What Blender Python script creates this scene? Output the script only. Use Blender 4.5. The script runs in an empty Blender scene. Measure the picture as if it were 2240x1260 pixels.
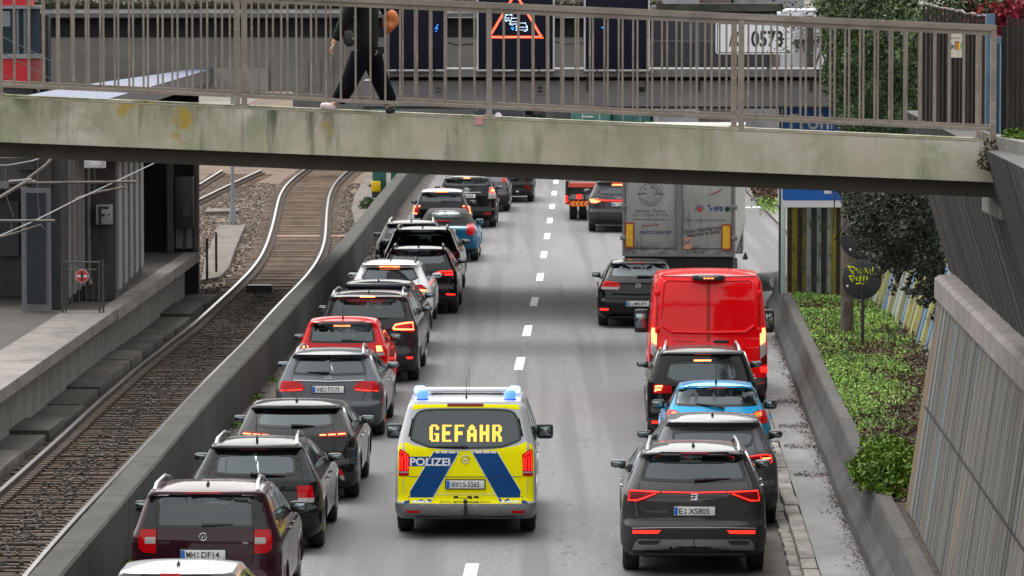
import bpy, bmesh, math, random
from mathutils import Vector, Matrix
R = random.Random(7)
sc = bpy.context.scene
COL = sc.collection

# ------------------------------------------------------------------ camera
F, CH = 10100.0, 7.6            # focal length in photo pixels, eye height above the road
TH = math.atan(678 / F)
cosT, sinT = math.cos(TH), math.sin(TH)
cam = bpy.data.cameras.new('camera')
cam.sensor_width = 36; cam.lens = F / 2240 * 36
cam.clip_start = .5; cam.clip_end = 3000
cam.dof.use_dof = True; cam.dof.focus_distance = 66; cam.dof.aperture_fstop = 8.0
camo = bpy.data.objects.new('camera', cam); COL.objects.link(camo)
camo.location = (0, 0, CH); camo.rotation_euler = (math.pi / 2 - TH, 0, 0)
sc.camera = camo
# ------------------------------------------------------------------ light
SUN_EL, SUN_AZ = math.radians(66), math.radians(335)
w = bpy.data.worlds.new('World'); sc.world = w; w.use_nodes = True
nt = w.node_tree; nt.nodes.clear()
sky = nt.nodes.new('ShaderNodeTexSky'); sky.sky_type = 'NISHITA'; sky.sun_disc = False
sky.sun_elevation = SUN_EL; sky.sun_rotation = SUN_AZ
sky.air_density = 3.0; sky.dust_density = 4.0; sky.ozone_density = 1.0
hs = nt.nodes.new('ShaderNodeHueSaturation'); hs.inputs['Saturation'].default_value = .12
bg = nt.nodes.new('ShaderNodeBackground'); bg.inputs[1].default_value = .15
wo = nt.nodes.new('ShaderNodeOutputWorld')
nt.links.new(sky.outputs[0], hs.inputs['Color']); nt.links.new(hs.outputs[0], bg.inputs[0]); nt.links.new(bg.outputs[0], wo.inputs[0])
sun = bpy.data.lights.new('sun', 'SUN'); sun.energy = .6; sun.angle = math.radians(35); sun.color = (1, .95, .88)
suno = bpy.data.objects.new('sun', sun); COL.objects.link(suno)
sd = Vector((math.sin(SUN_AZ) * math.cos(SUN_EL), math.cos(SUN_AZ) * math.cos(SUN_EL), math.sin(SUN_EL)))
suno.rotation_euler = sd.to_track_quat('Z', 'Y').to_euler()
sc.view_settings.view_transform = 'Standard'; sc.view_settings.look = 'None'
sc.view_settings.gamma = 1; sc.view_settings.exposure = 1.15
sc.render.engine = 'CYCLES'
sc.cycles.use_denoising = True
sc.cycles.max_bounces = 8; sc.cycles.transparent_max_bounces = 12
sc.cycles.sample_clamp_indirect = 4

# ------------------------------------------------------------------ helpers
def ray(px, py):
    u = (px - 1120) / F; v = (630 - py) / F
    return Vector((u, cosT + v * sinT, v * cosT - sinT))
def at_h(px, py, h=0.0):
    "point at height h seen at pixel (px, py) of the 2240 px photograph"
    d = ray(px, py); t = (h - CH) / d.z
    return Vector((d.x * t, d.y * t, h))
def at_y(px, py, Y):
    d = ray(px, py); t = Y / d.y
    return Vector((d.x * t, Y, CH + d.z * t))
def tab(t, x):
    if x <= t[0][0]:
        a, b = t[0], t[1]
    elif x >= t[-1][0]:
        a, b = t[-2], t[-1]
    else:
        for a, b in zip(t, t[1:]):
            if x <= b[0]: break
    k = (x - a[0]) / (b[0] - a[0])
    return a[1] + (b[1] - a[1]) * k
def tabc(t, x):
    return tab(t, min(max(x, t[0][0]), t[-1][0]))

DIM = dict(fb_conc=1.2, barrier_left=.28, barrier_top=.27, platform_edge=.43, platform_top=.30, ballast=.40, sleeper=.42, barrier_right=.32, barrier_right_top=.30,
    corr_low=.9, corr_high=.7, shaft_grey=.5, bridge_conc=1.2, beam=1.3, lorry_white=.68, rail_paint=.85, slab=.5, coping=.62, fb_soffit=.7, lilac_frame=.5, louvre=.7, canopy_blue=.13, asphalt=.64,
    gutter=.5, concrete=.6, stone=.5, stone_far=.6, soil=.7, house_wall=.5, ledge_c=.6, cover_panel=1.2, canopy_grey=.6, walk_beam=1.0, lift_red=.9, lift_frame=.6, sign_white=.6, boards=.5,
    rail_side=.6, pole_c=.6, sign_back=.6, wall_paint1=.6, wall_paint2=.4, leaf_ground=.95, leaf_bush=.6, leaf_ivy=.6, leaf_brown=.6, leaf_red=.6, alu=.55, rail_top=.9, gate_grey=.6, pipe_grey=.6, galvanised=.7,
    blue_steel=.7, yellow_plastic=.75, white_wall=.6, sign_w=1.1, sign_frame=.7, kerb=.62, walk=.62, lichen=.6, parapet_b=.6, parapet_mossy=.6, mossy=.6, container_teal=.9, nose_white=.6)
def dim(name, c):
    k = DIM.get(name, 1); return tuple(x * k for x in c)
def mk(name, col, rough=.6, metal=0., coat=0., var=0., vscale=4., bump=0., bscale=60., spec=.5, emit=None, es=0., trans=0., streak=False, col2=None, alpha=None):
    col = dim(name, col); col2 = dim(name, col2) if col2 else None
    m = bpy.data.materials.new(name); m.use_nodes = True
    nt = m.node_tree; b = nt.nodes['Principled BSDF']
    b.inputs['Base Color'].default_value = (*col, 1)
    b.inputs['Roughness'].default_value = rough; b.inputs['Metallic'].default_value = metal
    b.inputs['Coat Weight'].default_value = coat; b.inputs['Coat Roughness'].default_value = .04
    b.inputs['Specular IOR Level'].default_value = spec
    if emit: b.inputs['Emission Color'].default_value = (*emit, 1); b.inputs['Emission Strength'].default_value = es
    if trans: b.inputs['Transmission Weight'].default_value = trans
    if var or col2:
        tc = nt.nodes.new('ShaderNodeTexCoord'); mp = nt.nodes.new('ShaderNodeMapping')
        if streak: mp.inputs['Scale'].default_value = (1, 1, .12)
        n = nt.nodes.new('ShaderNodeTexNoise'); n.inputs['Scale'].default_value = vscale; n.inputs['Detail'].default_value = 8; n.inputs['Roughness'].default_value = .65
        r = nt.nodes.new('ShaderNodeValToRGB')
        c2 = col2 or tuple(c * (1 - var) for c in col)
        c1 = col if col2 else tuple(min(1, c * (1 + var)) for c in col)
        r.color_ramp.elements[0].position = .36; r.color_ramp.elements[1].position = .64
        r.color_ramp.elements[0].color = (*c2, 1); r.color_ramp.elements[1].color = (*c1, 1)
        nt.links.new(tc.outputs['Object'], mp.inputs[0]); nt.links.new(mp.outputs[0], n.inputs[0])
        nt.links.new(n.outputs['Fac'], r.inputs[0]); nt.links.new(r.outputs[0], b.inputs['Base Color'])
    if bump:
        n2 = nt.nodes.new('ShaderNodeTexNoise'); n2.inputs['Scale'].default_value = bscale; n2.inputs['Detail'].default_value = 6
        tc2 = nt.nodes.new('ShaderNodeTexCoord'); nt.links.new(tc2.outputs['Object'], n2.inputs[0])
        bp = nt.nodes.new('ShaderNodeBump'); bp.inputs['Strength'].default_value = bump; bp.inputs['Distance'].default_value = .03
        nt.links.new(n2.outputs['Fac'], bp.inputs['Height']); nt.links.new(bp.outputs[0], b.inputs['Normal'])
    return m

def layered(name, base, layers, rough=.85, bump=.4, bscale=30., metal=0.):
    """base colour with noise-masked stain layers; layer = (colour, scale xyz, low, high, detail[, (axis, a, b)])
    the optional axis part limits a layer to a range of object coordinates"""
    m = bpy.data.materials.new(name); m.use_nodes = True
    nt = m.node_tree; b = nt.nodes['Principled BSDF']; N = nt.nodes.new; L = nt.links.new
    b.inputs['Roughness'].default_value = rough; b.inputs['Metallic'].default_value = metal; base = dim(name, base)
    tc = N('ShaderNodeTexCoord'); cur = None
    for i, ly in enumerate(layers):
        col, sc3, lo, hi, det = ly[:5]; col = dim(name, col)
        mp = N('ShaderNodeMapping'); mp.inputs['Scale'].default_value = sc3; mp.inputs['Location'].default_value = (i * 3.7, i * 1.3, i * 2.1)
        n = N('ShaderNodeTexNoise'); n.inputs['Scale'].default_value = 1; n.inputs['Detail'].default_value = det; n.inputs['Roughness'].default_value = .65
        mr = N('ShaderNodeMapRange'); mr.inputs['From Min'].default_value = lo; mr.inputs['From Max'].default_value = hi
        L(tc.outputs['Object'], mp.inputs[0]); L(mp.outputs[0], n.inputs[0]); L(n.outputs['Fac'], mr.inputs['Value'])
        fac = mr.outputs[0]
        if len(ly) > 5:
            ax, a, c = ly[5]
            sx = N('ShaderNodeSeparateXYZ'); L(tc.outputs['Object'], sx.inputs[0])
            m2 = N('ShaderNodeMapRange'); m2.inputs['From Min'].default_value = a; m2.inputs['From Max'].default_value = c
            L(sx.outputs[ax], m2.inputs['Value'])
            mu = N('ShaderNodeMath'); mu.operation = 'MULTIPLY'; L(fac, mu.inputs[0]); L(m2.outputs[0], mu.inputs[1]); fac = mu.outputs[0]
        mx = N('ShaderNodeMix'); mx.data_type = 'RGBA'
        if cur is None: mx.inputs['A'].default_value = (*base, 1)
        else: L(cur, mx.inputs['A'])
        mx.inputs['B'].default_value = (*col, 1); L(fac, mx.inputs['Factor']); cur = mx.outputs['Result']
    L(cur, b.inputs['Base Color'])
    if bump:
        n2 = N('ShaderNodeTexNoise'); n2.inputs['Scale'].default_value = bscale; n2.inputs['Detail'].default_value = 7
        L(tc.outputs['Object'], n2.inputs[0])
        bp = N('ShaderNodeBump'); bp.inputs['Strength'].default_value = bump; bp.inputs['Distance'].default_value = .03
        L(n2.outputs['Fac'], bp.inputs['Height']); L(bp.outputs[0], b.inputs['Normal'])
    return m

def leafmat(name, a, c, rough=.5):
    a = dim(name, a); c = dim(name, c)
    m = bpy.data.materials.new(name); m.use_nodes = True
    nt = m.node_tree; b = nt.nodes['Principled BSDF']; b.inputs['Roughness'].default_value = rough; b.inputs['Specular IOR Level'].default_value = .15
    g = nt.nodes.new('ShaderNodeNewGeometry'); r = nt.nodes.new('ShaderNodeValToRGB')
    r.color_ramp.elements[0].color = (*a, 1); r.color_ramp.elements[1].color = (*c, 1)
    nt.links.new(g.outputs['Random Per Island'], r.inputs[0])
    # plants of different kinds grow in patches
    tc = nt.nodes.new('ShaderNodeTexCoord'); n = nt.nodes.new('ShaderNodeTexNoise'); n.inputs['Scale'].default_value = 1.1; n.inputs['Detail'].default_value = 4
    mr = nt.nodes.new('ShaderNodeMapRange'); mr.inputs['From Min'].default_value = .42; mr.inputs['From Max'].default_value = .62
    mx = nt.nodes.new('ShaderNodeMix'); mx.data_type = 'RGBA'; hv = nt.nodes.new('ShaderNodeHueSaturation'); hv.inputs['Hue'].default_value = .475; hv.inputs['Value'].default_value = 1.5
    nt.links.new(tc.outputs['Object'], n.inputs[0]); nt.links.new(n.outputs['Fac'], mr.inputs['Value']); nt.links.new(r.outputs[0], hv.inputs['Color'])
    nt.links.new(mr.outputs[0], mx.inputs['Factor']); nt.links.new(r.outputs[0], mx.inputs['A']); nt.links.new(hv.outputs[0], mx.inputs['B']); nt.links.new(mx.outputs['Result'], b.inputs['Base Color'])
    return m

def tag(o, label=None, cat=None, group=None, kind=None):
    if label: o['label'] = label
    if cat: o['category'] = cat
    if group: o['group'] = group
    if kind: o['kind'] = kind
    return o
def empty(name, loc, label, cat, group=None, rz=0.):
    o = bpy.data.objects.new(name, None); COL.objects.link(o); o.location = loc; o.rotation_euler.z = rz
    return tag(o, label, cat, group)

class MB:
    "collects simple shapes into ONE mesh"
    def __init__(s): s.v = []; s.f = []; s.m = []
    def add(s, vs, fs, mi=0):
        k = len(s.v); s.v += [tuple(v) for v in vs]
        for f in fs: s.f.append([i + k for i in f]); s.m.append(mi)
        return s
    def box(s, c, d, mi=0, rz=0., bev=0., rot=None):
        x, y, z = d[0] / 2, d[1] / 2, d[2] / 2
        if bev:
            bm = bmesh.new(); bmesh.ops.create_cube(bm, size=1); bmesh.ops.scale(bm, vec=d, verts=bm.verts)
            bmesh.ops.bevel(bm, geom=bm.edges[:], offset=bev, segments=2, profile=.5, affect='EDGES')
            bm.verts.index_update(); vs = [v.co.copy() for v in bm.verts]; fs = [[v.index for v in f.verts] for f in bm.faces]; bm.free()
        else:
            vs = [Vector((a, b_, c_)) for a in (-x, x) for b_ in (-y, y) for c_ in (-z, z)]
            fs = [(0, 1, 3, 2), (4, 6, 7, 5), (0, 4, 5, 1), (2, 3, 7, 6), (0, 2, 6, 4), (1, 5, 7, 3)]
        M = (rot or Matrix.Rotation(rz, 3, 'Z'))
        return s.add([M @ v + Vector(c) for v in vs], fs, mi)
    def bx(s, x0, x1, y0, y1, z0, z1, mi=0): return s.box(((x0 + x1) / 2, (y0 + y1) / 2, (z0 + z1) / 2), (abs(x1 - x0), abs(y1 - y0), abs(z1 - z0)), mi)
    def tube(s, pts, r, n=8, mi=0, caps=True):
        pts = [Vector(p) for p in pts]; rs = r if isinstance(r, (list, tuple)) else [r] * len(pts)
        vs = []; fs = []
        for i, p in enumerate(pts):
            t = (pts[min(i + 1, len(pts) - 1)] - pts[max(i - 1, 0)]).normalized()
            a = t.cross(Vector((0, 0, 1)) if abs(t.z) < .9 else Vector((1, 0, 0))).normalized(); b = t.cross(a)
            for k in range(n):
                q = 2 * math.pi * k / n; vs.append(p + (a * math.cos(q) + b * math.sin(q)) * rs[i])
        for i in range(len(pts) - 1):
            for k in range(n):
                fs.append((i * n + k, i * n + (k + 1) % n, (i + 1) * n + (k + 1) % n, (i + 1) * n + k))
        if caps: fs.append(tuple(range(n))); fs.append(tuple(reversed(range((len(pts) - 1) * n, len(pts) * n))))
        return s.add(vs, fs, mi)
    def lathe(s, c, prof, axis='z', n=24, mi=0):
        "prof: (r, h) pairs along the axis"
        vs = []; fs = []
        for r, h in prof:
            for k in range(n):
                q = 2 * math.pi * k / n; a, b = r * math.cos(q), r * math.sin(q)
                v = {'z': (a, b, h), 'x': (h, a, b), 'y': (a, h, b)}[axis]
                vs.append(Vector(v) + Vector(c))
        for i in range(len(prof) - 1):
            for k in range(n): fs.append((i * n + k, i * n + (k + 1) % n, (i + 1) * n + (k + 1) % n, (i + 1) * n + k))
        fs.append(tuple(range(n))); fs.append(tuple(range((len(prof) - 1) * n, len(prof) * n)))
        return s.add(vs, fs, mi)
    def quad(s, a, b, c, d, mi=0): return s.add([a, b, c, d], [(0, 1, 2, 3)], mi)
    def sweep(s, prof, path, mi=0, closed=True, caps=True):
        "prof: list of (dx, z); path: list of (x, y) ; profile x is added to path x"
        n = len(prof); vs = []; fs = []
        for (px, py) in path:
            for (dx, z) in prof: vs.append((px + dx, py, z))
        for i in range(len(path) - 1):
            for k in range(n if closed else n - 1):
                fs.append((i * n + k, i * n + (k + 1) % n, (i + 1) * n + (k + 1) % n, (i + 1) * n + k))
        if caps and closed: fs.append(tuple(range(n))); fs.append(tuple(range((len(path) - 1) * n, len(path) * n)))
        return s.add(vs, fs, mi)
    def build(s, name, mats, parent=None, smooth=True, ang=35, origin=None):
        me = bpy.data.meshes.new(name); me.from_pydata(s.v, [], s.f); me.update()
        bm = bmesh.new(); bm.from_mesh(me); bmesh.ops.recalc_face_normals(bm, faces=bm.faces); bm.to_mesh(me); bm.free()
        return finish(me, name, mats, parent, smooth, ang, s.m)
def finish(me, name, mats, parent=None, smooth=True, ang=35, mi=None):
    for m in (mats if isinstance(mats, (list, tuple)) else [mats]): me.materials.append(m)
    if mi: me.polygons.foreach_set('material_index', mi)
    if smooth:
        me.shade_smooth(); me.set_sharp_from_angle(angle=math.radians(ang))
    o = bpy.data.objects.new(name, me); COL.objects.link(o)
    if parent: o.parent = parent
    return o

_tc = {}
def text_mesh(txt, bold=0.0, extrude=.0):
    "returns (verts2d, faces) of a text centred at 0 with height of capitals = 1, and its width"
    key = (txt, bold)
    if key in _tc: return _tc[key]
    cu = bpy.data.curves.new('t', 'FONT'); cu.body = txt; cu.size = 1; cu.offset = bold; cu.resolution_u = 3
    o = bpy.data.objects.new('t', cu); COL.objects.link(o)
    dg = bpy.context.evaluated_depsgraph_get(); me = bpy.data.meshes.new_from_object(o.evaluated_get(dg))
    vs = [(v.co.x, v.co.y) for v in me.vertices]; fs = [tuple(p.vertices) for p in me.polygons]
    bpy.data.objects.remove(o); bpy.data.curves.remove(cu); bpy.data.meshes.remove(me)
    xs = [v[0] for v in vs] or [0]
    x0, x1 = min(xs), max(xs); h = .70
    vs = [((x - (x0 + x1) / 2) / h, y / h - .5) for x, y in vs]
    _tc[key] = (vs, fs, (x1 - x0) / h); return _tc[key]
def text_on(mb, txt, place, width, height, mi=0, bold=0., cx=0., cz=0., fit=True, slope=0.):
    "place(x, z) maps the flat text to 3D; text is fitted to width x height"
    vs, fs, w0 = text_mesh(txt, bold)
    k = width / w0 if fit else height
    mb.add([place(cx + x * k, cz + y * height + slope * x * k) for x, y in vs], fs, mi)
# ------------------------------------------------------------------ materials
def paintmat(name, col, metal=.0, rough=.42, coat=1.):
    "car paint: pigment under clear coat, dark trim where the sheet is seen from inside"
    m = mk(name, col, rough, metal, coat * .75, spec=.05)
    nt = m.node_tree; b = nt.nodes['Principled BSDF']; out = nt.nodes['Material Output']
    d = nt.nodes.new('ShaderNodeBsdfDiffuse'); d.inputs[0].default_value = (.05, .05, .05, 1)
    g = nt.nodes.new('ShaderNodeNewGeometry'); mx = nt.nodes.new('ShaderNodeMixShader')
    nt.links.new(g.outputs['Backfacing'], mx.inputs[0]); nt.links.new(b.outputs[0], mx.inputs[1]); nt.links.new(d.outputs[0], mx.inputs[2])
    nt.links.new(mx.outputs[0], out.inputs[0])
    # faint road dust film with a pattern of its own
    n = nt.nodes.new('ShaderNodeTexNoise'); n.inputs['Scale'].default_value = 3; n.inputs['Detail'].default_value = 9
    tc = nt.nodes.new('ShaderNodeTexCoord'); mr = nt.nodes.new('ShaderNodeMapRange')
    mr.inputs['To Min'].default_value = .02; mr.inputs['To Max'].default_value = .07
    nt.links.new(tc.outputs['Object'], n.inputs[0]); nt.links.new(n.outputs['Fac'], mr.inputs['Value']); nt.links.new(mr.outputs[0], b.inputs['Coat Roughness'])
    return m
def glassmat(name, tint, ior=1.75):
    m = bpy.data.materials.new(name); m.use_nodes = True
    nt = m.node_tree; nt.nodes.remove(nt.nodes['Principled BSDF']); out = nt.nodes['Material Output']
    t = nt.nodes.new('ShaderNodeBsdfTransparent'); t.inputs[0].default_value = (*tint, 1)
    g = nt.nodes.new('ShaderNodeBsdfGlossy'); g.inputs['Roughness'].default_value = .03; g.inputs[0].default_value = (.85, .96, 1, 1)
    fr = nt.nodes.new('ShaderNodeFresnel'); fr.inputs[0].default_value = ior
    mx = nt.nodes.new('ShaderNodeMixShader')
    nt.links.new(fr.outputs[0], mx.inputs[0]); nt.links.new(t.outputs[0], mx.inputs[1]); nt.links.new(g.outputs[0], mx.inputs[2]); nt.links.new(mx.outputs[0], out.inputs[0])
    return m
M = {}
M['black_paint'] = paintmat('black_paint', (.003, .003, .0045))
M['navy_paint'] = paintmat('navy_paint', (.010, .013, .026), .3)
M['dark_grey_paint'] = paintmat('dark_grey_paint', (.050, .046, .048), .45)
M['brown_grey_paint'] = paintmat('brown_grey_paint', (.022, .019, .024), .4)
M['grey_paint'] = paintmat('grey_paint', (.085, .085, .095), .5)
M['steel_paint'] = paintmat('steel_paint', (.065, .070, .085), .5)
M['silver_paint'] = paintmat('silver_paint', (.40, .41, .43), .5, .3)
M['white_paint'] = paintmat('white_paint', (.72, .72, .73))
M['red_paint'] = paintmat('red_paint', (.60, .001, .004))
M['van_red'] = paintmat('van_red', (.80, .0, .004))
M['maroon_paint'] = paintmat('maroon_paint', (.032, .005, .011), .3)
M['blue_paint'] = paintmat('blue_paint', (.0, .24, .46), .3)
M['mini_blue'] = paintmat('mini_blue', (.008, .10, .20), .3)
M['soft_top'] = mk('soft_top', (.02, .018, .018), .85, bump=.2, bscale=200)
M['glass_clear'] = glassmat('glass_clear', (.72, .82, .82), 2.0)
M['glass_mid'] = glassmat('glass_mid', (.42, .49, .50), 1.85)
M['glass_soft'] = glassmat('glass_soft', (.62, .72, .74), 1.35)
M['glass_dark'] = glassmat('glass_dark', (.03, .031, .036), 1.9)
M['frit'] = mk('frit', (.006, .006, .007), .12)
M['plastic'] = mk('plastic', (.018, .018, .02), .55)
M['grey_plastic'] = mk('grey_plastic', (.05, .05, .055), .6)
M['rubber'] = mk('rubber', (.012, .012, .013), .85)
M['tyre'] = mk('tyre', (.016, .016, .017), .8, bump=.3, bscale=80)
M['rim'] = mk('rim', (.3, .3, .31), .25, 1.)
M['chrome'] = mk('chrome', (.55, .56, .58), .12, 1.)
M['satin'] = mk('satin', (.32, .32, .34), .3, .9)
M['seat'] = mk('seat', (.05, .05, .052), .9)
M['seam'] = mk('seam', (.004, .004, .004), .9)
M['lamp_red'] = mk('lamp_red', (.34, .0, .003), .18, coat=.25, spec=.2, emit=(1, .0, .005), es=.035)
M['lamp_dark'] = mk('lamp_dark', (.16, .0, .002), .25, spec=.3)
M['lamp_lit'] = mk('lamp_lit', (.8, .05, .02), .2, emit=(1, .014, .010), es=.95)
M['lamp_hot'] = mk('lamp_hot', (1, .3, .15), .2, emit=(1, .15, .05), es=2.6)
M['lamp_amber'] = mk('lamp_amber', (.8, .2, .02), .15, coat=1, emit=(1, .25, .0), es=.1)
M['lamp_clear'] = mk('lamp_clear', (.38, .33, .33), .15, coat=.4)
M['mirror_glass'] = mk('mirror_glass', (.26, .31, .33), .08, 1.)
M['plate'] = mk('plate', (.74, .74, .71), .4)
M['plate_blue'] = mk('plate_blue', (.01, .13, .55), .35)
M['ink'] = mk('ink', (.012, .012, .014), .5)
M['pol_yellow'] = mk('pol_yellow', (.95, .86, .0), .45, spec=.1, emit=(.8, .85, 0), es=.0)
M['pol_blue'] = mk('pol_blue', (.0, .058, .21), .35, spec=.2)
M['pol_white'] = mk('pol_white', (.75, .76, .80), .3, coat=.2)
M['led_orange'] = mk('led_orange', (1, .5, .1), .4, emit=(1, .40, .03), es=1.15)
M['blue_lamp'] = mk('blue_lamp', (.2, .4, 1), .2, emit=(.01, .05, 1), es=1.8)
M['blue_lamp_core'] = mk('blue_lamp_core', (.7, .85, 1), .2, emit=(.10, .28, 1), es=2.6)

# ------------------------------------------------------------------ vehicles
def smooth_poly(p, it=2):
    for _ in range(it):
        q = []
        for i in range(len(p)):
            a, b = p[i], p[(i + 1) % len(p)]
            q.append((a[0] * .75 + b[0] * .25, a[1] * .75 + b[1] * .25)); q.append((a[0] * .25 + b[0] * .75, a[1] * .25 + b[1] * .75))
        p = q
    return p
def resample(p, d):
    out = []
    for i in range(len(p)):
        a, b = p[i], p[(i + 1) % len(p)]
        L = math.hypot(b[0] - a[0], b[1] - a[1]); n = max(1, int(L / d + .5))
        for k in range(n): out.append((a[0] + (b[0] - a[0]) * k / n, a[1] + (b[1] - a[1]) * k / n))
    return out
def area(p): return sum(p[i][0] * p[(i + 1) % len(p)][1] - p[(i + 1) % len(p)][0] * p[i][1] for i in range(len(p))) / 2
def inset(p, d):
    "offset a polygon inwards by d (miter, clamped)"
    if area(p) < 0: p = p[::-1]
    out = []; n = len(p)
    for i in range(n):
        a, b, c = p[i - 1], p[i], p[(i + 1) % n]
        e1 = Vector((b[0] - a[0], b[1] - a[1])); e2 = Vector((c[0] - b[0], c[1] - b[1]))
        if e1.length < 1e-9 or e2.length < 1e-9: out.append(b); continue
        e1.normalize(); e2.normalize()
        n1 = Vector((-e1.y, e1.x)); n2 = Vector((-e2.y, e2.x)); m = n1 + n2
        if m.length < .2: m = n1
        m.normalize(); k = d / max(.5, m.dot(n1))
        out.append((b[0] + m.x * k, b[1] + m.y * k))
    return out
def inside(p, x, y):
    c = False; n = len(p); j = n - 1
    for i in range(n):
        if (p[i][1] > y) != (p[j][1] > y) and x < (p[j][0] - p[i][0]) * (y - p[i][1]) / (p[j][1] - p[i][1]) + p[i][0]: c = not c
        j = i
    return c

FR = dict(A=(560, 540, 3.5), B=(460, 740, 3.5), C=(220, 920, 3.7067), D=(820, 800, 3.15), E=(1380, 550, 3.6), F=(1300, 740, 2.4227),
          G=(600, 340, 4.48), H=(1150, 360, 3.7067), I=(1060, 360, 6.3), J=(880, 930, 7.), T=(1350, 380, 7.), S=(1340, 1060, 6.2222), K=(880, 380, 10.5))

ROADDIR = [(40, .0214), (110, .021), (145, .0176), (172, .0162), (260, .0145)]
# proportions of the kinds of body: rear outline (z, y), half width (z, fraction inset), all for a car of height 1.5
KIND = dict(
    hatch=dict(rear=[(.19, .22), (.24, .10), (.34, .03), (.50, 0), (.60, .0), (.63, .055), (.80, .085), (.97, .13), (1.02, .17), (1.36, .50), (1.375, .42), (1.40, .40), (1.425, .44)],
               hw=[(.19, .12), (.26, .04), (.36, .01), (.55, 0), (.80, .005), (.93, .03), (1.0, .075), (1.38, .26), (1.425, .30)], ze=1.425, crown=.09),
    wagon=dict(rear=[(.19, .22), (.24, .10), (.34, .03), (.50, 0), (.60, .0), (.63, .06), (.85, .10), (.96, .13), (1.0, .17), (1.36, .44), (1.375, .34), (1.40, .32), (1.425, .36)],
               hw=[(.19, .12), (.26, .04), (.36, .01), (.55, 0), (.80, .005), (.93, .03), (1.0, .075), (1.38, .27), (1.425, .31)], ze=1.425, crown=.10),
    suv=dict(rear=[(.22, .20), (.27, .08), (.36, .02), (.50, 0), (.60, .0), (.63, .05), (.90, .07), (.98, .10), (1.03, .13), (1.35, .38), (1.37, .28), (1.395, .26), (1.425, .30)],
             hw=[(.22, .10), (.28, .03), (.38, 0), (.6, 0), (.82, .005), (.95, .03), (1.02, .07), (1.37, .24), (1.425, .29)], ze=1.425, crown=.09),
    box=dict(rear=[(.19, .20), (.24, .08), (.34, .01), (.48, 0), (.58, .04), (.70, .05), (.92, .06), (1.0, .08), (1.36, .17), (1.38, .12), (1.40, .12), (1.425, .16)],
             hw=[(.19, .10), (.26, .03), (.36, 0), (.6, 0), (.85, .005), (.97, .03), (1.02, .06), (1.38, .20), (1.425, .25)], ze=1.425, crown=.07),
)
_light_cache = {}
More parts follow.
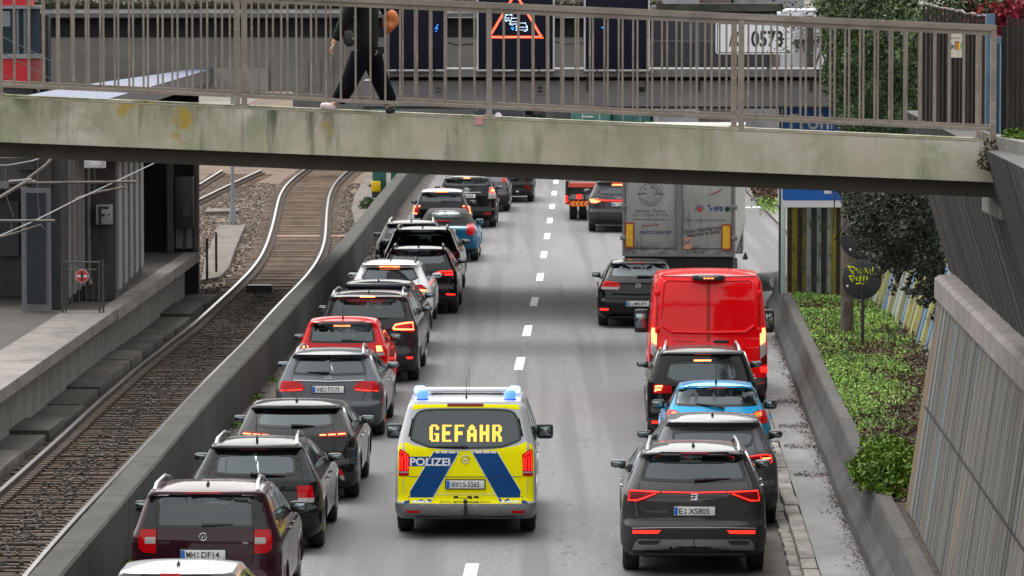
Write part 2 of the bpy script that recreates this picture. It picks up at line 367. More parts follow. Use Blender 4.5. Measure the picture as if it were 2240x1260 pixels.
class Car:
    def __init__(s, d):
        s.d = d; k = KIND[d.get('kind', 'hatch')]; s.W = d['W']; s.H = d['H']; s.L = d.get('L', 4.4)
        q = s.H / 1.5
        s.ze = d.get('ze', k['ze'] * q)
        s.rt = d.get('rear') or [(z * q, y) for z, y in k['rear']]
        s.ht = d.get('hwt') or [(z * q, s.W - i) for z, i in k['hw']]
        s.zb = s.rt[0][0]; s.crown = d.get('crown', k['crown'])
        L = s.L; zc = s.ht[-3][0]
        s.belt = d.get('belt', zc)
        s.ft = d.get('front') or [(s.zb, L - .15), (s.zb + .2, L), (.55, L), (.72 * q, L - .10), (.84 * q, L - .45), (.93 * q, L - .95), (.99 * q, L - 1.2), (s.ze, L - 1.95)]
        s.rr = d.get('rr', [(s.zb, .16), (.5, .24), (.9, .22), (1.05, .13), (s.ze, .10)])
        pr = d.get('at'); z0 = pr[1]; sl = tabc(ROADDIR, z0) + d.get('turn', 0)
        s.loc = Vector((at_y(pr[0], 900, z0).x, z0, 0)); s.phi = -math.atan(sl)
        s.cs, s.sn = math.cos(-s.phi), math.sin(-s.phi)
    def yr(s, z): return sum(tabc(s.rt, z + e) for e in (-.012, 0, .012)) / 3
    def hw(s, z): return sum(tabc(s.ht, z + e) for e in (-.03, 0, .03)) / 3
    def yf(s, z): return sum(tabc(s.ft, z + e) for e in (-.03, 0, .03)) / 3
    def rad(s, z): return tabc(s.rr, z)
    def rp(s, z):
        hw, r = s.hw(z), s.rad(z); y0 = s.yr(z); c = s.crown
        ys = y0 + c * ((hw - r) / hw) ** 2
        return hw, r, r * 1.35, y0, c, ys
    def P(s, u, z):
        sg = -1 if u < 0 else 1; u = abs(u)
        hw, r, ry, y0, c, ys = s.rp(z)
        if u <= hw - r: x = u; y = y0 + c * (u / hw) ** 2
        else:
            a = (u - (hw - r)) / r
            if a <= math.pi / 2: x = hw - r + r * math.sin(a); y = ys + ry * (1 - math.cos(a))
            else: x = hw; y = ys + ry + (u - (hw - r) - r * math.pi / 2)
        return Vector((sg * x, y, z))
    def u_of_x(s, x, z):
        sg = -1 if x < 0 else 1; x = abs(x); hw, r = s.hw(z), s.rad(z)
        if x <= hw - r: return sg * x
        if x <= hw: return sg * (hw - r + r * math.asin(min(1, (x - (hw - r)) / r)))
        return sg * (hw - r + r * math.pi / 2 + (x - hw))
    def u_of_y(s, y, z):
        hw, r, ry, y0, c, ys = s.rp(z); t = y - ys
        if t <= 0: return hw - r
        if t < ry: return hw - r + r * math.acos(1 - t / ry)
        return hw - r + r * math.pi / 2 + (t - ry)
    def nrm(s, u, z):
        a = s.P(u + .01, z) - s.P(u - .01, z); b = s.P(u, z + .01) - s.P(u, z - .01)
        n = a.cross(b); n.normalize(); return n
    def PF(s, x, z):
        hw = s.hw(z); t = min(1, abs(x) / hw); r = .3
        y = s.yf(z) - .12 * t * t
        k = (abs(x) - (hw - r)) / r
        if k > 0: y -= .35 * (1 - math.sqrt(max(0, 1 - min(1, k) ** 2)))
        return Vector((x, y, z))
    # photograph pixel -> (x, z) on the rear surface
    def inv(s, px, py):
        d = ray(px, py); x, z = 0., .9
        for _ in range(12):
            zz = min(max(z, s.zb), s.ze)
            y = s.P(s.u_of_x(max(-s.hw(zz), min(s.hw(zz), x)), zz), zz).y
            Y = s.loc.y + y * s.cs - x * s.sn
            t = Y / d.y; X = d.x * t; Z = CH + d.z * t
            x2 = (X - s.loc.x - y * s.sn) / s.cs
            x += (x2 - x) * .8; z += (Z - z) * .7
        return x, min(max(z, s.zb + .01), s.ze - .005)
    def poly(s, fr, pts, sm=0, mirror=False):
        ox, oy, k = FR[fr]
        p = [s.inv(ox + a / k, oy + b / k) for a, b in pts]
        if mirror: p = p + [(-x, z) for x, z in reversed(p) if abs(x) > .02]
        if sm: p = smooth_poly(p, sm)
        return p
    def touv(s, p):
        return [(s.u_of_x(x, z), z) for x, z in p]
    # patch draped on the body; p in (u, z)
    def patch(s, name, p, mat, off=.006, parent=None, step=.045, flip=1, mapf=None, nf=None, thick=.008):
        mapf = mapf or s.P; nf = nf or s.nrm
        p = [q for i, q in enumerate(p) if math.hypot(q[0] - p[i - 1][0], q[1] - p[i - 1][1]) > 1e-4]
        if len(p) < 3: return None
        bm = bmesh.new(); vs = [bm.verts.new((a, 0, b)) for a, b in p]
        try: bm.faces.new(vs)
        except Exception: bm.free(); return None
        xs = [a for a, b in p]; zs = [b for a, b in p]
        bmesh.ops.triangulate(bm, faces=bm.faces[:])
        for lo, hi, no in ((min(xs), max(xs), (1, 0, 0)), (min(zs), max(zs), (0, 0, 1))):
            n = int((hi - lo) / step)
            for i in range(1, n + 1):
                t = lo + (hi - lo) * i / (n + 1)
                bmesh.ops.bisect_plane(bm, geom=bm.verts[:] + bm.edges[:] + bm.faces[:], plane_co=(no[0] * t, 0, no[2] * t), plane_no=no, dist=1e-5)
        bmesh.ops.remove_doubles(bm, verts=bm.verts, dist=2e-4)
        bm.faces.ensure_lookup_table(); f0 = bm.faces[len(bm.faces) // 2]; c0 = f0.calc_center_median(); n0 = nf(c0.x, c0.z)
        be = [e for e in bm.edges if len(e.link_faces) == 1]
        r = bmesh.ops.extrude_edge_only(bm, edges=be)
        nv = [g for g in r['geom'] if isinstance(g, bmesh.types.BMVert)]
        newset = set(nv)
        for v in bm.verts:
            u, z = v.co.x, v.co.z
            n = nf(u, z)
            v.co = mapf(u, z) + n * (off if v not in newset else off - thick)
        bmesh.ops.recalc_face_normals(bm, faces=bm.faces)
        f0.normal_update()
        if f0.normal.dot(n0) < 0: bmesh.ops.reverse_faces(bm, faces=bm.faces)
        me = bpy.data.meshes.new(name); bm.to_mesh(me); bm.free()
        return finish(me, name, mat, parent or s.root, True, 40)
    def ring(s, name, p, wd, mat, off, parent=None, mapf=None, nf=None, out=.0):
        mapf = mapf or s.P; nf = nf or s.nrm
        if area(p) < 0: p = p[::-1]
        p = resample(p, .06); o = inset(p, -out) if out else p; i = inset(p, wd)
        n = len(p); vs = []
        for lst, e in ((o, off - .008), (o, off), (i, off), (i, off - .004)):
            for (u, z) in lst: vs.append(mapf(u, z) + nf(u, z) * e)
        fs = []
        for r in range(3):
            for k in range(n): fs.append((r * n + k, r * n + (k + 1) % n, (r + 1) * n + (k + 1) % n, (r + 1) * n + k))
        mb = MB(); mb.add(vs, fs); return mb.build(name, mat, parent or s.root)
    def window(s, name, p, glass, band=.05, mapf=None, nf=None, trim=None):
        p = resample(p, .07)
        f = s.ring(name, p, band, M['frit'], .005, mapf=mapf, nf=nf)
        s.patch('glass', inset(p, band * .7), glass, .0025, f, .12, mapf=mapf, nf=nf, thick=.001)
        if trim: s.ring('chrome_trim', p, .006, M['chrome'], .009, f, mapf=mapf, nf=nf, out=.012)
        return f
    def body(s, holes_r, holes_s, hole_f, arches):
        zs = []; z = s.zb
        while z < s.ze - .01: zs.append(z); z += .035
        zs.append(s.ze)
        nR, nC, nS, nF = 8, 8, 40, 8
        loops = []; meta = []
        for z in zs:
            hw, r, ry, y0, c, ys = s.rp(z); half = []; mt = []
            for i in range(nR): u = (hw - r) * i / nR; half.append(s.P(u, z)); mt.append(('r', u))
            for i in range(nC): u = hw - r + r * (math.pi / 2) * i / nC; half.append(s.P(u, z)); mt.append(('c', u))
            ya = ys + ry; fx = hw - .3; yb = s.PF(hw, z).y
            for i in range(nS): y = ya + (yb - ya) * i / nS; half.append(Vector((hw, y, z))); mt.append(('s', y))
            for i in range(nF + 1):
                a = i / nF; x = hw * math.cos(a * math.pi / 2); half.append(s.PF(x, z)); mt.append(('f', x))
            n = len(half)
            full = half + [Vector((-v.x, v.y, v.z)) for v in reversed(half[1:-1])]
            fm = mt + [(k, -t if k in 'rcf' else t) for k, t in reversed(mt[1:-1])]
            loops.append(full); meta.append(fm)
        nl = len(loops[0]); vs = [v for l in loops for v in l]; fs = []; mi = []
        two = s.d.get('top')
        nh = len(meta[0]) // 2
        for i in range(len(zs) - 1):
            zc = (zs[i] + zs[i + 1]) / 2
            for k in range(nl):
                k2 = (k + 1) % nl
                (ka, ta), (kb, tb) = meta[i][k], meta[i][k2]
                kd = ka if k <= nh else kb; right = k < nh
                tm = (ta + tb) / 2
                if kd in 'rc' and kb in 'rc' and ka in 'rc':
                    if any(inside(h, tm, zc) for h in holes_r): continue
                elif kd == 'f' and (ka == 'f' and kb == 'f'):
                    if hole_f and inside(hole_f, tm, zc): continue
                yc = sum((loops[i][k].y, loops[i][k2].y, loops[i + 1][k].y, loops[i + 1][k2].y)) / 4
                if kd in 'sc' and any(inside(h, yc, zc) for h in holes_s): continue
                if kd in 'scf' and abs(loops[i][k].x) > s.W * .6 and any((yc - ay) ** 2 + (zc - az) ** 2 < ar * ar for ay, az, ar in arches): continue
                fs.append((i * nl + k, i * nl + k2, (i + 1) * nl + k2, (i + 1) * nl + k)); mi.append(0 if zc < s.belt or not two else 1)
        # roof
        base = (len(zs) - 1) * nl; top = loops[-1]; cy = (min(v.y for v in top) + max(v.y for v in top)) / 2
        prev = base
        for u in (.02, .05, .1, .17, .28, .42, .6, .8, .96):
            st = len(vs); hl = max(v.y for v in top) - cy; hwt = s.hw(s.ze)
            for v in top:
                x, y = v.x * (1 - u), cy + (v.y - cy) * (1 - u)
                vs.append(Vector((x, y, s.ze + (s.H - s.ze) * .55 * (1 - abs(x / hwt) ** 2.8) * (1 - min(1, abs((y - cy) / hl)) ** 3.2) ** .8)))
            for k in range(nl): fs.append((prev + k, prev + (k + 1) % nl, st + (k + 1) % nl, st + k)); mi.append(1 if two else 0)
            prev = st
        fs.append(tuple(range(prev, prev + nl))); mi.append(1 if two else 0)
        mb = MB(); mb.v = [tuple(v) for v in vs]; mb.f = [list(f) for f in fs]; mb.m = mi
        me = bpy.data.meshes.new('body'); me.from_pydata(mb.v, [], mb.f)
        bm = bmesh.new(); bm.from_mesh(me)
        bmesh.ops.delete(bm, geom=[v for v in bm.verts if not v.link_faces], context='VERTS'); bm.to_mesh(me); bm.free()
        me.update()
        mats = [s.paint] + ([M[s.d['top']]] if two else [])
        o = finish(me, 'body', mats, s.root, True, 50)
        if two:
            for p in me.polygons:
                if p.center.z > s.belt: p.material_index = 1
        return o

def plate_on(car, fr, rect, txt, parent):
    "number plate: rect = zoom coordinates (x0, y0, x1, y1)"
    (x0, z1) = car.poly(fr, [(rect[0], rect[1])])[0]; (x1, z0) = car.poly(fr, [(rect[2], rect[3])])[0]
    w = .52; h = .11; cx = (x0 + x1) / 2; cz = (z0 + z1) / 2
    y = car.P(car.u_of_x(cx, cz), cz).y - .03
    tilt = 0
    holder = MB().box((cx, y + .02, cz), (w + .03, .03, h + .03), bev=.006).build('plate_holder', M['plastic'], parent)
    pl = MB().box((cx, y, cz), (w, .008, h), bev=.003).build('number_plate', M['plate'], parent)
    MB().box((cx - w / 2 + .025, y - .005, cz), (.045, .002, h - .01)).build('euro_band', M['plate_blue'], pl)
    mb = MB()
    parts = txt.split('|')
    pf = lambda a, b: Vector((a, y - .0065, b))
    if len(parts) == 2:
        wl = .40; tot = len(parts[0]) + len(parts[1]) + 1.2; cw = wl / tot
        a0 = cx - w / 2 + .06
        wa = len(parts[0]) * cw; text_on(mb, parts[0], pf, wa * .92, .072, 0, .012, a0 + wa / 2, cz)
        wb = len(parts[1]) * cw
        text_on(mb, parts[1], pf, wb * .95, .072, 0, .012, a0 + wa + cw * 1.15 + wb / 2, cz)
        st = MB(); sx = a0 + wa + cw * .5
        for dz in (.022, -.022): st.lathe((sx, y - .0065, cz + dz), [(.015, 0), (.015, -.001)], 'y', 10)
        st.build('seal', M['satin'], pl)
    else: text_on(mb, txt, pf, .42, .072, 0, .012, cx + .02, cz)
    mb.build('lettering', M['ink'], pl)

def emblem(car, fr, pos, rad, kind, parent):
    (x, z) = car.poly(fr, [pos])[0]
    u = car.u_of_x(x, z); p = car.P(u, z); n = car.nrm(u, z)
    up = Vector((0, 0, 1)); right = up.cross(n).normalized() * -1
    right = Vector((1, 0, 0)); up2 = n.cross(right).normalized()
    if up2.z < 0: up2 = -up2
    c = p + n * .012
    pl = lambda a, b: c + right * a + up2 * b
    mb = MB()
    def loop(rx, rz, t, cz=0., n_=24):
        pts = [pl(rx * math.cos(2 * math.pi * k / n_), cz + rz * math.sin(2 * math.pi * k / n_)) for k in range(n_ + 1)]
        mb.tube(pts, t, 6, caps=False)
    if kind == 'star':
        loop(rad, rad, rad * .10)
        for a in (90, 210, 330): mb.tube([pl(0, 0), pl(rad * math.cos(math.radians(a)), rad * math.sin(math.radians(a)))], [rad * .16, rad * .05], 6)
    elif kind == 'vw':
        loop(rad, rad, rad * .10)
        for q in ([(-.45, .85), (0, .1), (.45, .85)], [(-.85, .35), (-.45, -.75), (0, .0), (.45, -.75), (.85, .35)]): mb.tube([pl(a * rad, b * rad) for a, b in q], rad * .09, 6)
    elif kind == 'ovals':
        loop(rad * 1.2, rad * .85, rad * .12); loop(rad * .4, rad * .8, rad * .1); loop(rad * .85, rad * .3, rad * .1, rad * .42)
    elif kind == 'diamonds':
        for a in (90, 210, 330):
            dx, dz = math.cos(math.radians(a)), math.sin(math.radians(a)); ex, ez = -dz, dx
            mb.quad(pl(0, 0), pl((dx * .5 + ex * .28) * rad, (dz * .5 + ez * .28) * rad), pl(dx * rad, dz * rad), pl((dx * .5 - ex * .28) * rad, (dz * .5 - ez * .28) * rad))
    elif kind == 'rings':
        for i in range(4):
            pts = [pl((i - 1.5) * rad * .75 + rad * .5 * math.cos(2 * math.pi * k / 16), rad * .5 * math.sin(2 * math.pi * k / 16)) for k in range(17)]
            mb.tube(pts, rad * .07, 5, caps=False)
    elif kind == 'slash':
        for q in ([(-.8, .8), (.9, .8), (.9, .45), (.2, .15)], [(-.8, .35), (-.2, .1)], [(.9, -.1), (.0, -.45)], [(-.9, -.1), (-.9, -.6), (.8, -.6)]): mb.tube([pl(a * rad, b * rad) for a, b in q], rad * .17, 6)
    elif kind == 'badge':
        loop(rad, rad, rad * .16); mb.tube([pl(-rad * .3, -rad * .4), pl(.1 * rad, .4 * rad), pl(rad * .4, 0)], rad * .2, 6)
    elif kind == 'diamond':
        mb.tube([pl(0, rad), pl(rad * .6, 0), pl(0, -rad), pl(-rad * .6, 0), pl(0, rad)], rad * .12, 6, caps=False)
    elif kind == 'oval': loop(rad, rad * .6, rad * .12)
    return mb.build('emblem', M['chrome'], parent)

def wheel(car, sx, y, rw, parent):
    w = .215; xo = car.W - .015 - car.d.get('track', 0)
    o = empty_part('wheel', parent)
    pr = [(rw * .62, -w / 2), (rw * .9, -w / 2), (rw * .97, -w / 2 + .02), (rw, -w / 2 + .05), (rw, w / 2 - .05), (rw * .97, w / 2 - .02), (rw * .9, w / 2), (rw * .62, w / 2)]
    ty = MB().lathe((0, 0, 0), pr, 'x', 30).build('tyre', M['tyre'], None)
    rb = MB(); rb.lathe((0, 0, 0), [(rw * .66, -.02), (rw * .66, w / 2 - .01), (rw * .60, w / 2 + .0), (rw * .58, w / 2 - .04), (rw * .1, w / 2 - .03)], 'x', 24)
    for k in range(5):
        a = 2 * math.pi * k / 5
        rb.tube([(w / 2 - .02, 0, 0), (w / 2 - .012, rw * .6 * math.cos(a), rw * .6 * math.sin(a))], [.04, .025], 6)
    rim = rb.build('rim', M['rim'], None)
    ty.parent = o; rim.parent = o
    o.location = (sx * (xo - w / 2), y, rw); o.rotation_euler.z = 0 if sx > 0 else math.pi
    return o
def empty_part(name, parent):
    o = bpy.data.objects.new(name, None); COL.objects.link(o); o.parent = parent; return o

def make_car(d):
    s = Car(d); s.paint = M[d['paint']]
    s.root = empty(d['name'], s.loc, d['label'], d.get('cat', 'car'), d.get('group'), s.phi)
    root = s.root; q = s.H / 1.5; det = d.get('detail', 2)
    # rear window
    fr = d['fr']
    gl = M[d.get('glass_mat', 'glass_mid')]
    gp = s.poly(fr, d['glass'], d.get('gsm', 1), mirror=True); gp = s.touv(gp)
    holes_r = [inset(resample(gp, .07), .018)]
    s.window('rear_window', gp, gl, d.get('band', .034))
    # side windows on both flanks, windscreen
    zt = s.ze - .075; zb = s.belt + .025
    ya, yb = d.get('side', (.75, s.L - 1.75)); 
    sw = [(ya + .12, zt), (yb - .62, zt), (yb - .3, (zt + zb) / 2 + .03), (yb, zb), (ya, zb), (ya - .03, (zt + zb) / 2)]
    sw = smooth_poly(resample(sw, .3), 1)
    holes_s = []
    side_f = {}
    if not d.get('noside'):
        holes_s = [inset(resample(sw, .07), .03)]
        for sg in (1, -1):
            mf = lambda y, z, sg=sg: (lambda v: Vector((sg * v.x, v.y, v.z)))(s.P(s.u_of_y(y, z), z))
            def nf(y, z, mf=mf, sg=sg):
                a = mf(y + .02, z) - mf(y - .02, z); b = mf(y, z + .01) - mf(y, z - .01); n = a.cross(b); n.normalize()
                return n if n.x * sg > 0 else -n
            f = s.window('side_window', sw, M['glass_dark'] if d.get('glass_mat') == 'glass_dark' else M['glass_mid'], .04, mf, nf, trim=d.get('chrome'))
            for t in ((.36, .07), (.68, .09)):
                yy = ya + (yb - ya) * t[0]
                s.patch('pillar', [(yy, zt - .01), (yy + t[1], zt - .01), (yy + t[1], zb + .01), (yy, zb + .01)], M['frit'], .006, f, .12, mapf=mf, nf=nf)
            if det > 1:
                for yy in (ya + (yb - ya) * .38, ya + (yb - ya) * .70):
                    dh = MB(); p = mf(yy + .1, s.belt - .13); dh.box((p.x + sg * .02, p.y, p.z), (.03, .2, .025), bev=.008); dh.build('door_handle', s.paint if not d.get('chrome') else M['chrome'], root)
                    s.patch('door_seam', [(yy - .08, s.belt - .02), (yy - .07, s.belt - .02), (yy - .07, .32), (yy - .08, .32)], M['seam'], .001, root, .12, mapf=mf, nf=nf, thick=.002)
    # windscreen
    zc0 = tabc([(a[0], a[0]) for a in s.ft], s.ft[-2][0]) + .03
    hf = [(-(s.hw(zt) - .08), zt + .02), ((s.hw(zt) - .08), zt + .02), (s.hw(zc0) - .10, zc0), (-(s.hw(zc0) - .10), zc0)]
    def nff(x, z):
        a = s.PF(x + .01, z) - s.PF(x - .01, z); b = s.PF(x, z + .01) - s.PF(x, z - .01); n = b.cross(a); n.normalize(); return n if n.y > 0 else -n
    s.window('windscreen', resample(hf, .2), M['glass_clear'], .05, s.PF, nff)
    hole_f = inset(resample(hf, .1), .025)
    rw = d.get('rw', .33 * (1.06 if d.get('kind') == 'suv' else 1)); yw = d.get('yw', .85); yw2 = s.L - .85
    arches = [(yw, rw, rw + .055), (yw2, rw, rw + .055)]
    s.body(holes_r, holes_s, hole_f, arches)
    # arch lips, liners, floor
    for sg in (1, -1):
        mf = lambda y, z, sg=sg: (lambda v: Vector((sg * v.x, v.y, v.z)))(s.P(s.u_of_y(y, max(z, s.zb)), max(z, s.zb)))
        for (ay, az, ar) in arches:
            vs = []; n = 16
            for k in range(n + 1):
                a = math.radians(-8 + 196 * k / n)
                for rr, e in ((ar + .045, -.004), (ar + .045, .008), (ar - .012, .014), (ar - .03, -.06)):
                    y = ay + rr * math.cos(a); z = az + rr * math.sin(a)
                    p = mf(y, z); p.z = z; p.x += sg * e; vs.append(p)
            fs = [(k * 4 + j, k * 4 + j + 1, k * 4 + j + 5, k * 4 + j + 4) for k in range(n) for j in range(3)]
            MB().add(vs, fs).build('wheel_arch', M['plastic'] if d.get('cladding') else s.paint, root)
    fl = MB()
    fl.bx(-(s.W - .27), s.W - .27, .3, s.L - .4, s.zb - .02, s.zb + .25)
    for (ay, az, ar) in arches:
        for sg in (1, -1): fl.bx(sg * (s.W - .29), sg * (s.W - .285), ay - ar - .05, ay + ar + .05, s.zb, az + ar + .08); fl.bx(sg * (s.W - .29), sg * (s.hw(az + ar) - .02), ay - ar * .9, ay + ar * .9, az + ar + .02, az + ar + .03)
    fl.bx(-s.W * .7, s.W * .7, .06, .3, s.zb + .03, s.zb + .06)
    fl.build('underbody', M['rubber'], root)
    # interior
    it = MB(); zs_ = .42 * q + .1
    it.bx(-(s.W - .12), s.W - .12, .35, s.L - 1.2, zs_ - .12, zs_ - .06)
    it.bx(-(s.W - .15), s.W - .15, 1.15, 1.3, zs_ - .1, s.belt + .02)
    for x in (-.42, 0, .42): it.box((x, 1.22, s.belt + .10), (.24, .1, .19), bev=.04)
    for x in (-.38, .38):
        it.box((x, s.L - 2.35, (zs_ + s.belt + .2) / 2), (.48, .14, s.belt + .2 - zs_ + .1), bev=.06)
        it.box((x, s.L - 2.33, s.belt + .33 * q), (.25, .1, .17), bev=.04)
    it.box((0, s.L - 1.35, s.belt - .08), (2 * s.W - .25, .4, .22), bev=.06)
    it.build('seats', M['seat'], root)
    # wheels
    for y in (yw, yw2):
        for sx in (1, -1): wheel(s, sx, y, rw, root)
    # mirrors
    mz = s.belt + .03; my = s.L - 1.95 + d.get('mirror_dy', 0)
    for sg in (1, -1):
        mr = empty_part('wing_mirror', root); hwm = s.hw(mz); big = d.get('mirror', 1.)
        tall = d.get('mirror_tall', 1.)
        h = MB(); h.box((sg * (hwm + .11 + .01 * big), my, mz + .02), (.205 * big, .12, .14 * big * tall), bev=.045)
        h.box((sg * (hwm + .03), my + .02, mz - .05), (.14, .06, .03), bev=.01)
        h.build('mirror_housing', s.paint if not d.get('black_mirror') else M['plastic'], mr)
        MB().box((sg * (hwm + .118 + .01 * big), my - .061, mz + .02), (.145 * big, .008, .085 * big * tall), bev=.003).build('mirror_glass', M['mirror_glass'], mr)
    # lamps
    for li, (nm, f2, pts, mt, mir) in enumerate(d.get('lamps', [])):
        p = s.poly(f2, pts)
        for sg in ((1, -1) if mir else (1,)):
            pp = [(sg * x, z) for x, z in p]
            s.patch(nm, s.touv(pp), M[mt], .012 + .003 * li, root, .05, thick=.03)
    for f2, pts, mt, mir, wd in d.get('lines', []):
        p = s.poly(f2, pts)
        for sg in ((1, -1) if mir else (1,)):
            v = [s.P(s.u_of_x(sg * x, z), z) + s.nrm(s.u_of_x(sg * x, z), z) * .020 for x, z in p]
            MB().tube(v, wd, 6).build('light_bar' if 'lamp' in mt else 'trim_line', M[mt], root)
    for nm, f2, pts, mt, mir, off in d.get('patches', []):
        p = s.poly(f2, pts)
        for sg in ((1, -1) if mir else (1,)):
            pp = [(sg * x, z) for x, z in p]
            s.patch(nm, s.touv(pp), M[mt], off, root, .06, thick=.004)
    if d.get('wrap_black'):   # dark rear quarter glass that runs round the corner
        f2, pts = d['wrap_black']; p = s.poly(f2, pts)
        for sg in (1, -1): s.patch('quarter_glass', s.touv([(sg * x, z) for x, z in p]), M['frit'], .004, root, .06)
    if 'bumper' in d:      # dark lower bumper band: (z0, z1, material)
        z0, z1, mt = d['bumper']
        hb = lambda z: s.u_of_x(s.hw(z) * .999, z) + .25
        n = 12; top = [(hb(z1) * (k / n * 2 - 1), z1) for k in range(n + 1)]; bot = [(hb(z0) * (1 - k / n * 2), z0) for k in range(n + 1)]
        s.patch('lower_bumper', top + bot, M[mt], .008, root, .07)
    if 'hatch' not in d and det > 1 and not d.get('noside') and d['name'] not in ('police_van', 'red_van'):
        gx_ = max(abs(x) for x, z in gp) + .03; gt = max(z for x, z in gp) + .02; z0 = .44 * q
        hp = [(0, gt), (gx_ * .84, gt), (gx_, s.belt + .05), (gx_ * .98, s.belt - .15), (gx_ * .93, z0 + .12), (gx_ * .84, z0), (0, z0)]
        hp = hp + [(-x, z) for x, z in reversed(hp) if x > .01]; s.ring('hatch_seam', smooth_poly(hp, 1), .008, M['seam'], .0012)
    if 'hatch' in d:
        p = s.touv(s.poly(fr, d['hatch'], 1, mirror=True)); s.ring('hatch_seam', p, .009, M['seam'], .0012)
    if 'plate' in d: plate_on(s, d['plate'][0], d['plate'][1], d['plate'][2], root)
    if 'emblem' in d: e = d['emblem']; emblem(s, e[0], e[1], e[2], e[3], root)
    if 'wiper' in d:
        f2, a, b = d['wiper']; pa, pb = s.poly(f2, [a, b])
        v = [s.P(s.u_of_x(x, z), z) + s.nrm(s.u_of_x(x, z), z) * e for (x, z), e in ((pa, .03), (((pa[0] * .6 + pb[0] * .4), pa[1] * .6 + pb[1] * .4), .03), (pb, .015))]
        MB().tube(v, [.022, .018, .006], 6).build('rear_wiper', M['plastic'], root)
    for f2, pos, txt, wd, hg in d.get('badges', []):
        (x, z) = s.poly(f2, [pos])[0]; mb = MB()
        text_on(mb, txt, lambda a, b: s.P(s.u_of_x(a, b), b) + s.nrm(s.u_of_x(a, b), b) * .006, wd, hg, 0, .02, x, z); mb.build('badge_lettering', M['chrome'], root)
    # roof: rails, aerial
    yre = s.yr(s.ze)
    roof_z = lambda t: s.ze + (s.H - s.ze) * .55 * (1 - (1 - t) ** 2.8)
    if d.get('rails'):
        xr = s.hw(s.ze) - .07; zr = roof_z(.11)
        for sg in (1, -1):
            y0, y1 = yre + .12, s.yf(s.ze) - .35
            pts = [(sg * (xr + .02), y0, zr - .02), (sg * (xr + .01), y0 + .12, zr + .045), (sg * xr, y0 + .3, zr + .065), (sg * (xr - .02), (y0 + y1) / 2, zr + .085), (sg * (xr - .02), y1 - .3, zr + .06), (sg * (xr - .01), y1, zr - .01)]
            MB().tube(pts, [.028, .026, .02, .02, .02, .02], 8).build('roof_rail', M[d['rails']], root)
    ae = d.get('aerial', 'fin')
    if ae == 'fin':
        yy = yre + .35; zr = roof_z(.28) - .01
        MB().add([(-.03, yy - .02, zr), (.03, yy - .02, zr), (.025, yy + .18, zr), (-.025, yy + .18, zr), (0, yy, zr + .075), (0, yy + .06, zr + .06)], [(0, 1, 4), (1, 2, 5, 4), (2, 3, 5), (3, 0, 4, 5), (0, 3, 2, 1)]).build('shark_fin_aerial', M['black_paint'], root)
    elif ae == 'rod':
        yy = yre + .25; zr = roof_z(.22)
        MB().tube([(0, yy, zr - .01), (0, yy - .02, zr + .04), (0, yy - .05, zr + .09)], [.022, .016, .005], 6).tube([(0, yy - .02, zr + .03), (0, yy - .16, zr + .36)], .0045, 5).build('aerial', M['plastic'], root)
    if d.get('spoiler_light'):
        f2, (x0, y0, x1, y1), mt = d['spoiler_light']
        p = s.poly(f2, [(x0, y0), (x1, y0), (x1, y1), (x0, y1)])
        a = p[0][0]; b = p[1][0]; zt_ = s.ze - .018; hh = max(.022, min(.05, abs(p[0][1] - p[2][1])))
        zz = (p[0][1] + p[2][1]) / 2
        zz = min(max(zz, s.zb), s.ze - .02)
        s.patch('brake_light', s.touv([(a, zz + hh / 2), (b, zz + hh / 2), (b, zz - hh / 2), (a, zz - hh / 2)]), M[mt], .010, root, .05)
    # the roof line falls gently towards the windscreen
    yp = yre + .75; Lr = s.yf(s.ze) - yp; dr = d.get('drop', .12)
    def fall(o):
        for c in o.children:
            if c.name.startswith(('wheel.', 'wheel')) and c.type == 'EMPTY': continue
            if c.type == 'MESH':
                for v in c.data.vertices:
                    y, z = v.co.y, v.co.z
                    if y > yp and z > s.belt: v.co.z -= dr * min(1.3, (z - s.belt) / (s.ze - s.belt)) * min(1.2, (y - yp) / Lr) ** 1.4
            fall(c)
    fall(root)
    return s
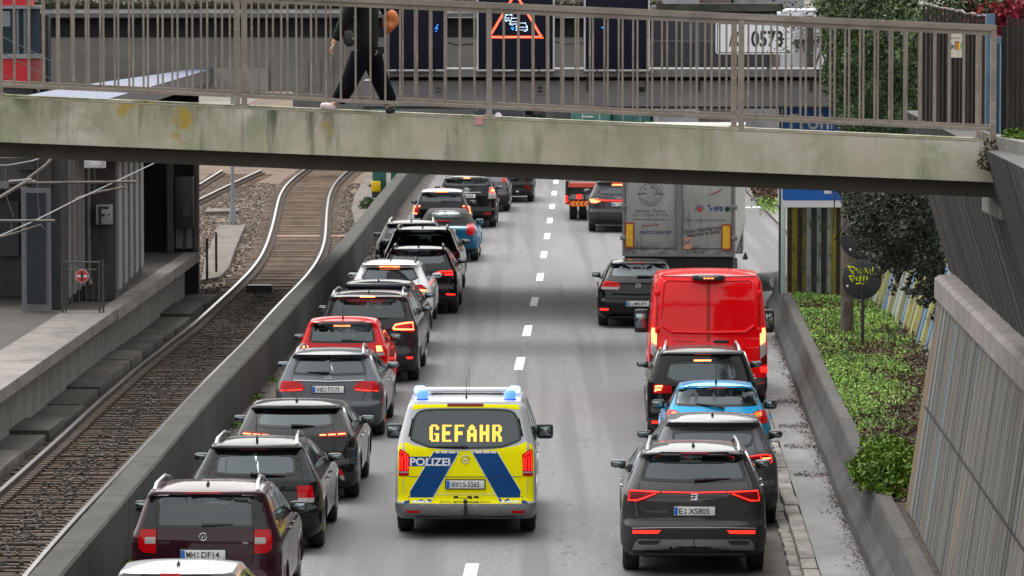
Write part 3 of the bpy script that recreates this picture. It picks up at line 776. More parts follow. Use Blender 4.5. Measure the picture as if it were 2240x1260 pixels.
# ------------------------------------------------------------------ the vehicles of the photograph
GL, GR = 'cars queuing in the left lane', 'cars queuing in the right lane'
CARS = [
 dict(name='grey_suv', group=GR, label='dark grey SUV with a red light strip across its tail, nearest in the right lane', paint='dark_grey_paint', kind='suv', W=.92, H=1.66, L=4.7,
  at=(1518.8, 58.3), fr='F', glass=[(531, 607), (742, 605), (768, 640), (805, 742), (795, 757), (531, 766)], glass_mat='glass_mid', chrome=True, rails='satin', cladding=True, aerial='fin',
  lamps=[('tail_light', 'F', [(702, 816), (868, 806), (878, 862), (815, 868), (790, 862)], 'lamp_dark', True), ('reflector', 'F', [(703, 1018), (850, 1018), (850, 1035), (718, 1035)], 'lamp_lit', True)],
  lines=[('F', [(708, 818), (862, 811), (870, 858), (825, 860)], 'lamp_lit', True, .011), ('F', [(730, 826), (822, 858)], 'lamp_lit', True, .009), ('F', [(360, 817), (531, 820), (702, 817)], 'lamp_lit', False, .008),
   ('F', [(205, 1006), (370, 1003), (531, 1003), (690, 1003), (855, 1006)], 'satin', False, .007)],
  patches=[('skid_plate', 'F', [(531, 1064), (820, 1064), (838, 1082), (852, 1118), (730, 1118), (700, 1098), (531, 1098)], 'satin', True, .02), ('exhaust_trim', 'F', [(700, 1070), (815, 1070), (826, 1080), (812, 1092), (722, 1092)], 'plastic', True, .03)],
  bumper=(.30, .60, 'plastic'), hatch=[(531, 600), (760, 600), (812, 750), (826, 800), (826, 920), (790, 965), (700, 972), (531, 972)],
  plate=('F', (422, 888, 640, 940), 'E|XS805'), emblem=('F', (530, 845), .05, 'slash'), wiper=('F', (530, 756), (720, 745)), badges=[('F', (320, 918), 'TARRACO', .31, .03)], spoiler_light=('F', (460, 606, 602, 612), 'lamp_dark')),
 dict(name='grey_crossover', group=GR, label='mid grey crossover between the nearest dark grey SUV and the blue hatchback', paint='grey_paint', kind='suv', W=.90, H=1.56, L=4.3,
  at=(1561, 63.4), fr='F', glass=[(636, 487), (835, 490), (850, 520), (826, 585), (636, 600)], glass_mat='glass_dark', cladding=True, black_mirror=True, turn=.0,
  lamps=[('tail_light', 'F', [(815, 628), (905, 612), (936, 618), (941, 655), (928, 668), (882, 668), (850, 645)], 'lamp_dark', True)],
  lines=[('F', [(820, 630), (905, 618), (932, 622), (936, 655), (924, 663), (885, 663)], 'lamp_lit', True, .009), ('F', [(880, 622), (885, 663)], 'lamp_lit', True, .009), ('F', [(890, 640), (930, 636)], 'lamp_hot', True, .012)],
  bumper=(.27, .50, 'plastic'), plate=None),
 dict(name='blue_hatchback', group=GR, label='bright blue small hatchback with orange and red tail lights', paint='blue_paint', kind='hatch', W=.835, H=1.50, L=3.8,
  at=(1568.3, 69.2), fr='F', glass=[(651, 256), (840, 262), (858, 300), (868, 352), (840, 360), (651, 363)], glass_mat='glass_dark', aerial='rod', black_mirror=True, mirror_tall=1.3, rails=None,
  lamps=[('tail_light', 'F', [(821, 412), (862, 385), (900, 376), (912, 400), (912, 450), (868, 454)], 'lamp_red', True), ('turn_signal', 'F', [(832, 410), (865, 392), (885, 392), (885, 412), (868, 420)], 'lamp_amber', True)],
  emblem=('F', (652, 403), .045, 'diamonds'), wiper=('F', (690, 375), (540, 348)), bumper=(.24, .36, 'plastic'), spoiler_light=('F', (610, 252, 690, 259), 'lamp_dark')),
 dict(name='black_people_carrier', group=GR, label='black high-roofed hatchback close behind the red van', paint='black_paint', kind='box', W=.905, H=1.58, L=4.35,
  at=(1535.6, 75.2), fr='E', glass=[(557, 866), (800, 872), (828, 900), (850, 1030), (557, 1036)], glass_mat='glass_clear', rails='satin', chrome=True, aerial='none',
  lamps=[('tail_light', 'E', [(180, 1048), (262, 1050), (325, 1060), (318, 1115), (182, 1118)], 'lamp_red', True), ('reflector', 'F', [(308, 437), (352, 437), (352, 449), (308, 449)], 'lamp_lit', True)],
  lines=[('E', [(196, 1102), (200, 1062), (250, 1062)], 'lamp_hot', True, .02), ('E', [(202, 1088), (240, 1086)], 'lamp_hot', True, .02)],
  spoiler_light=('E', (497, 852, 632, 866), 'lamp_hot'), bumper=(.24, .40, 'plastic')),
 dict(name='black_hatchback', group=GR, label='black hatchback beside the red van, standing behind the lorry', paint='black_paint', kind='hatch', W=.89, H=1.48, L=4.2,
  at=(1395.8, 100.2), fr='H', glass=[(911, 800), (1090, 806), (1118, 830), (1140, 905), (1100, 918), (911, 918)], glass_mat='glass_clear', aerial='none', black_mirror=False,
  lamps=[('tail_light', 'H', [(612, 1010), (622, 960), (655, 942), (760, 960), (765, 1000), (750, 1016)], 'lamp_red', True), ('reversing_light', 'H', [(618, 992), (760, 994), (752, 1014), (614, 1010)], 'lamp_clear', True),
   ('reflector', 'H', [(605, 1165), (672, 1165), (672, 1180), (610, 1180)], 'lamp_lit', True)],
  plate=('H', (812, 1105, 1006, 1150), 'E|MK479'), emblem=('H', (911, 983), .055, 'vw'), wiper=('H', (905, 912), (1100, 912)), spoiler_light=('H', (850, 786, 972, 800), 'lamp_dark'),
  lines=[('H', [(700, 1050), (911, 1056), (1122, 1050)], 'black_paint', False, .02)]),
 dict(name='dark_grey_suv', group=GR, label='black sloping SUV left of the lorry with a red light strip across its tail', paint='dark_grey_paint', kind='suv', W=.93, H=1.62, L=4.6,
  at=(1353.7, 137.9), fr='H', glass=[(755, 180), (640, 185), (600, 205), (580, 240), (755, 250)], glass_mat='glass_mid', aerial='none',
  lamps=[('tail_light', 'H', [(520, 280), (580, 278), (620, 290), (570, 312), (528, 308)], 'lamp_hot', True)],
  lines=[('H', [(560, 285), (650, 292), (755, 293), (860, 292), (950, 285)], 'lamp_lit', False, .02)], plate=('H', (680, 306, 840, 338), 'M|VD12'), emblem=('H', (755, 266), .07, 'rings'),
  spoiler_light=('H', (700, 156, 810, 172), 'lamp_hot'), bumper=(.27, .46, 'plastic')),
 # ---- left lane
 dict(name='silver_hatchback', group=GL, label='pale silver car at the lower left edge, only its roof in view', paint='silver_paint', kind='hatch', W=.88, H=1.46, L=4.2,
  at=(373, 47.6), fr='C', glass=[(568, 1262), (900, 1262), (960, 1300), (990, 1420), (568, 1440)], glass_mat='glass_mid', spoiler_light=('C', (485, 1222, 652, 1246), 'lamp_red'),
  lamps=[('tail_light', 'C', [(920, 1500), (1060, 1490), (1080, 1600), (930, 1610)], 'lamp_red', True)], plate=None),
 dict(name='maroon_suv', group=GL, label='maroon boxy SUV with thick silver roof rails in the lower left', paint='maroon_paint', kind='box', W=.897, H=1.68, L=4.25,
  at=(446, 53.7), fr='C', glass=[(838, 603), (1240, 606), (1246, 640), (1246, 872), (838, 876)], gsm=0, glass_mat='glass_mid', rails='silver_paint', black_mirror=True, mirror_tall=1.25, wrap_black=('C', [(1250, 605), (1300, 610), (1350, 870), (1250, 874)]),
  lamps=[('tail_light', 'C', [(1246, 884), (1368, 884), (1390, 950), (1386, 1040), (1350, 1072), (1246, 1078)], 'lamp_red', True), ('reversing_light', 'C', [(1250, 948), (1335, 948), (1340, 975), (1335, 1000), (1250, 1000)], 'lamp_clear', True)],
  plate=('C', (652, 1045, 1014, 1125), 'MH|DF14'), emblem=('C', (833, 943), .043, 'badge'), wiper=('C', (820, 850), (1080, 843)), badges=[('C', (512, 990), 'YETI', .13, .025), ('C', (1172, 993), 'TDI', .07, .022)],
  spoiler_light=('C', (690, 568, 985, 592), 'lamp_dark'), bumper=(.26, .56, 'grey_plastic'), hatch=[(838, 598), (1242, 600), (1246, 880), (1244, 1130), (1200, 1192), (838, 1200)]),
 dict(name='black_estate', group=GL, label='black estate car directly ahead of the maroon SUV', paint='black_paint', kind='wagon', W=.89, H=1.49, L=4.55,
  at=(554.8, 60.66), fr='C', glass=[(1237, 266), (1540, 268), (1580, 300), (1590, 400), (1570, 450), (1237, 455)], glass_mat='glass_clear', rails='silver_paint', aerial='rod',
  lamps=[('tail_light', 'C', [(1592, 530), (1712, 526), (1732, 640), (1722, 665), (1600, 662)], 'lamp_red', True), ('reversing_light', 'C', [(1598, 628), (1730, 626), (1722, 665), (1602, 662)], 'lamp_clear', True),
   ('reflector', 'C', [(1475, 860), (1630, 860), (1630, 873), (1485, 873)], 'lamp_red', True)],
  plate=('C', (1080, 575, 1402, 655), 'MH|J79'), wiper=('C', (1215, 440), (1500, 452)), spoiler_light=('C', (1128, 226, 1352, 242), 'lamp_dark'), hatch=[(1240, 262), (1590, 262), (1650, 480), (1660, 560), (1600, 700), (1500, 740), (1240, 745)]),
 dict(name='black_coupe_hatchback', group=GL, label='glossy black hatchback with narrow three-bar red tail lights', paint='black_paint', kind='hatch', W=.925, H=1.45, L=4.35,
  at=(641.4, 66.65), fr='B', glass=[(635, 552), (900, 556), (935, 590), (948, 660), (900, 682), (635, 692)], glass_mat='glass_dark', chrome=True,
  lamps=[('tail_light', 'B', [(832, 738), (960, 718), (1040, 716), (1040, 758), (840, 760)], 'lamp_dark', True), ('reflector', 'B', [(945, 998), (1005, 1005), (1022, 1050), (975, 1045)], 'lamp_red', True), ('reversing_light', 'B', [(978, 1046), (1022, 1050), (1028, 1085), (1005, 1080)], 'lamp_clear', True)],
  lines=[('B', [(838, 747), (885, 746)], 'lamp_hot', True, .011), ('B', [(903, 745), (958, 742)], 'lamp_hot', True, .011), ('B', [(975, 740), (1032, 736)], 'lamp_hot', True, .011), ('B', [(830, 1052), (930, 1056), (990, 1096), (840, 1098)], 'chrome', True, .008)],
  bumper=(.22, .44, 'plastic'), wiper=('B', (620, 675), (800, 675)), plate=None),
 dict(name='grey_estate', group=GL, label='steel grey estate car with a chrome strip above its number plate', paint='steel_paint', kind='wagon', W=.905, H=1.46, L=4.7,
  at=(718.6, 75.9), fr='B', glass=[(905, 148), (1150, 152), (1180, 200), (1197, 268), (1180, 280), (905, 285)], glass_mat='glass_dark', rails='satin', chrome=True, aerial='none',
  lamps=[('tail_light', 'B', [(1092, 375), (1130, 340), (1190, 330), (1270, 330), (1290, 380), (1280, 410), (1110, 400)], 'lamp_red', True)],
  lines=[('B', [(640, 328), (905, 336), (1170, 328)], 'chrome', False, .012), ('B', [(1110, 394), (1180, 400), (1278, 404)], 'lamp_lit', True, .012), ('B', [(1090, 600), (1180, 602), (1205, 630), (1180, 668), (1110, 670)], 'chrome', True, .008)],
  plate=('B', (778, 360, 1028, 420), 'VIE|T7177'), emblem=('B', (902, 308), .045, 'star'), wiper=('B', (912, 268), (742, 262)), hatch=[(905, 140), (1160, 140), (1200, 285), (1195, 420), (1150, 490), (905, 500)]),
 dict(name='red_hatchback', group=GL, label='red small high car with a thin rod aerial in the left queue', paint='red_paint', kind='box', W=.82, H=1.60, L=3.75,
  at=(748, 81.5), fr='A', glass=[(658, 572), (870, 574), (895, 600), (912, 725), (880, 736), (658, 738)], glass_mat='glass_clear', aerial='rod', black_mirror=True,
  lamps=[('tail_light', 'A', [(916, 752), (955, 750), (975, 790), (985, 855), (922, 858)], 'lamp_red', True), ('brake_lamp', 'A', [(918, 757), (955, 757), (970, 800), (922, 802)], 'lamp_hot', True), ('reversing_light', 'A', [(922, 808), (978, 808), (980, 830), (924, 832)], 'lamp_clear', True)],
  spoiler_light=('A', (595, 598, 722, 610), 'lamp_hot'), wiper=('A', (655, 716), (840, 722))),
 dict(name='dark_people_carrier', group=GL, label='dark brown-grey people carrier with its brake lights lit ahead of the red car', paint='brown_grey_paint', kind='box', W=.95, H=1.73, L=4.85,
  at=(804.3, 86.4), fr='A', glass=[(858, 386), (1100, 390), (1125, 430), (1152, 545), (1130, 556), (858, 552)], glass_mat='glass_mid', rails='satin',
  lamps=[('tail_light', 'A', [(1035, 632), (1060, 590), (1140, 577), (1205, 570), (1212, 640), (1200, 656), (1120, 645)], 'lamp_red', True), ('reflector', 'A', [(1150, 841), (1198, 841), (1198, 857), (1155, 857)], 'lamp_lit', True)],
  lines=[('A', [(1048, 628), (1068, 597), (1140, 585), (1195, 580), (1203, 630), (1120, 632), (1052, 630)], 'lamp_hot', True, .018)],
  spoiler_light=('A', (797, 366, 912, 382), 'lamp_hot'), emblem=('A', (1077, 695), .035, 'diamond'), wiper=('A', (900, 545), (1030, 548)), bumper=(.24, .40, 'plastic'), hatch=[(858, 380), (1120, 380), (1160, 560), (1150, 740), (1100, 785), (858, 790)]),
 dict(name='navy_crossover', group=GL, label='navy crossover with a panoramic glass roof beside the black queue', paint='navy_paint', kind='suv', W=.92, H=1.54, L=4.5,
  at=(825, 92.4), fr='A', glass=[(928, 330), (1090, 332), (1120, 400), (1130, 450), (928, 460)], glass_mat='glass_dark',
  lamps=[('tail_light', 'A', [(1100, 470), (1185, 452), (1222, 460), (1222, 495), (1110, 495)], 'lamp_dark', True)], lines=[('A', [(1110, 480), (1216, 465)], 'lamp_lit', True, .014), ('A', [(1115, 490), (1216, 480)], 'lamp_lit', True, .012)], bumper=(.24, .42, 'plastic')),
 dict(name='white_estate', group=GL, label='silver-white estate car with short dark roof rails, brake lights lit', paint='white_paint', kind='wagon', W=.90, H=1.52, L=4.6,
  at=(852, 99.2), fr='A', glass=[(1022, 150), (1190, 152), (1215, 175), (1250, 262), (1022, 264)], glass_mat='glass_dark', rails='plastic',
  lamps=[('tail_light', 'A', [(1195, 296), (1270, 290), (1308, 325), (1305, 345), (1240, 340)], 'lamp_red', True), ('brake_lamp', 'A', [(1240, 324), (1302, 328), (1304, 343), (1245, 340)], 'lamp_hot', True)], spoiler_light=('A', (945, 146, 1098, 160), 'lamp_hot'), bumper=(.22, .36, 'plastic')),
 dict(name='black_suv', group=GL, label='black SUV with angular lit red tail lights behind the silver-white estate', paint='black_paint', kind='suv', W=.90, H=1.55, L=4.4,
  at=(913.6, 104.0), fr='G', glass=[(1405, 925), (1620, 930), (1650, 960), (1700, 1070), (1405, 1076)], glass_mat='glass_dark', rails='black_paint', mirror=1.,
  lamps=[('tail_light', 'G', [(1575, 1150), (1610, 1130), (1740, 1122), (1755, 1150), (1750, 1180), (1670, 1178)], 'lamp_red', True), ('reflector', 'A', [(1450, 356), (1522, 358), (1522, 370), (1460, 368)], 'lamp_lit', True)],
  lines=[('G', [(1590, 1152), (1660, 1138), (1740, 1138)], 'lamp_lit', True, .022), ('G', [(1670, 1168), (1745, 1166)], 'lamp_lit', True, .022)], bumper=(.24, .44, 'plastic')),
 dict(name='large_black_suv', group=GL, label='tall black SUV with black roof rails and dark tinted rear window', paint='black_paint', kind='suv', W=.93, H=1.68, L=4.7,
  at=(922.8, 109.9), fr='G', glass=[(1446, 734), (1660, 738), (1682, 772), (1712, 860), (1446, 866)], glass_mat='glass_soft', rails='black_paint',
  lamps=[('tail_light', 'G', [(1700, 950), (1790, 940), (1810, 1000), (1720, 1010)], 'lamp_dark', True)], bumper=(.24, .46, 'plastic')),
 dict(name='black_city_car', group=GL, label='black car with a bright grey roof tight against the concrete barrier', paint='black_paint', kind='hatch', W=.90, H=1.53, L=4.3,
  at=(898, 115.6), fr='G', glass=[(1360, 690), (1500, 690), (1560, 720), (1580, 780), (1360, 790)], glass_mat='glass_mid', aerial='rod', lamps=[], rails='satin'),
 dict(name='blue_convertible', group=GL, label='blue convertible with a black fabric roof and small curved rear window', paint='mini_blue', top='soft_top', kind='hatch', W=.865, H=1.41, L=3.85, belt=.96,
  at=(976, 123.5), fr='G', glass=[(1672, 536), (1780, 540), (1825, 560), (1845, 600), (1838, 612), (1672, 616)], gsm=2, glass_mat='glass_mid', band=.02, aerial='none', noside=True, mirror_tall=1.4,
  rear=[(.19, .22), (.24, .10), (.34, .03), (.50, 0), (.70, .02), (.88, .06), (.93, .10), (.955, .22), (.965, .26), (1.29, .45), (1.335, .58), (1.36, .78)], ze=1.36,
  hwt=[(.19, .76), (.26, .83), (.36, .86), (.6, .865), (.85, .85), (.95, .78), (.965, .74), (1.2, .62), (1.30, .56), (1.36, .50)], rr=[(.19, .18), (.9, .24), (.97, .2), (1.36, .3)],
  lamps=[('tail_light', 'G', [(1888, 690), (1905, 670), (1945, 668), (1962, 690), (1962, 765), (1945, 782), (1900, 780), (1886, 762)], 'lamp_red', True)], plate=('G', (1590, 718, 1775, 765), 'E|MI27'), lines=[('G', [(1500, 646), (1670, 648), (1720, 648)], 'lamp_red', False, .02)], bumper=(.24, .36, 'plastic')),
 dict(name='white_roofed_hatchback', group=GL, label='small black hatchback with a white roof, brake lights lit, near the footbridge', paint='black_paint', kind='box', W=.80, H=1.57, L=3.7,
  at=(966, 132.5), fr='G', glass=[(1640, 352), (1810, 356), (1830, 370), (1850, 450), (1830, 462), (1640, 464)], glass_mat='glass_clear', aerial='rod', white_roof=True, black_mirror=True,
  lamps=[('tail_light', 'G', [(1358, 575), (1352, 530), (1372, 495), (1438, 488), (1420, 540), (1408, 576)], 'lamp_red', True)], lines=[('G', [(1428, 498), (1380, 505), (1366, 535), (1366, 566), (1400, 570)], 'lamp_hot', True, .025)],
  spoiler_light=('G', (1585, 332, 1700, 350), 'lamp_hot'), wiper=('G', (1640, 452), (1785, 448))),
 dict(name='black_people_mover', group=GL, label='black compact people carrier with round lit brake lamps, just past the footbridge', paint='black_paint', kind='box', W=.90, H=1.62, L=4.4,
  at=(1020.8, 140.4), fr='G', glass=[(1885, 205), (2080, 208), (2100, 230), (2115, 280), (2080, 304), (1885, 308)], glass_mat='glass_clear', aerial='none',
  lamps=[('tail_light', 'G', [(2110, 310), (2165, 310), (2178, 360), (2172, 420), (2096, 425), (2100, 370)], 'lamp_clear', True), ('brake_lamp', 'G', [(2110, 325), (2135, 315), (2160, 325), (2165, 350), (2150, 370), (2120, 370), (2106, 350)], 'lamp_lit', True),
   ('brake_lamp_core', 'G', [(2122, 335), (2136, 330), (2150, 335), (2152, 350), (2136, 358), (2122, 352)], 'lamp_hot', True), ('reflector', 'G', [(2055, 562), (2122, 562), (2122, 578), (2055, 578)], 'lamp_red', True)],
  plate=('G', (1795, 375, 1980, 420), 'E|S3369'), emblem=('G', (1885, 340), .075, 'ovals'), lines=[('G', [(1745, 366), (1885, 368), (2025, 363)], 'chrome', False, .014)], spoiler_light=('G', (1855, 196, 1920, 208), 'lamp_hot'), wiper=('G', (1880, 302), (2010, 296))),
 dict(name='grey_hatchback', group=GL, label='grey car mostly hidden beside the black compact people carrier', paint='grey_paint', kind='hatch', W=.88, H=1.5, L=4.1,
  at=(1056, 150.0), fr='I', glass=[(-20, 60), (180, 60), (210, 150), (-20, 160)], glass_mat='glass_mid', aerial='none', lamps=[('tail_light', 'I', [(235, 190), (290, 185), (300, 240), (245, 250)], 'lamp_red', True)], bumper=(.24, .62, 'plastic')),
 dict(name='black_sports_suv', group=GL, label='low black SUV right of the half-hidden grey car, farthest in the left queue', paint='black_paint', kind='suv', W=.95, H=1.6, L=4.6,
  at=(1106.7, 156.4), fr='I', glass=[(294, 60), (500, 60), (560, 180), (294, 190)], glass_mat='glass_dark', aerial='none', lamps=[('tail_light', 'I', [(535, 290), (610, 285), (635, 345), (600, 350)], 'lamp_dark', True)],
  lines=[('I', [(430, 372), (470, 372)], 'satin', True, .04)], bumper=(.24, .5, 'plastic')),
 # ---- seen through the railing
 dict(name='far_white_van', group='vehicles seen through the railing', label='white car roof seen low through the railing left of the person', paint='white_paint', kind='box', W=.95, H=1.9, L=4.8,
  at=(1010, 176), fr='G', glass=[(1885, 205), (2080, 208), (2115, 280), (1885, 308)], rear=None, aerial='none', lamps=[]),
 dict(name='dark_tall_van', cat='van', group='vehicles seen through the railing', label='dark blue van with a white round mark seen through the railing above the queue', paint='navy_paint', kind='box', W=1.0, H=2.6, L=5.4,
  at=(1095, 186), fr='G', glass=[(1885, -205), (2080, -208), (2115, -100), (1885, -90)], rear=None, aerial='none', lamps=[]),
]
SIMPLE = ('far_white_van', 'dark_tall_van')
for d in CARS:
    if d['name'] in SIMPLE: continue
    c = make_car({k: v for k, v in d.items() if v is not None or k in ('glass',)})
    if d.get('white_roof'):
        for o in c.root.children:
            if o.name.startswith('body'):
                o.data.materials.append(M['white_paint'])
                for p in o.data.polygons:
                    if p.center.z > c.ze - .02: p.material_index = 1

# ---- police van
M['van_silver'] = paintmat('van_silver', (.46, .47, .49), .2); M['bumper_silver'] = paintmat('bumper_silver', (.24, .245, .26), .4)
PV = dict(name='police_van', label='yellow and blue police van driving between the queues with GEFAHR in its rear window', cat='police van', paint='van_silver', kind='box', W=.964, H=1.89, L=5.1, at=(1018.3, 62.4), turn=-.012, fr='D',
  rear=[(.25, .16), (.31, .04), (.40, 0), (.47, .0), (.485, .02), (.52, .055), (.9, .07), (1.2, .10), (1.28, .13), (1.74, .26), (1.78, .27), (1.84, .31)], ze=1.84, crown=.05,
  hwt=[(.25, .90), (.33, .95), (.5, .964), (1.0, .962), (1.2, .945), (1.3, .925), (1.74, .81), (1.79, .79), (1.84, .75)], rr=[(.25, .14), (.5, .16), (1.2, .13), (1.84, .10)], belt=1.12,
  front=[(.25, 4.9), (.6, 5.1), (.9, 5.0), (1.0, 4.6), (1.12, 4.2), (1.84, 3.2)], side=(.6, 3.9),
  glass=[(624, 294), (880, 296), (955, 310), (990, 360), (1013, 500), (1000, 522), (900, 560), (860, 570), (624, 576)], gsm=1, glass_mat='glass_dark', band=.03, black_mirror=True, mirror=1.15, mirror_tall=1.5, aerial='none', rw=.34, yw=.95,
  lamps=[('tail_light', 'D', [(1015, 612), (1050, 588), (1074, 574), (1082, 590), (1085, 758), (1018, 760)], 'lamp_red', True), ('reversing_light', 'D', [(1019, 728), (1084, 728), (1085, 740), (1019, 740)], 'lamp_clear', True),
    ('reflector', 'D', [(938, 996), (1035, 996), (1030, 1012), (945, 1012)], 'lamp_red', True)],
  lines=[('D', [(1026, 720), (1025, 640), (1036, 615), (1068, 590), (1074, 640), (1075, 722)], 'lamp_lit', True, .008), ('D', [(1042, 720), (1042, 640), (1056, 618), (1060, 640), (1060, 722)], 'lamp_lit', True, .008)],
  plate=('D', (489, 785, 758, 848), 'NRW|5-5565'), emblem=('D', (624, 645), .054, 'star'), wiper=('D', (640, 560), (365, 560)), spoiler_light=('D', (500, 262, 748, 281), 'lamp_dark'))
pv = make_car(PV); pr = pv.root
def pvp(nm, pts, mt, off, mirror=False, step=.06, fr='D'):
    p = pv.poly(fr, pts)
    for sg in ((1, -1) if mirror else (1,)): pv.patch(nm, pv.touv([(sg * x, z) for x, z in p]), M[mt], off, pr, step, thick=.0022)
g = lambda *a: list(a)
pvp('yellow_foil', [(624, 588), (760, 584), (880, 580), (985, 552), (1040, 525), (1078, 540), (1092, 580), (1092, 962), (1012, 966), (990, 953), (624, 953)], 'pol_yellow', .003, True)
pvp('yellow_roof_band', [(624, 266), (990, 268), (998, 305), (900, 291), (624, 290)], 'pol_yellow', .003, True)
pvp('blue_stripe', [(1055, 404), (1448, 404), (1810, 1010), (1800, 1150), (1500, 1180)], 'pol_blue', .0055, False, fr='J')
pvp('blue_stripe', [(880, 404), (480, 404), (118, 1010), (125, 1150), (430, 1190)], 'pol_blue', .0055, False, fr='J')
pvp('blue_band', [(104, 482), (470, 482), (470, 628), (104, 628)], 'pol_blue', .0065, False, fr='J')
pvp('blue_corner', [(1012, 893), (1068, 966), (1014, 966)], 'pol_blue', .0055, True)
for (x0, x1) in ((505, 574), (592, 692), (710, 815), (833, 865), (1078, 1095), (1114, 1220), (1236, 1340), (1356, 1440)): pvp('reflective_mark', [(x0, 400), (x1, 400), (x1, 430), (x0, 430)], 'pol_white', .0075, fr='J')
for (x0, x1) in ((160, 215), (232, 335), (352, 430), (1510, 1570), (1590, 1690), (1708, 1780)): pvp('reflective_mark', [(x0, 1156), (x1, 1156), (x1, 1190), (x0, 1190)], 'pol_white', .0075, fr='J')
# white edge lines of the stripes
for a, b in (((1060, 404), (1500, 1185)), ((1452, 404), (1814, 1010)), ((876, 404), (430, 1188)), ((484, 404), (330, 640)), ((350, 630), (118, 1012))):
    (x0, z0), (x1, z1) = pv.poly('J', [a, b]); n = 8
    MB().tube([pv.P(pv.u_of_x(x0 + (x1 - x0) * k / n, z0 + (z1 - z0) * k / n), z0 + (z1 - z0) * k / n) + Vector((0, -.0075, 0)) for k in range(n + 1)], .0045, 4).build('white_edging', M['pol_white'], pr)
for yy, xa, xb in ((787, 106, 1815), (1057, 490, 1432)):
    (x0, z0), (x1, z1) = pv.poly('J', [(xa, yy), (xb, yy)]); n = 12
    MB().tube([pv.P(pv.u_of_x(x0 + (x1 - x0) * k / n, z0), z0) + Vector((0, -.006, 0)) for k in range(n + 1)], .004, 4).build('panel_line', M['pol_white' if yy > 1000 else 'plastic'], pr)
def pvtext(nm, txt, fr, x0, y0, x1, y1, mt, bold=.0, off=.011):
    (xa, za), (xb, zb_) = pv.poly(fr, [(x0, y0), (x1, y1)]); mb = MB()
    text_on(mb, txt, lambda a, b: pv.P(pv.u_of_x(a, b), b) + Vector((0, -off, 0)), xb - xa, za - zb_, 0, bold, (xa + xb) / 2, (za + zb_) / 2)
    mb.build(nm, M[mt], pr)
pvtext('word_polizei', 'POLIZEI', 'J', 118, 500, 732, 618, 'pol_white', .03)
pvtext('small_slogan', 'BEI STAU', 'J', 580, 1162, 752, 1186, 'ink', 0)
pvtext('small_slogan', 'RETTUNGSGASSE', 'J', 782, 1162, 1172, 1188, 'ink', .03)
pvtext('small_slogan', 'BILDEN!', 'J', 1192, 1162, 1342, 1186, 'ink', 0)
pvtext('arrow_mark', '<--->', 'J', 880, 1100, 966, 1130, 'ink', .02)
for cx in (822, 1030, 1132): pvp('car_pictogram', [(cx - 40, 1140), (cx - 40, 1112), (cx - 28, 1084), (cx + 28, 1084), (cx + 40, 1112), (cx + 40, 1140), (cx + 24, 1140), (cx + 20, 1130), (cx - 20, 1130), (cx - 24, 1140)], 'ink', .008, fr='J')
# dot-matrix word
LET = {'G': [' XXXX ', 'XX  XX', 'XX  XX', 'XX    ', 'XX    ', 'XX XXX', 'XX  XX', 'XX  XX', 'XX  XX', ' XXXXX'], 'E': ['XXXXXX', 'XX    ', 'XX    ', 'XX    ', 'XXXXX ', 'XXXXX ', 'XX    ', 'XX    ', 'XX    ', 'XXXXXX'],
       'F': ['XXXXXX', 'XX    ', 'XX    ', 'XX    ', 'XXXXX ', 'XXXXX ', 'XX    ', 'XX    ', 'XX    ', 'XX    '], 'A': ['  XX  ', ' XXXX ', ' XXXX ', 'XX  XX', 'XX  XX', 'XXXXXX', 'XXXXXX', 'XX  XX', 'XX  XX', 'XX  XX'],
       'H': ['XX  XX', 'XX  XX', 'XX  XX', 'XX  XX', 'XXXXXX', 'XXXXXX', 'XX  XX', 'XX  XX', 'XX  XX', 'XX  XX'], 'R': ['XXXXX ', 'XX  XX', 'XX  XX', 'XX  XX', 'XXXXX ', 'XXXXX ', 'XX XX ', 'XX  XX', 'XX  XX', 'XX  XX']}
(lx0, lz1), (lx1, lz0) = pv.poly('D', [(378, 406), (874, 522)])
pitch = (lx1 - lx0) / (6 * 6 + 5 * 2.0); ph = (lz1 - lz0) / 10
for i, ch in enumerate('GEFAHR'):
    mb = MB(); ox = lx0 + i * 8.0 * pitch
    for r, row in enumerate(LET[ch]):
        for c_, k in enumerate(row):
            if k == ' ': continue
            for a in (0, 1):
                for b in (0, 1):
                    x = ox + (c_ + .25 + a * .5) * pitch; z = lz1 - (r + .25 + b * .5) * ph; e = pitch * .215; f = ph * .215
                    p = lambda dx, dz: pv.P(pv.u_of_x(x + dx, z + dz), z + dz) + Vector((0, -.012, 0))
                    mb.quad(p(-e, -f), p(e, -f), p(e, f), p(-e, f))
    mb.build('led_letter', M['led_orange'], pr, smooth=False)
# bumper sides, tow bar, blue lights
n = 14
bt = [(1.25 * (k / n * 2 - 1), .468) for k in range(n + 1)]; bb = [(1.25 * (1 - k / n * 2), .27) for k in range(n + 1)]
pv.patch('rear_bumper', bt + bb, M['bumper_silver'], .012, pr, .05)
MB().box((0, -.02, .36), (.05, .06, .16), bev=.015).tube([(0, -.03, .42), (0, -.10, .43), (0, -.12, .50)], .02).lathe((0, -.12, .52), [(.01, -.03), (.027, -.012), (.027, .012), (.01, .03)], 'z', 10).box((0, .06, .29), (.42, .08, .06), bev=.01).build('tow_bar', M['plastic'], pr)
lb = empty_part('light_bar', pr)
yb = 1.25; zb2 = 1.90
MB().box((0, yb, zb2 + .02), (1.18, .22, .055), bev=.022).build('bar_housing', M['white_paint'], lb)
MB().box((0, yb - .13, zb2 - .03), (1.0, .03, .03), bev=.01).box((-.42, yb, zb2 - .06), (.12, .16, .06)).box((.42, yb, zb2 - .06), (.12, .16, .06)).build('bar_mount', M['plastic'], lb)
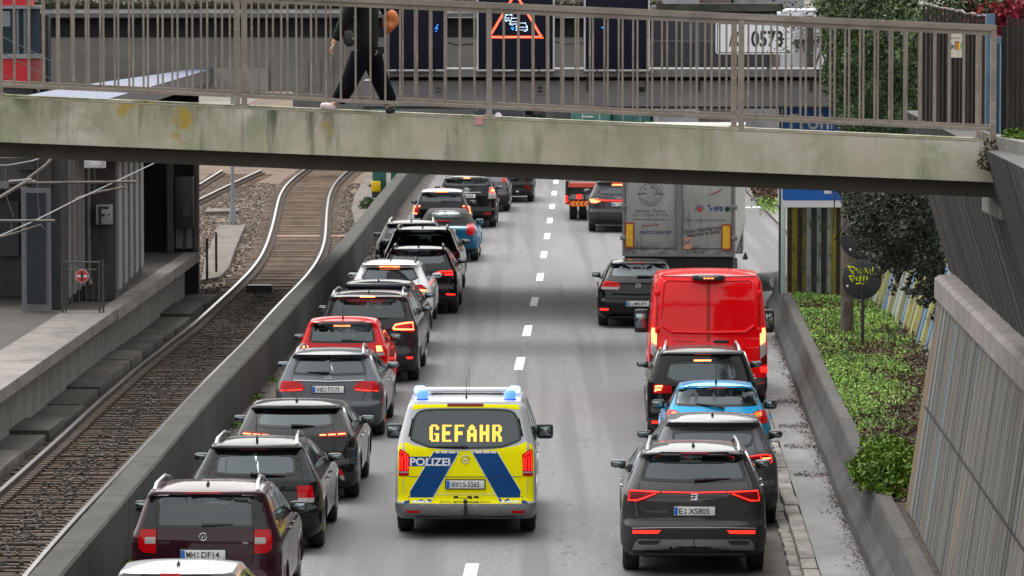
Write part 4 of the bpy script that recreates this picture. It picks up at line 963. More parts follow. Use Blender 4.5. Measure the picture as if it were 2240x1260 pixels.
for sg in (1, -1):
    MB().box((sg * .655, yb, zb2 + .02), (.16, .24, .085), bev=.035).build('blue_lamp', M['blue_lamp_core'], lb)
    o = MB().lathe((sg * .60, .55, 1.85), [(.07, 0), (.08, .03), (.078, .09), (.055, .125), (.01, .135)], 'z', 20).build('blue_beacon', M['blue_lamp'], pr)
    MB().lathe((sg * .60, .55, 1.81), [(.085, 0), (.085, .045)], 'z', 16).build('beacon_base', M['plastic'], pr)
MB().tube([(0, .6, 1.85), (0, .58, 1.93), (.0, .50, 2.15)], [.02, .006, .003], 6).tube([(.03, 1.0, 1.85), (.03, .95, 2.25)], .003, 5).build('aerial', M['plastic'], pr)
# ---- red delivery van
TV = dict(name='red_van', label='bright red high-roofed delivery van with closed rear doors in the right lane', cat='van', group=GR, paint='van_red', kind='box', W=1.03, H=2.52, L=5.5, at=(1549.5, 80.0), fr='E',
  rear=[(.35, .10), (.42, .0), (.58, .0), (.62, .05), (1.0, .05), (1.22, .06), (1.28, .10), (2.0, .16), (2.25, .20), (2.36, .24), (2.40, .26)], ze=2.42, crown=.05,
  hwt=[(.35, .98), (.45, 1.02), (.9, 1.03), (1.2, 1.03), (1.5, 1.01), (2.0, .965), (2.3, .93), (2.38, .89), (2.42, .84)], rr=[(.35, .12), (.6, .14), (1.5, .10), (2.42, .12)], belt=1.35,
  front=[(.35, 5.3), (.8, 5.5), (1.1, 5.3), (1.35, 4.7), (2.2, 4.0), (2.42, 3.8)], side=(3.3, 4.5), glass=[(604, -400), (700, -400), (700, -380), (604, -380)], glass_mat='glass_dark', black_mirror=True, mirror=1.25, mirror_tall=2.6, aerial='none', rw=.35, yw=1.0, mirror_dy=.1,
  lamps=[('tail_light', 'E', [(1030, 605), (1052, 600), (1058, 640), (1055, 718), (1018, 738), (1014, 640)], 'lamp_hot', True), ('reversing_light', 'E', [(1018, 742), (1056, 722), (1062, 800), (1018, 850)], 'lamp_clear', True),
     ('lower_light', 'E', [(1018, 855), (1062, 806), (1068, 880), (1018, 886)], 'lamp_dark', True), ('reflector', 'E', [(1020, 906), (1066, 906), (1070, 950), (1022, 950)], 'lamp_lit', True)],
  bumper=(.36, .66, 'plastic'))
TV['glass'] = [(604, 300), (640, 300), (640, 320), (604, 320)]
_w = Car.window
Car.window = lambda s, name, p, *a, **k: (_w(s, name, p, *a, **k) if name != 'rear_window' else None)
_b = Car.body
Car.body = lambda s, hr, hs2, hf, ar: _b(s, [], hs2, hf, ar)
rv = make_car(TV); rr = rv.root
Car.window = _w; Car.body = _b
def rvpatch(nm, pts, mt, off, mirror=True, sm=0, step=.08):
    p = rv.poly('E', pts, sm)
    for sg in ((1, -1) if mirror else (1,)): rv.patch(nm, rv.touv([(sg * x, z) for x, z in p]), M[mt] if mt in M else mt, off, rr, step, thick=.03)
def rvseam(pts, wd=.006, mt='seam', nm='door_seam', off=.002):
    p = rv.poly('E', pts)
    for sg in (1, -1):
        v = []
        for (a, b), (c, e) in zip(p, p[1:]):
            for k in range(8): x, z = a + (c - a) * k / 8, b + (e - b) * k / 8; u = rv.u_of_x(sg * x, z); v.append(rv.P(u, z) + rv.nrm(u, z) * off)
        MB().tube(v, wd, 5).build(nm, M[mt], rr)
# two doors with a raised lower panel and a pressed frame
rvpatch('rear_door', [(608, 158), (940, 160), (985, 190), (1008, 240), (1012, 880), (608, 885)], 'van_red', .012)
rvpatch('door_panel', [(622, 252), (930, 240), (955, 262), (978, 560), (905, 610), (622, 622)], 'van_red', .004, step=.06)
for pts in ([(604, 150), (604, 884)], [(604, 158), (940, 160), (990, 190), (1012, 250), (1014, 884)]): rvseam(pts, .006, off=.014)
def rvtube(pts, wd, nm):
    p = rv.poly('E', pts)
    for sg in (1, -1):
        v = []
        for (a, b), (c, e) in zip(p, p[1:]):
            for k in range(8): x, z = a + (c - a) * k / 8, b + (e - b) * k / 8; u = rv.u_of_x(sg * x, z); v.append(rv.P(u, z) + rv.nrm(u, z) * (.012 - wd * .35))
        MB().tube(v, wd, 8).build(nm, rv.paint, rr)
rvtube([(612, 236), (930, 228), (962, 252), (990, 560)], .028, 'pressed_edge')
rvtube([(612, 640), (900, 634), (985, 575)], .04, 'pressed_edge')
MB().box((0, .16, 2.40), (.58, .16, .10), bev=.045).box((0, .10, 2.39), (.36, .12, .08), bev=.03).build('lamp_housing', M['plastic'], rr)
for i in (-1, 0, 1): MB().box((i * .065, .032, 2.395), (.05, .01, .016)).build('brake_light', M['lamp_hot'], rr)
(hx, hz) = rv.poly('E', [(712, 708)])[0]
MB().box((hx, rv.P(hx, hz).y - .03, hz), (.27, .05, .05), bev=.02).build('door_handle', M['plastic'], rr)
(hx, hz) = rv.poly('E', [(422, 711)])[0]
mb = MB(); text_on(mb, 'TRANSIT', lambda a, b: rv.P(a, b) + Vector((0, -.02, 0)), .36, .028, 0, .02, hx, hz); mb.build('badge_lettering', M['plastic'], rr)
for sg in (1, -1):
    for py in (330, 620):
        (hx, hz) = rv.poly('E', [(1012, py)])[0]; MB().box((sg * (hx + .0), rv.P(rv.u_of_x(hx, hz), hz).y - .01, hz), (.09, .07, .11), bev=.02).build('hinge', rv.paint, rr)
MB().tube([(.75, 4.0, 2.5), (.75, 3.95, 2.62)], [.06, .01], 6).build('aerial', M['plastic'], rr)

# ---- lorry trailer
LZ = 104.0
LX = at_y(1484.5, 600, LZ).x
lk = empty('lorry', (LX, LZ, 0), 'large white box lorry with dirty rear doors standing under the road bridge', 'lorry', GR, -math.atan(.068))
LW, LB, LT = 1.275, 1.42, 3.95
M['lorry_white'] = layered('lorry_white', (.50, .50, .48), [((.33, .32, .30), (1.5, 1, .5), .45, .75, 6), ((.10, .09, .08), (5, 1, 6), .42, .60, 8, ('Z', LB + .28, LB - .02)), ((.2, .19, .17), (14, 1, .7), .55, .72, 5)], .5, .05)
M['alu'] = mk('alu', (.42, .42, .43), .4, .7, var=.2)
MB().bx(-LW, LW, .06, 13.2, LB - .02, LT).build('box_body', M['lorry_white'], lk)
fx = lambda px: (px - 1484.5) / (F / LZ); fz = lambda py: CH - (py + 48) * LZ / F
tx = lambda a: fx(1350 + a / 7.); tz = lambda b: fz(380 + b / 7.)
for sg in (1, -1):
    MB().box((sg * .615, .035, (LB + LT) / 2 + .03), (1.15, .05, LT - LB - .14), bev=.012).build('rear_door', M['lorry_white'], lk)
    MB().bx(sg * LW, sg * (LW - .055), 0, .07, LB - .03, LT).build('door_frame', M['alu'], lk)
    MB().tube([(sg * .07, -.02, LB), (sg * .07, -.02, LT)], .017).box((sg * .07, -.02, LB + .3), (.05, .04, .1)).build('lock_bar', M['alu'], lk)
    for z in (1.75, 2.45, 3.2): MB().box((sg * (LW - .02), -.015, z), (.13, .03, .11), bev=.01).build('hinge', M['alu'], lk)
    xa, xb = (tx(120), tx(258)) if sg < 0 else (tx(1600), tx(1745))
    za, zb3 = (tz(745), tz(1140)) if sg < 0 else (tz(765), tz(1165))
    mp_ = MB().bx(xa, xb, -.012, -.002, zb3, za).build('marker_board', mk('board_red', (.30, .03, .02), .4), lk)
    MB().bx(xa + .025, xb - .03, -.016, -.013, zb3 + .04, za - .04).build('board_centre', mk('board_yellow', (.72, .42, .02), .4, var=.2), mp_)
MB().bx(-LW, LW, 0, .08, LB - .09, LB - .02).build('door_sill', M['alu'], lk)
MB().bx(-LW + .05, LW - .05, .05, 1.2, LB - .4, LB - .1).bx(-LW + .1, LW - .1, .02, .12, .55, .72).bx(-.9, -.8, .05, .2, .6, 1.1).bx(.8, .9, .05, .2, .6, 1.1).bx(-.5, .5, 1, 12.5, .9, LB - .05).build('chassis', M['rubber'], lk)
for i, x in enumerate((-.95, .95)): MB().box((x, -.0, .85), (.5, .05, .14), bev=.02).build('tail_light', M['lamp_red'], lk)
for i in range(5): MB().box((.9 + i * .05, -.02, 1.0), (.04, .02, .05)).build('indicator', M['lamp_lit'], lk) if i in (0, 2) else None
for y in (2.6, 3.9, 5.2):
    for sg in (1, -1): MB().lathe((sg * 1.05, y, .5), [(.3, -.17), (.48, -.17), (.5, -.14), (.5, .14), (.48, .17), (.3, .17)], 'x', 24).build('wheel', M['tyre'], lk)
# cab with mirror, right flank
MB().bx(-1.2, 1.2, 13.4, 15.6, .6, 3.6).build('cab', M['lorry_white'], lk)
MB().box((1.42, 14.6, 2.9), (.22, .18, .75), bev=.05).box((1.3, 14.6, 3.2), (.3, .05, .05)).box((1.42, 14.6, 2.35), (.22, .18, .25), bev=.04).build('cab_mirror', M['plastic'], lk)
ink = {}
def tp(txt, x0, y0, x1, y1, col, bold=.01, slope=0.):
    if col not in ink: ink[col] = mk('print_ink', col, .5)
    xa, xb, za, zc = tx(x0), tx(x1), tz(y0), tz(y1); mb = MB()
    text_on(mb, txt, lambda a, b: Vector((a, .006, b)), xb - xa, za - zc, 0, bold, (xa + xb) / 2, (za + zc) / 2, slope=slope)
    mb.build('printed_lettering', ink[col], lk)
grey = (.10, .10, .10); blue = (.03, .03, .12); red = (.25, .03, .03)
tp('Helmond - Holland', 275, 545, 730, 588, grey); tp('Tel. + 31(0)492 79 14 00', 228, 608, 775, 650, grey); tp('www.broeklogistics.nl', 225, 675, 775, 712, grey)
tp('Carrier for', 372, 762, 650, 806, red, .02, .08); tp('NEDSCHROEF', 345, 872, 832, 922, blue, .02)
tp('IFS', 1482, 498, 1622, 562, blue, .04); tp('Een logische keuze!', 1065, 680, 1665, 724, grey)
tp('24-uurs Palletdistributie', 1020, 818, 1595, 878, (.05, .03, .03), .02, .14); tp('Nederland en België', 1072, 878, 1570, 938, (.05, .03, .03), .02, .14)
def circ(cx, cy, r, t, col, a0=0, a1=360):
    if col not in ink: ink[col] = mk('print_ink', col, .5)
    X, Z, rr_ = tx(cx), tz(cy), r / 7. * LZ / F; n = 30; vs = []; 
    for k in range(n + 1):
        a = math.radians(a0 + (a1 - a0) * k / n); vs += [(X + rr_ * math.cos(a), .007, Z + rr_ * math.sin(a)), (X + (rr_ - t) * math.cos(a), .007, Z + (rr_ - t) * math.sin(a))]
    MB().add(vs, [(2 * k, 2 * k + 1, 2 * k + 3, 2 * k + 2) for k in range(n)]).build('printed_ring', ink[col], lk, smooth=False)
circ(505, 318, 178, .014, grey); circ(505, 318, 160, .006, grey); circ(505, 318, 62, .012, (.2, .2, .19))
circ(1262, 545, 68, .03, (.08, .08, .2), 0, 200); circ(1262, 545, 40, .07, (.4, .06, .04)); circ(1685, 535, 42, .12, (.03, .13, .05)); circ(1405, 490, 18, .05, blue); circ(1435, 540, 24, .06, (.03, .2, .35))
def arctext(txt, cx, cy, r, a_mid, da, h, flip=1):
    mb = MB(); X, Z, rr_ = tx(cx), tz(cy), r / 7. * LZ / F
    for i, ch in enumerate(txt):
        if ch == ' ': continue
        a = math.radians(a_mid - flip * (i - (len(txt) - 1) / 2) * da)
        vs, fs, w0 = text_mesh(ch, .03)
        q = a - math.pi / 2 if flip > 0 else a + math.pi / 2
        mb.add([(X + rr_ * math.cos(a) + (x * h) * math.cos(q) - (y * h) * math.sin(q), .006, Z + rr_ * math.sin(a) + (x * h) * math.sin(q) + (y * h) * math.cos(q)) for x, y in vs], fs)
    mb.build('printed_lettering', ink[grey], lk)
arctext('V.D. BROEK', 505, 318, 120, 90, 17, .055); arctext('LOGISTICS', 505, 318, 125, 270, 15, .05, -1)
MB().bx(tx(300), tx(440), .004, .008, tz(316), tz(296)).bx(tx(570), tx(720), .004, .008, tz(316), tz(296)).build('printed_bar', ink[grey], lk)
MB().tube([(tx(1390), .004, tz(315)), (tx(1480), .004, tz(296)), (tx(1560), .004, tz(255)), (tx(1620), .004, tz(205))], [.004, .012, .014, .006], 5).build('printed_swoosh', ink[red], lk)
MB().bx(tx(1018), tx(1134), .003, .006, tz(1150), tz(975)).build('warning_sticker', mk('sticker', (.55, .30, .22), .5, var=.3), lk)
MB().tube([(tx(1030), -.0, tz(1085)), (tx(1120), 0, tz(1000))], .012, 5).tube([(tx(1030), 0, tz(1010)), (tx(1120), 0, tz(1080))], .008, 5).build('sticker_symbol', ink[grey], lk)

# ---- recovery truck
RZ = 145.7 - .9
RX = at_y(1322, 480, RZ).x
rt = empty('recovery_truck', (RX, RZ, 0), 'flatbed recovery truck with a yellow arrow board and orange beacon across its tail', 'truck', GR, -math.atan(.017))
hx_ = lambda a: (1150 + a / 3.7067 - 1322) / (F / RZ); hz_ = lambda b: CH - (360 + b / 3.7067 + 48) * RZ / F
MB().bx(hx_(325), 1.16, .2, 6.2, .75, 1.15).bx(-.9, .9, .5, 5.5, .55, .8).bx(hx_(322), hx_(350), .0, .6, hz_(320), hz_(130)).build('chassis', M['rubber'], rt)
MB().bx(hx_(345), 1.16, 0, .25, hz_(182), hz_(146), 0).build('loading_ramp', mk('ramp_red', (.55, .07, .04), .5), rt)
MB().bx(hx_(355), 1.1, .15, .3, hz_(250), hz_(182)).build('tail_panel', M['plastic'], rt)
MB().bx(hx_(360), hx_(475), -.02, .1, hz_(280), hz_(240)).bx(hx_(485), hx_(545), -.02, .1, hz_(280), hz_(240)).build('equipment_box', M['alu'], rt)
MB().bx(hx_(412), hx_(455), -.03, -.01, hz_(276), hz_(240)).build('orange_beacon', M['lamp_lit'], rt)
bd = MB().bx(hx_(350), 1.1, -.04, -.01, hz_(337), hz_(291)).build('arrow_board', mk('arrow_red', (.62, .05, .02), .4), rt)
cv = MB(); zc_ = (hz_(337) + hz_(291)) / 2
for i in range(14):
    x = hx_(368) + i * .135
    if x > 1.05: break
    cv.add([(x, -.045, zc_), (x + .075, -.045, zc_ + .075), (x + .115, -.045, zc_ + .075), (x + .04, -.045, zc_), (x + .115, -.045, zc_ - .075), (x + .075, -.045, zc_ - .075)], [(0, 3, 2, 1), (0, 5, 4, 3)])
cv.build('chevron', mk('chevron_yellow', (.85, .55, .05), .4), bd, smooth=False)
for z in (262, 294): MB().box((hx_(330), -.02, hz_(z)), (.09, .05, .09), bev=.02).build('marker_light', M['lamp_lit'], rt)
for sg in (-1, 1):
    for e in (0, .3): MB().lathe((sg * (.98 - e), .95, .48), [(.28, -.12), (.46, -.12), (.48, -.09), (.48, .09), (.46, .12), (.28, .12)], 'x', 24).build('wheel', M['tyre'], rt)
    MB().lathe((sg * .98, 4.8, .48), [(.28, -.12), (.46, -.12), (.48, -.09), (.48, .09), (.46, .12), (.28, .12)], 'x', 24).build('wheel', M['tyre'], rt)
MB().bx(-1.1, 1.1, 5.4, 7.2, .7, 2.3).build('cab', mk('cab_paint', (.5, .08, .05), .3, coat=1), rt)

# ---- vehicles and containers seen through the railing, beyond the road bridge
def strip(name, label, cat, px0, px1, Y, h0, h1, dep, mat, group='vehicles beyond the road bridge'):
    x0 = at_y(px0, 250, Y).x; x1 = at_y(px1, 250, Y).x
    r = empty(name, ((x0 + x1) / 2, Y, 0), label, cat, group); w_ = (x1 - x0) / 2
    return r, w_
def truck_like(name, label, px0, px1, Y, h, dep, mat, cat='lorry'):
    r, w_ = strip(name, label, cat, px0, px1, Y, 0, h, dep, mat)
    MB().box((0, dep / 2, (h + .8) / 2), (2 * w_, dep, h - .8), bev=.04).build('box_body', mat, r)
    MB().bx(-w_ + .05, w_ - .05, .1, dep - .1, .45, .8).build('chassis', M['rubber'], r)
    MB().box((0, dep + .6, 1.3), (2 * w_ - .1, 1.1, 1.8), bev=.1).build('cab', M['white_paint'], r)
    for sg in (1, -1):
        MB().box((sg * (w_ - .12), -.02, h - .3), (.05, .05, .4)).build('door_hinge', M['alu'], r)
        for y in (1.0, dep - .5): MB().lathe((sg * (w_ - .15), y, .42), [(.2, -.12), (.42, -.12), (.42, .12), (.2, .12)], 'x', 18).build('wheel', M['tyre'], r)
    return r, w_
teal = mk('container_teal', (.10, .28, .25), .45, var=.12)
r1, w1 = truck_like('container_lorry', 'teal green container with white lettering seen through the railing below the sign beam', 1250, 1336, 196, 2.95, 6, teal)
r2, w2 = truck_like('container_lorry', 'teal green container with numbers on it, the right one of the pair through the railing', 1339, 1424, 197, 2.95, 6, teal)
for rr3, ww in ((r1, w1), (r2, w2)):
    for i in range(5): MB().bx(-ww + .1 + i * (2 * ww - .2) / 4 - .012, -ww + .1 + i * (2 * ww - .2) / 4 + .012, -.03, 0, .85, 2.9).build('door_rib', M['pol_white'] if i % 2 else teal, rr3)
mb = MB(); text_on(mb, 'CSLU 2 3996 8', lambda a, b: Vector((a, -.04, b)), 1.2, .16, 0, .02, .1, 2.05); mb.build('printed_lettering', M['pol_white'], r2)
mb = MB(); text_on(mb, 'CS', lambda a, b: Vector((a, -.04, b)), .34, .2, 0, .02, -.1, 2.1); mb.build('printed_lettering', M['pol_white'], r1)
MB().bx(-.35, .1, -.05, -.03, 1.70, 1.76).build('printed_lettering', M['pol_white'], r1)
r3, w3 = truck_like('white_lorry', 'white box lorry with a red corner post between the blue van and the teal container', 1196, 1243, 205, 2.9, 6, M['white_paint'])
MB().bx(w3 - .18, w3 + .005, -.03, .02, .8, 2.88).build('corner_post', M['red_paint'], r3)
r4, w4 = truck_like('blue_van', 'dark blue box van with a round white mark seen through the railing in mid picture', 1036, 1144, 180, 2.92, 4.5, M['navy_paint'], 'van')
MB().lathe((0, -.02, 2.25), [(.13, 0), (.13, -.01)], 'y', 20).build('round_mark', M['pol_white'], r4); MB().bx(-.25, .25, -.03, 0, 1.98, 2.05).build('printed_bar', M['pol_white'], r4)
r5, w5 = truck_like('dark_lorry', 'dark lorry roof seen through the railing right of the blue van', 1148, 1194, 188, 2.8, 6, M['black_paint'])
r7, w7 = truck_like('grey_box_van', 'grey box van seen through the railing right of the walking person', 870, 905, 200, 2.5, 5, M['grey_paint'], 'van')
# ------------------------------------------------------------------ setting
CX = [(0, -1.79), (59, -.527), (91, .153), (117, .709), (145, 1.19), (172, 1.64), (260, 2.9), (420, 4.6)]       # lane line
LB_ = [(-20, -6.1), (52.7, -5.10), (65, -4.95), (74.8, -4.83), (86.3, -4.60), (98.7, -4.41), (115, -4.09), (126, -3.97), (145, -3.79), (159, -3.63), (200, -3.1), (420, -.5)]   # left barrier, road edge
RB_ = [(-20, 2.9), (52, 4.56), (59.6, 4.72), (66, 4.85), (70, 4.98), (75, 5.10), (88, 5.47), (104, 5.93)]      # right barrier, top edge
KR = [(-20, 1.9), (57.5, 3.87), (75, 4.33), (90, 4.72), (104, 5.1)]   # kerb, field edge
M['asphalt'] = layered('asphalt', (.215, .212, .215), [((.175, .172, .176), (.9, .05, 1), .40, .62, 4), ((.26, .255, .255), (1.4, .10, 1), .52, .75, 5), ((.12, .118, .12), (40, 40, 40), .55, .75, 3), ((.36, .35, .35), (22, 22, 22), .56, .68, 2), ((.11, .11, .11), (26, 26, 26), .56, .68, 2), ((.145, .143, .147), (1.15, .016, 1), .48, .58, 2), ((.13, .13, .135), (.5, .35, 1), .62, .72, 7), ((.09, .09, .09), (2.2, .9, 1), .64, .69, 9), ((.07, .07, .07), (7, 5, 1), .70, .73, 4)], .82, .35, 90)
M['concrete'] = layered('concrete', (.31, .30, .275), [((.20, .195, .175), (2, 2, .5), .42, .70, 8), ((.10, .10, .08), (5, 5, .5), .55, .78, 8), ((.40, .39, .36), (3, 3, 3), .58, .75, 6)], .9, .3, 25)
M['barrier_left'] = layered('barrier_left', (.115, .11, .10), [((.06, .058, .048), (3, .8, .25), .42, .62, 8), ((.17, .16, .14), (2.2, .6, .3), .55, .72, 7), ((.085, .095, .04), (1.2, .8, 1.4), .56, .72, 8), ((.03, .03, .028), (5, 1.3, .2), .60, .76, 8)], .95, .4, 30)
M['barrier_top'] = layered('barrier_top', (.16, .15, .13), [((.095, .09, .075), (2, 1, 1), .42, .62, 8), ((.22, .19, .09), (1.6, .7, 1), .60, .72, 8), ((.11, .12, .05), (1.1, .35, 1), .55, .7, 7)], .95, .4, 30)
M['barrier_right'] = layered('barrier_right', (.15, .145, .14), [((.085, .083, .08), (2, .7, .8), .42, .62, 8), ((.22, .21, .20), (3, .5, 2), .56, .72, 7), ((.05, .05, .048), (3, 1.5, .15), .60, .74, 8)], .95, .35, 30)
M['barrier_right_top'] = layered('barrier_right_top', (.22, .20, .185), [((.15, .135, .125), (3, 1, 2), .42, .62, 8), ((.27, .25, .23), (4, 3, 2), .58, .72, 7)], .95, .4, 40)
M['walk'] = layered('walk', (.26, .26, .265), [((.19, .19, .19), (1, .4, 1), .42, .62, 8), ((.12, .10, .09), (2, .7, 1), .62, .72, 8), ((.32, .32, .32), (1.2, .3, 1), .55, .75, 4)], .9, .3, 60)
M['kerb'] = layered('kerb', (.30, .28, .25), [((.18, .16, .14), (4, 2, 3), .45, .62, 8), ((.36, .34, .31), (3, 3, 3), .56, .72, 6)], .9, .3, 40)
M['gutter'] = layered('gutter', (.17, .15, .13), [((.10, .08, .07), (3, 1.2, 1), .42, .6, 8), ((.24, .20, .18), (4, 3, 1), .55, .7, 8)], .95, .6, 30)
M['soil'] = layered('soil', (.06, .045, .035), [((.10, .075, .055), (6, 6, 6), .45, .65, 8), ((.025, .02, .016), (3, 3, 3), .5, .7, 8)], .98, .8, 18)
M['line_paint'] = layered('line_paint', (.80, .80, .79), [((.5, .5, .5), (8, 8, 8), .58, .75, 8)], .7, .1)
ys = lambda a, b, st: [a + (b - a) * i / max(1, int((b - a) / st)) for i in range(int((b - a) / st) + 1)]
def band(name, lf, rf, y0, y1, z, mat, st=4., nx=1, kind='structure'):
    mb = MB(); Y = ys(y0, y1, st); n = nx + 1
    vs = [(lf(y) + (rf(y) - lf(y)) * i / nx, y, z) for y in Y for i in range(n)]
    mb.add(vs, [(j * n + i, j * n + i + 1, (j + 1) * n + i + 1, (j + 1) * n + i) for j in range(len(Y) - 1) for i in range(nx)])
    o = mb.build(name, mat, smooth=False)
    if kind: o['kind'] = kind
    return o
M['ground'] = layered('ground', (.13, .12, .10), [((.07, .08, .04), (.05, .05, 1), .4, .6, 8), ((.2, .19, .17), (.2, .2, 1), .5, .7, 8)], .98, .3)
g_ = MB().bx(-900, 900, -300, 1600, -.6, -.05).build('ground', M['ground'], smooth=False); g_['kind'] = 'structure'
lf = lambda y: tab(LB_, y) + .45
rf = lambda y: tab(KR, y) - .42 if y < 104 else (tab(KR, 104) - .42 + min(1, (y - 104) / 8) * (tab(CX, y) + 7.5 - 4.7))
band('road', lf, rf, -20, 420, 0, M['asphalt'])
band('gutter_strip', lambda y: tab(LB_, y) - .02, lf, -20, 420, .006, M['gutter'])
o = band('gutter_channel', lambda y: tab(KR, y) - .72, lambda y: tab(KR, y) - .28, -20, 104, .006, M['gutter'])
# lane marks: 3 m long every 9 m
rows = [397, 422, 451, 482, 516, 557, 606, 660, 724, 796]
Yd = [76760 / (r + 48) for r in rows] + [82.4, 74.3, 66.3, 58.15, 50, 42, 181.5, 190.5, 199.5, 208.5, 217.5]
for y in sorted(Yd):
    x = tab(CX, y); hl = 1.5; s_ = .0212 if y < 110 else .017
    o = MB().add([(x - .085 - s_ * hl, y - hl, .004), (x + .085 - s_ * hl, y - hl, .004), (x + .085 + s_ * hl, y + hl, .004), (x - .085 + s_ * hl, y + hl, .004)], [(0, 1, 2, 3)]).build('lane_marking', M['line_paint'], smooth=False)
    o['kind'] = 'structure'
o = MB().quad((6.2, 152, .004), (11, 154.5, .004), (11, 155.2, .004), (6.2, 152.5, .004)).build('stop_line', M['line_paint'], smooth=False); o['kind'] = 'structure'
# side road, its kerbed island and brown hedge beyond the road bridge
o = band('side_pavement', lambda y: tab(CX, y) + 7.35 - (y - 118) * .012, lambda y: tab(CX, y) + 7.9 - (y - 118) * .012, 118, 300, .09, M['kerb']); 
o = band('side_verge', lambda y: tab(CX, y) + 7.9 - (y - 118) * .012, lambda y: tab(CX, y) + 30, 112, 300, .08, M['walk'])

# left barrier in 5 m segments is one cast wall
def wall_run(name, label, tb, prof, y0, y1, mats, mi, st=2.5, seam=5.):
    path = []; mb = MB(); y = y0
    while y < y1 - .1:
        e = min(y + seam, y1)
        p = [(tab(tb, y + (e - y) * k / 4.), y + .012 + (e - y - .024) * k / 4.) for k in range(5)]
        n0 = len(mb.f); mb.sweep(prof, p)
        for i in range(n0, len(mb.f)):
            zs_ = [mb.v[v][2] for v in mb.f[i]]; 
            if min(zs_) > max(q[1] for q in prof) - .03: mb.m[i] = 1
        y = e
    o = mb.build(name, mats, smooth=False); tag(o, label, 'barrier'); return o
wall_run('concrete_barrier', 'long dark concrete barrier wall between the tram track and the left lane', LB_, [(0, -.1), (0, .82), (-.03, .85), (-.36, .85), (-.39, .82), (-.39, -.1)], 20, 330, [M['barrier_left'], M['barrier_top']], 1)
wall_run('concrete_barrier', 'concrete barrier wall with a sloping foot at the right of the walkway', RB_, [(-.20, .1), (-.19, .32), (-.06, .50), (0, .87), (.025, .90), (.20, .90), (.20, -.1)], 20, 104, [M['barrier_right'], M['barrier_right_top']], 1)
# walkway and kerb stones
band('walkway', lambda y: tab(KR, y), lambda y: tab(RB_, y) - .17, -20, 104, .15, M['walk'])
ks = []
mb = MB(); y = 30
while y < 103:
    x = tab(KR, y + .5); R.seed(int(y * 7)); dz = R.uniform(-.012, .012); dx = R.uniform(-.012, .012)
    a = math.atan(.024)
    mb.box((x - .11 + dx, y + .5, .075 + dz), (.20, .975, .17), rz=-a, bev=.015)
    for k in range(2): mb.box((x - .28 + dx * 1.5, y + .25 + k * .5, .015 + dz * .5), (.15, .475, .10), rz=-a + R.uniform(-.03, .03), bev=.012)
    y += 1.0
o = mb.build('kerb_stones', M['kerb']); o['kind'] = 'structure'

# tram track: rails, ribbed sleepers in ballast
lr_px = [(0, 1072), (80.5, 1002), (197.6, 895), (262, 833), (302, 808), (333, 771), (382.6, 742), (404, 725.6), (472, 664), (524, 616), (561, 577), (581.6, 540), (592, 507), (599, 482), (602, 465.6), (612, 424), (631, 397), (662, 373), (705, 345)]
rr_px = [(60, 1252), (132, 1165), (227, 1068), (289, 1004), (308, 981), (382.6, 903), (444.5, 837), (498, 783), (543.5, 742), (596, 678), (643.6, 631), (678.6, 593.5), (697, 565), (709.6, 533.7), (712.7, 500.6), (713.7, 480), (713.5, 474), (718.7, 428), (732, 399.5), (757, 375), (795, 348)]
RH = .22
def rtab(px):
    t = [(p.y, p.x) for p in (at_h(a, b, RH) for a, b in px)]; t.sort(); return t
LRT, RRT = rtab(lr_px), rtab(rr_px)
def sm(t, y): return sum(tab(t, y + d) for d in (-4, -2, 0, 2, 4)) / 5
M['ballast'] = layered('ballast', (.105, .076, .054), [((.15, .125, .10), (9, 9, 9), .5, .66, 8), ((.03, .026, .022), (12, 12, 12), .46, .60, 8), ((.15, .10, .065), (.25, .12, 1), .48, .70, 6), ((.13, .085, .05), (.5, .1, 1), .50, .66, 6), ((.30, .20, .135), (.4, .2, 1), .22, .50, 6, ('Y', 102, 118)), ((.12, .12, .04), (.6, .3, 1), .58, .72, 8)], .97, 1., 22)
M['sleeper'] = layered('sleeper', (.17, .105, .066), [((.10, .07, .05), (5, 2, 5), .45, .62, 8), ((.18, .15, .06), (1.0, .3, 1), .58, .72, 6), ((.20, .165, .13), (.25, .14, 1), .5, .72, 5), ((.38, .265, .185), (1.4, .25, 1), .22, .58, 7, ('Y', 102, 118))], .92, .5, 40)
M['rail_side'] = mk('rail_side', (.09, .055, .035), .8, var=.4, vscale=3)
M['rail_top'] = mk('rail_top', (.42, .41, .42), .28, 1., var=.12, vscale=6)
def track(name, label, lt, rt_, y0, y1, z, n_s=True):
    r = empty(name, (0, 0, 0), label, 'railway track'); 
    for t in (lt, rt_):
        m1 = MB(); P_ = [(sm(t, y), y) for y in ys(y0, y1, 1.0)]
        m1.sweep([(-.075, z - .15), (-.075, z - .13), (-.02, z - .11), (-.015, z - .045), (-.036, z - .03), (-.036, z - .004), (.036, z - .004), (.036, z - .03), (.015, z - .045), (.02, z - .11), (.075, z - .13), (.075, z - .15)], P_)
        ra = m1.build('rail', M['rail_side'], r)
        MB().sweep([(-.034, z - .006), (-.030, z + .003), (.030, z + .003), (.034, z - .006)], P_).build('running_surface', M['rail_top'], ra)
    m1 = MB(); m2 = MB(); y = y0; rnd = random.Random(3)
    while y < y1:
        a, b = sm(lt, y), sm(rt_, y); j = rnd.uniform(-.02, .02)
        for x0, x1, yo in ((a - .45, a + .15, .05 + j), (a + .15, b - .15, 0), (b - .15, b + .45, .05 - j)):
            m1.bx(x0, x1, y - .055 + yo, y + .055 + yo, z - .25, z - .155 + rnd.uniform(-.012, .012))
        for x in (a, b):
            for sg in (-1, 1): m2.box((x + sg * .11, y + .02, z - .125), (.10, .15, .055))
        y += .30
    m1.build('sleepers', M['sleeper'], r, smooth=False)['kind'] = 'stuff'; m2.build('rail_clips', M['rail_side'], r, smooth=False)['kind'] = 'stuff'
    return r
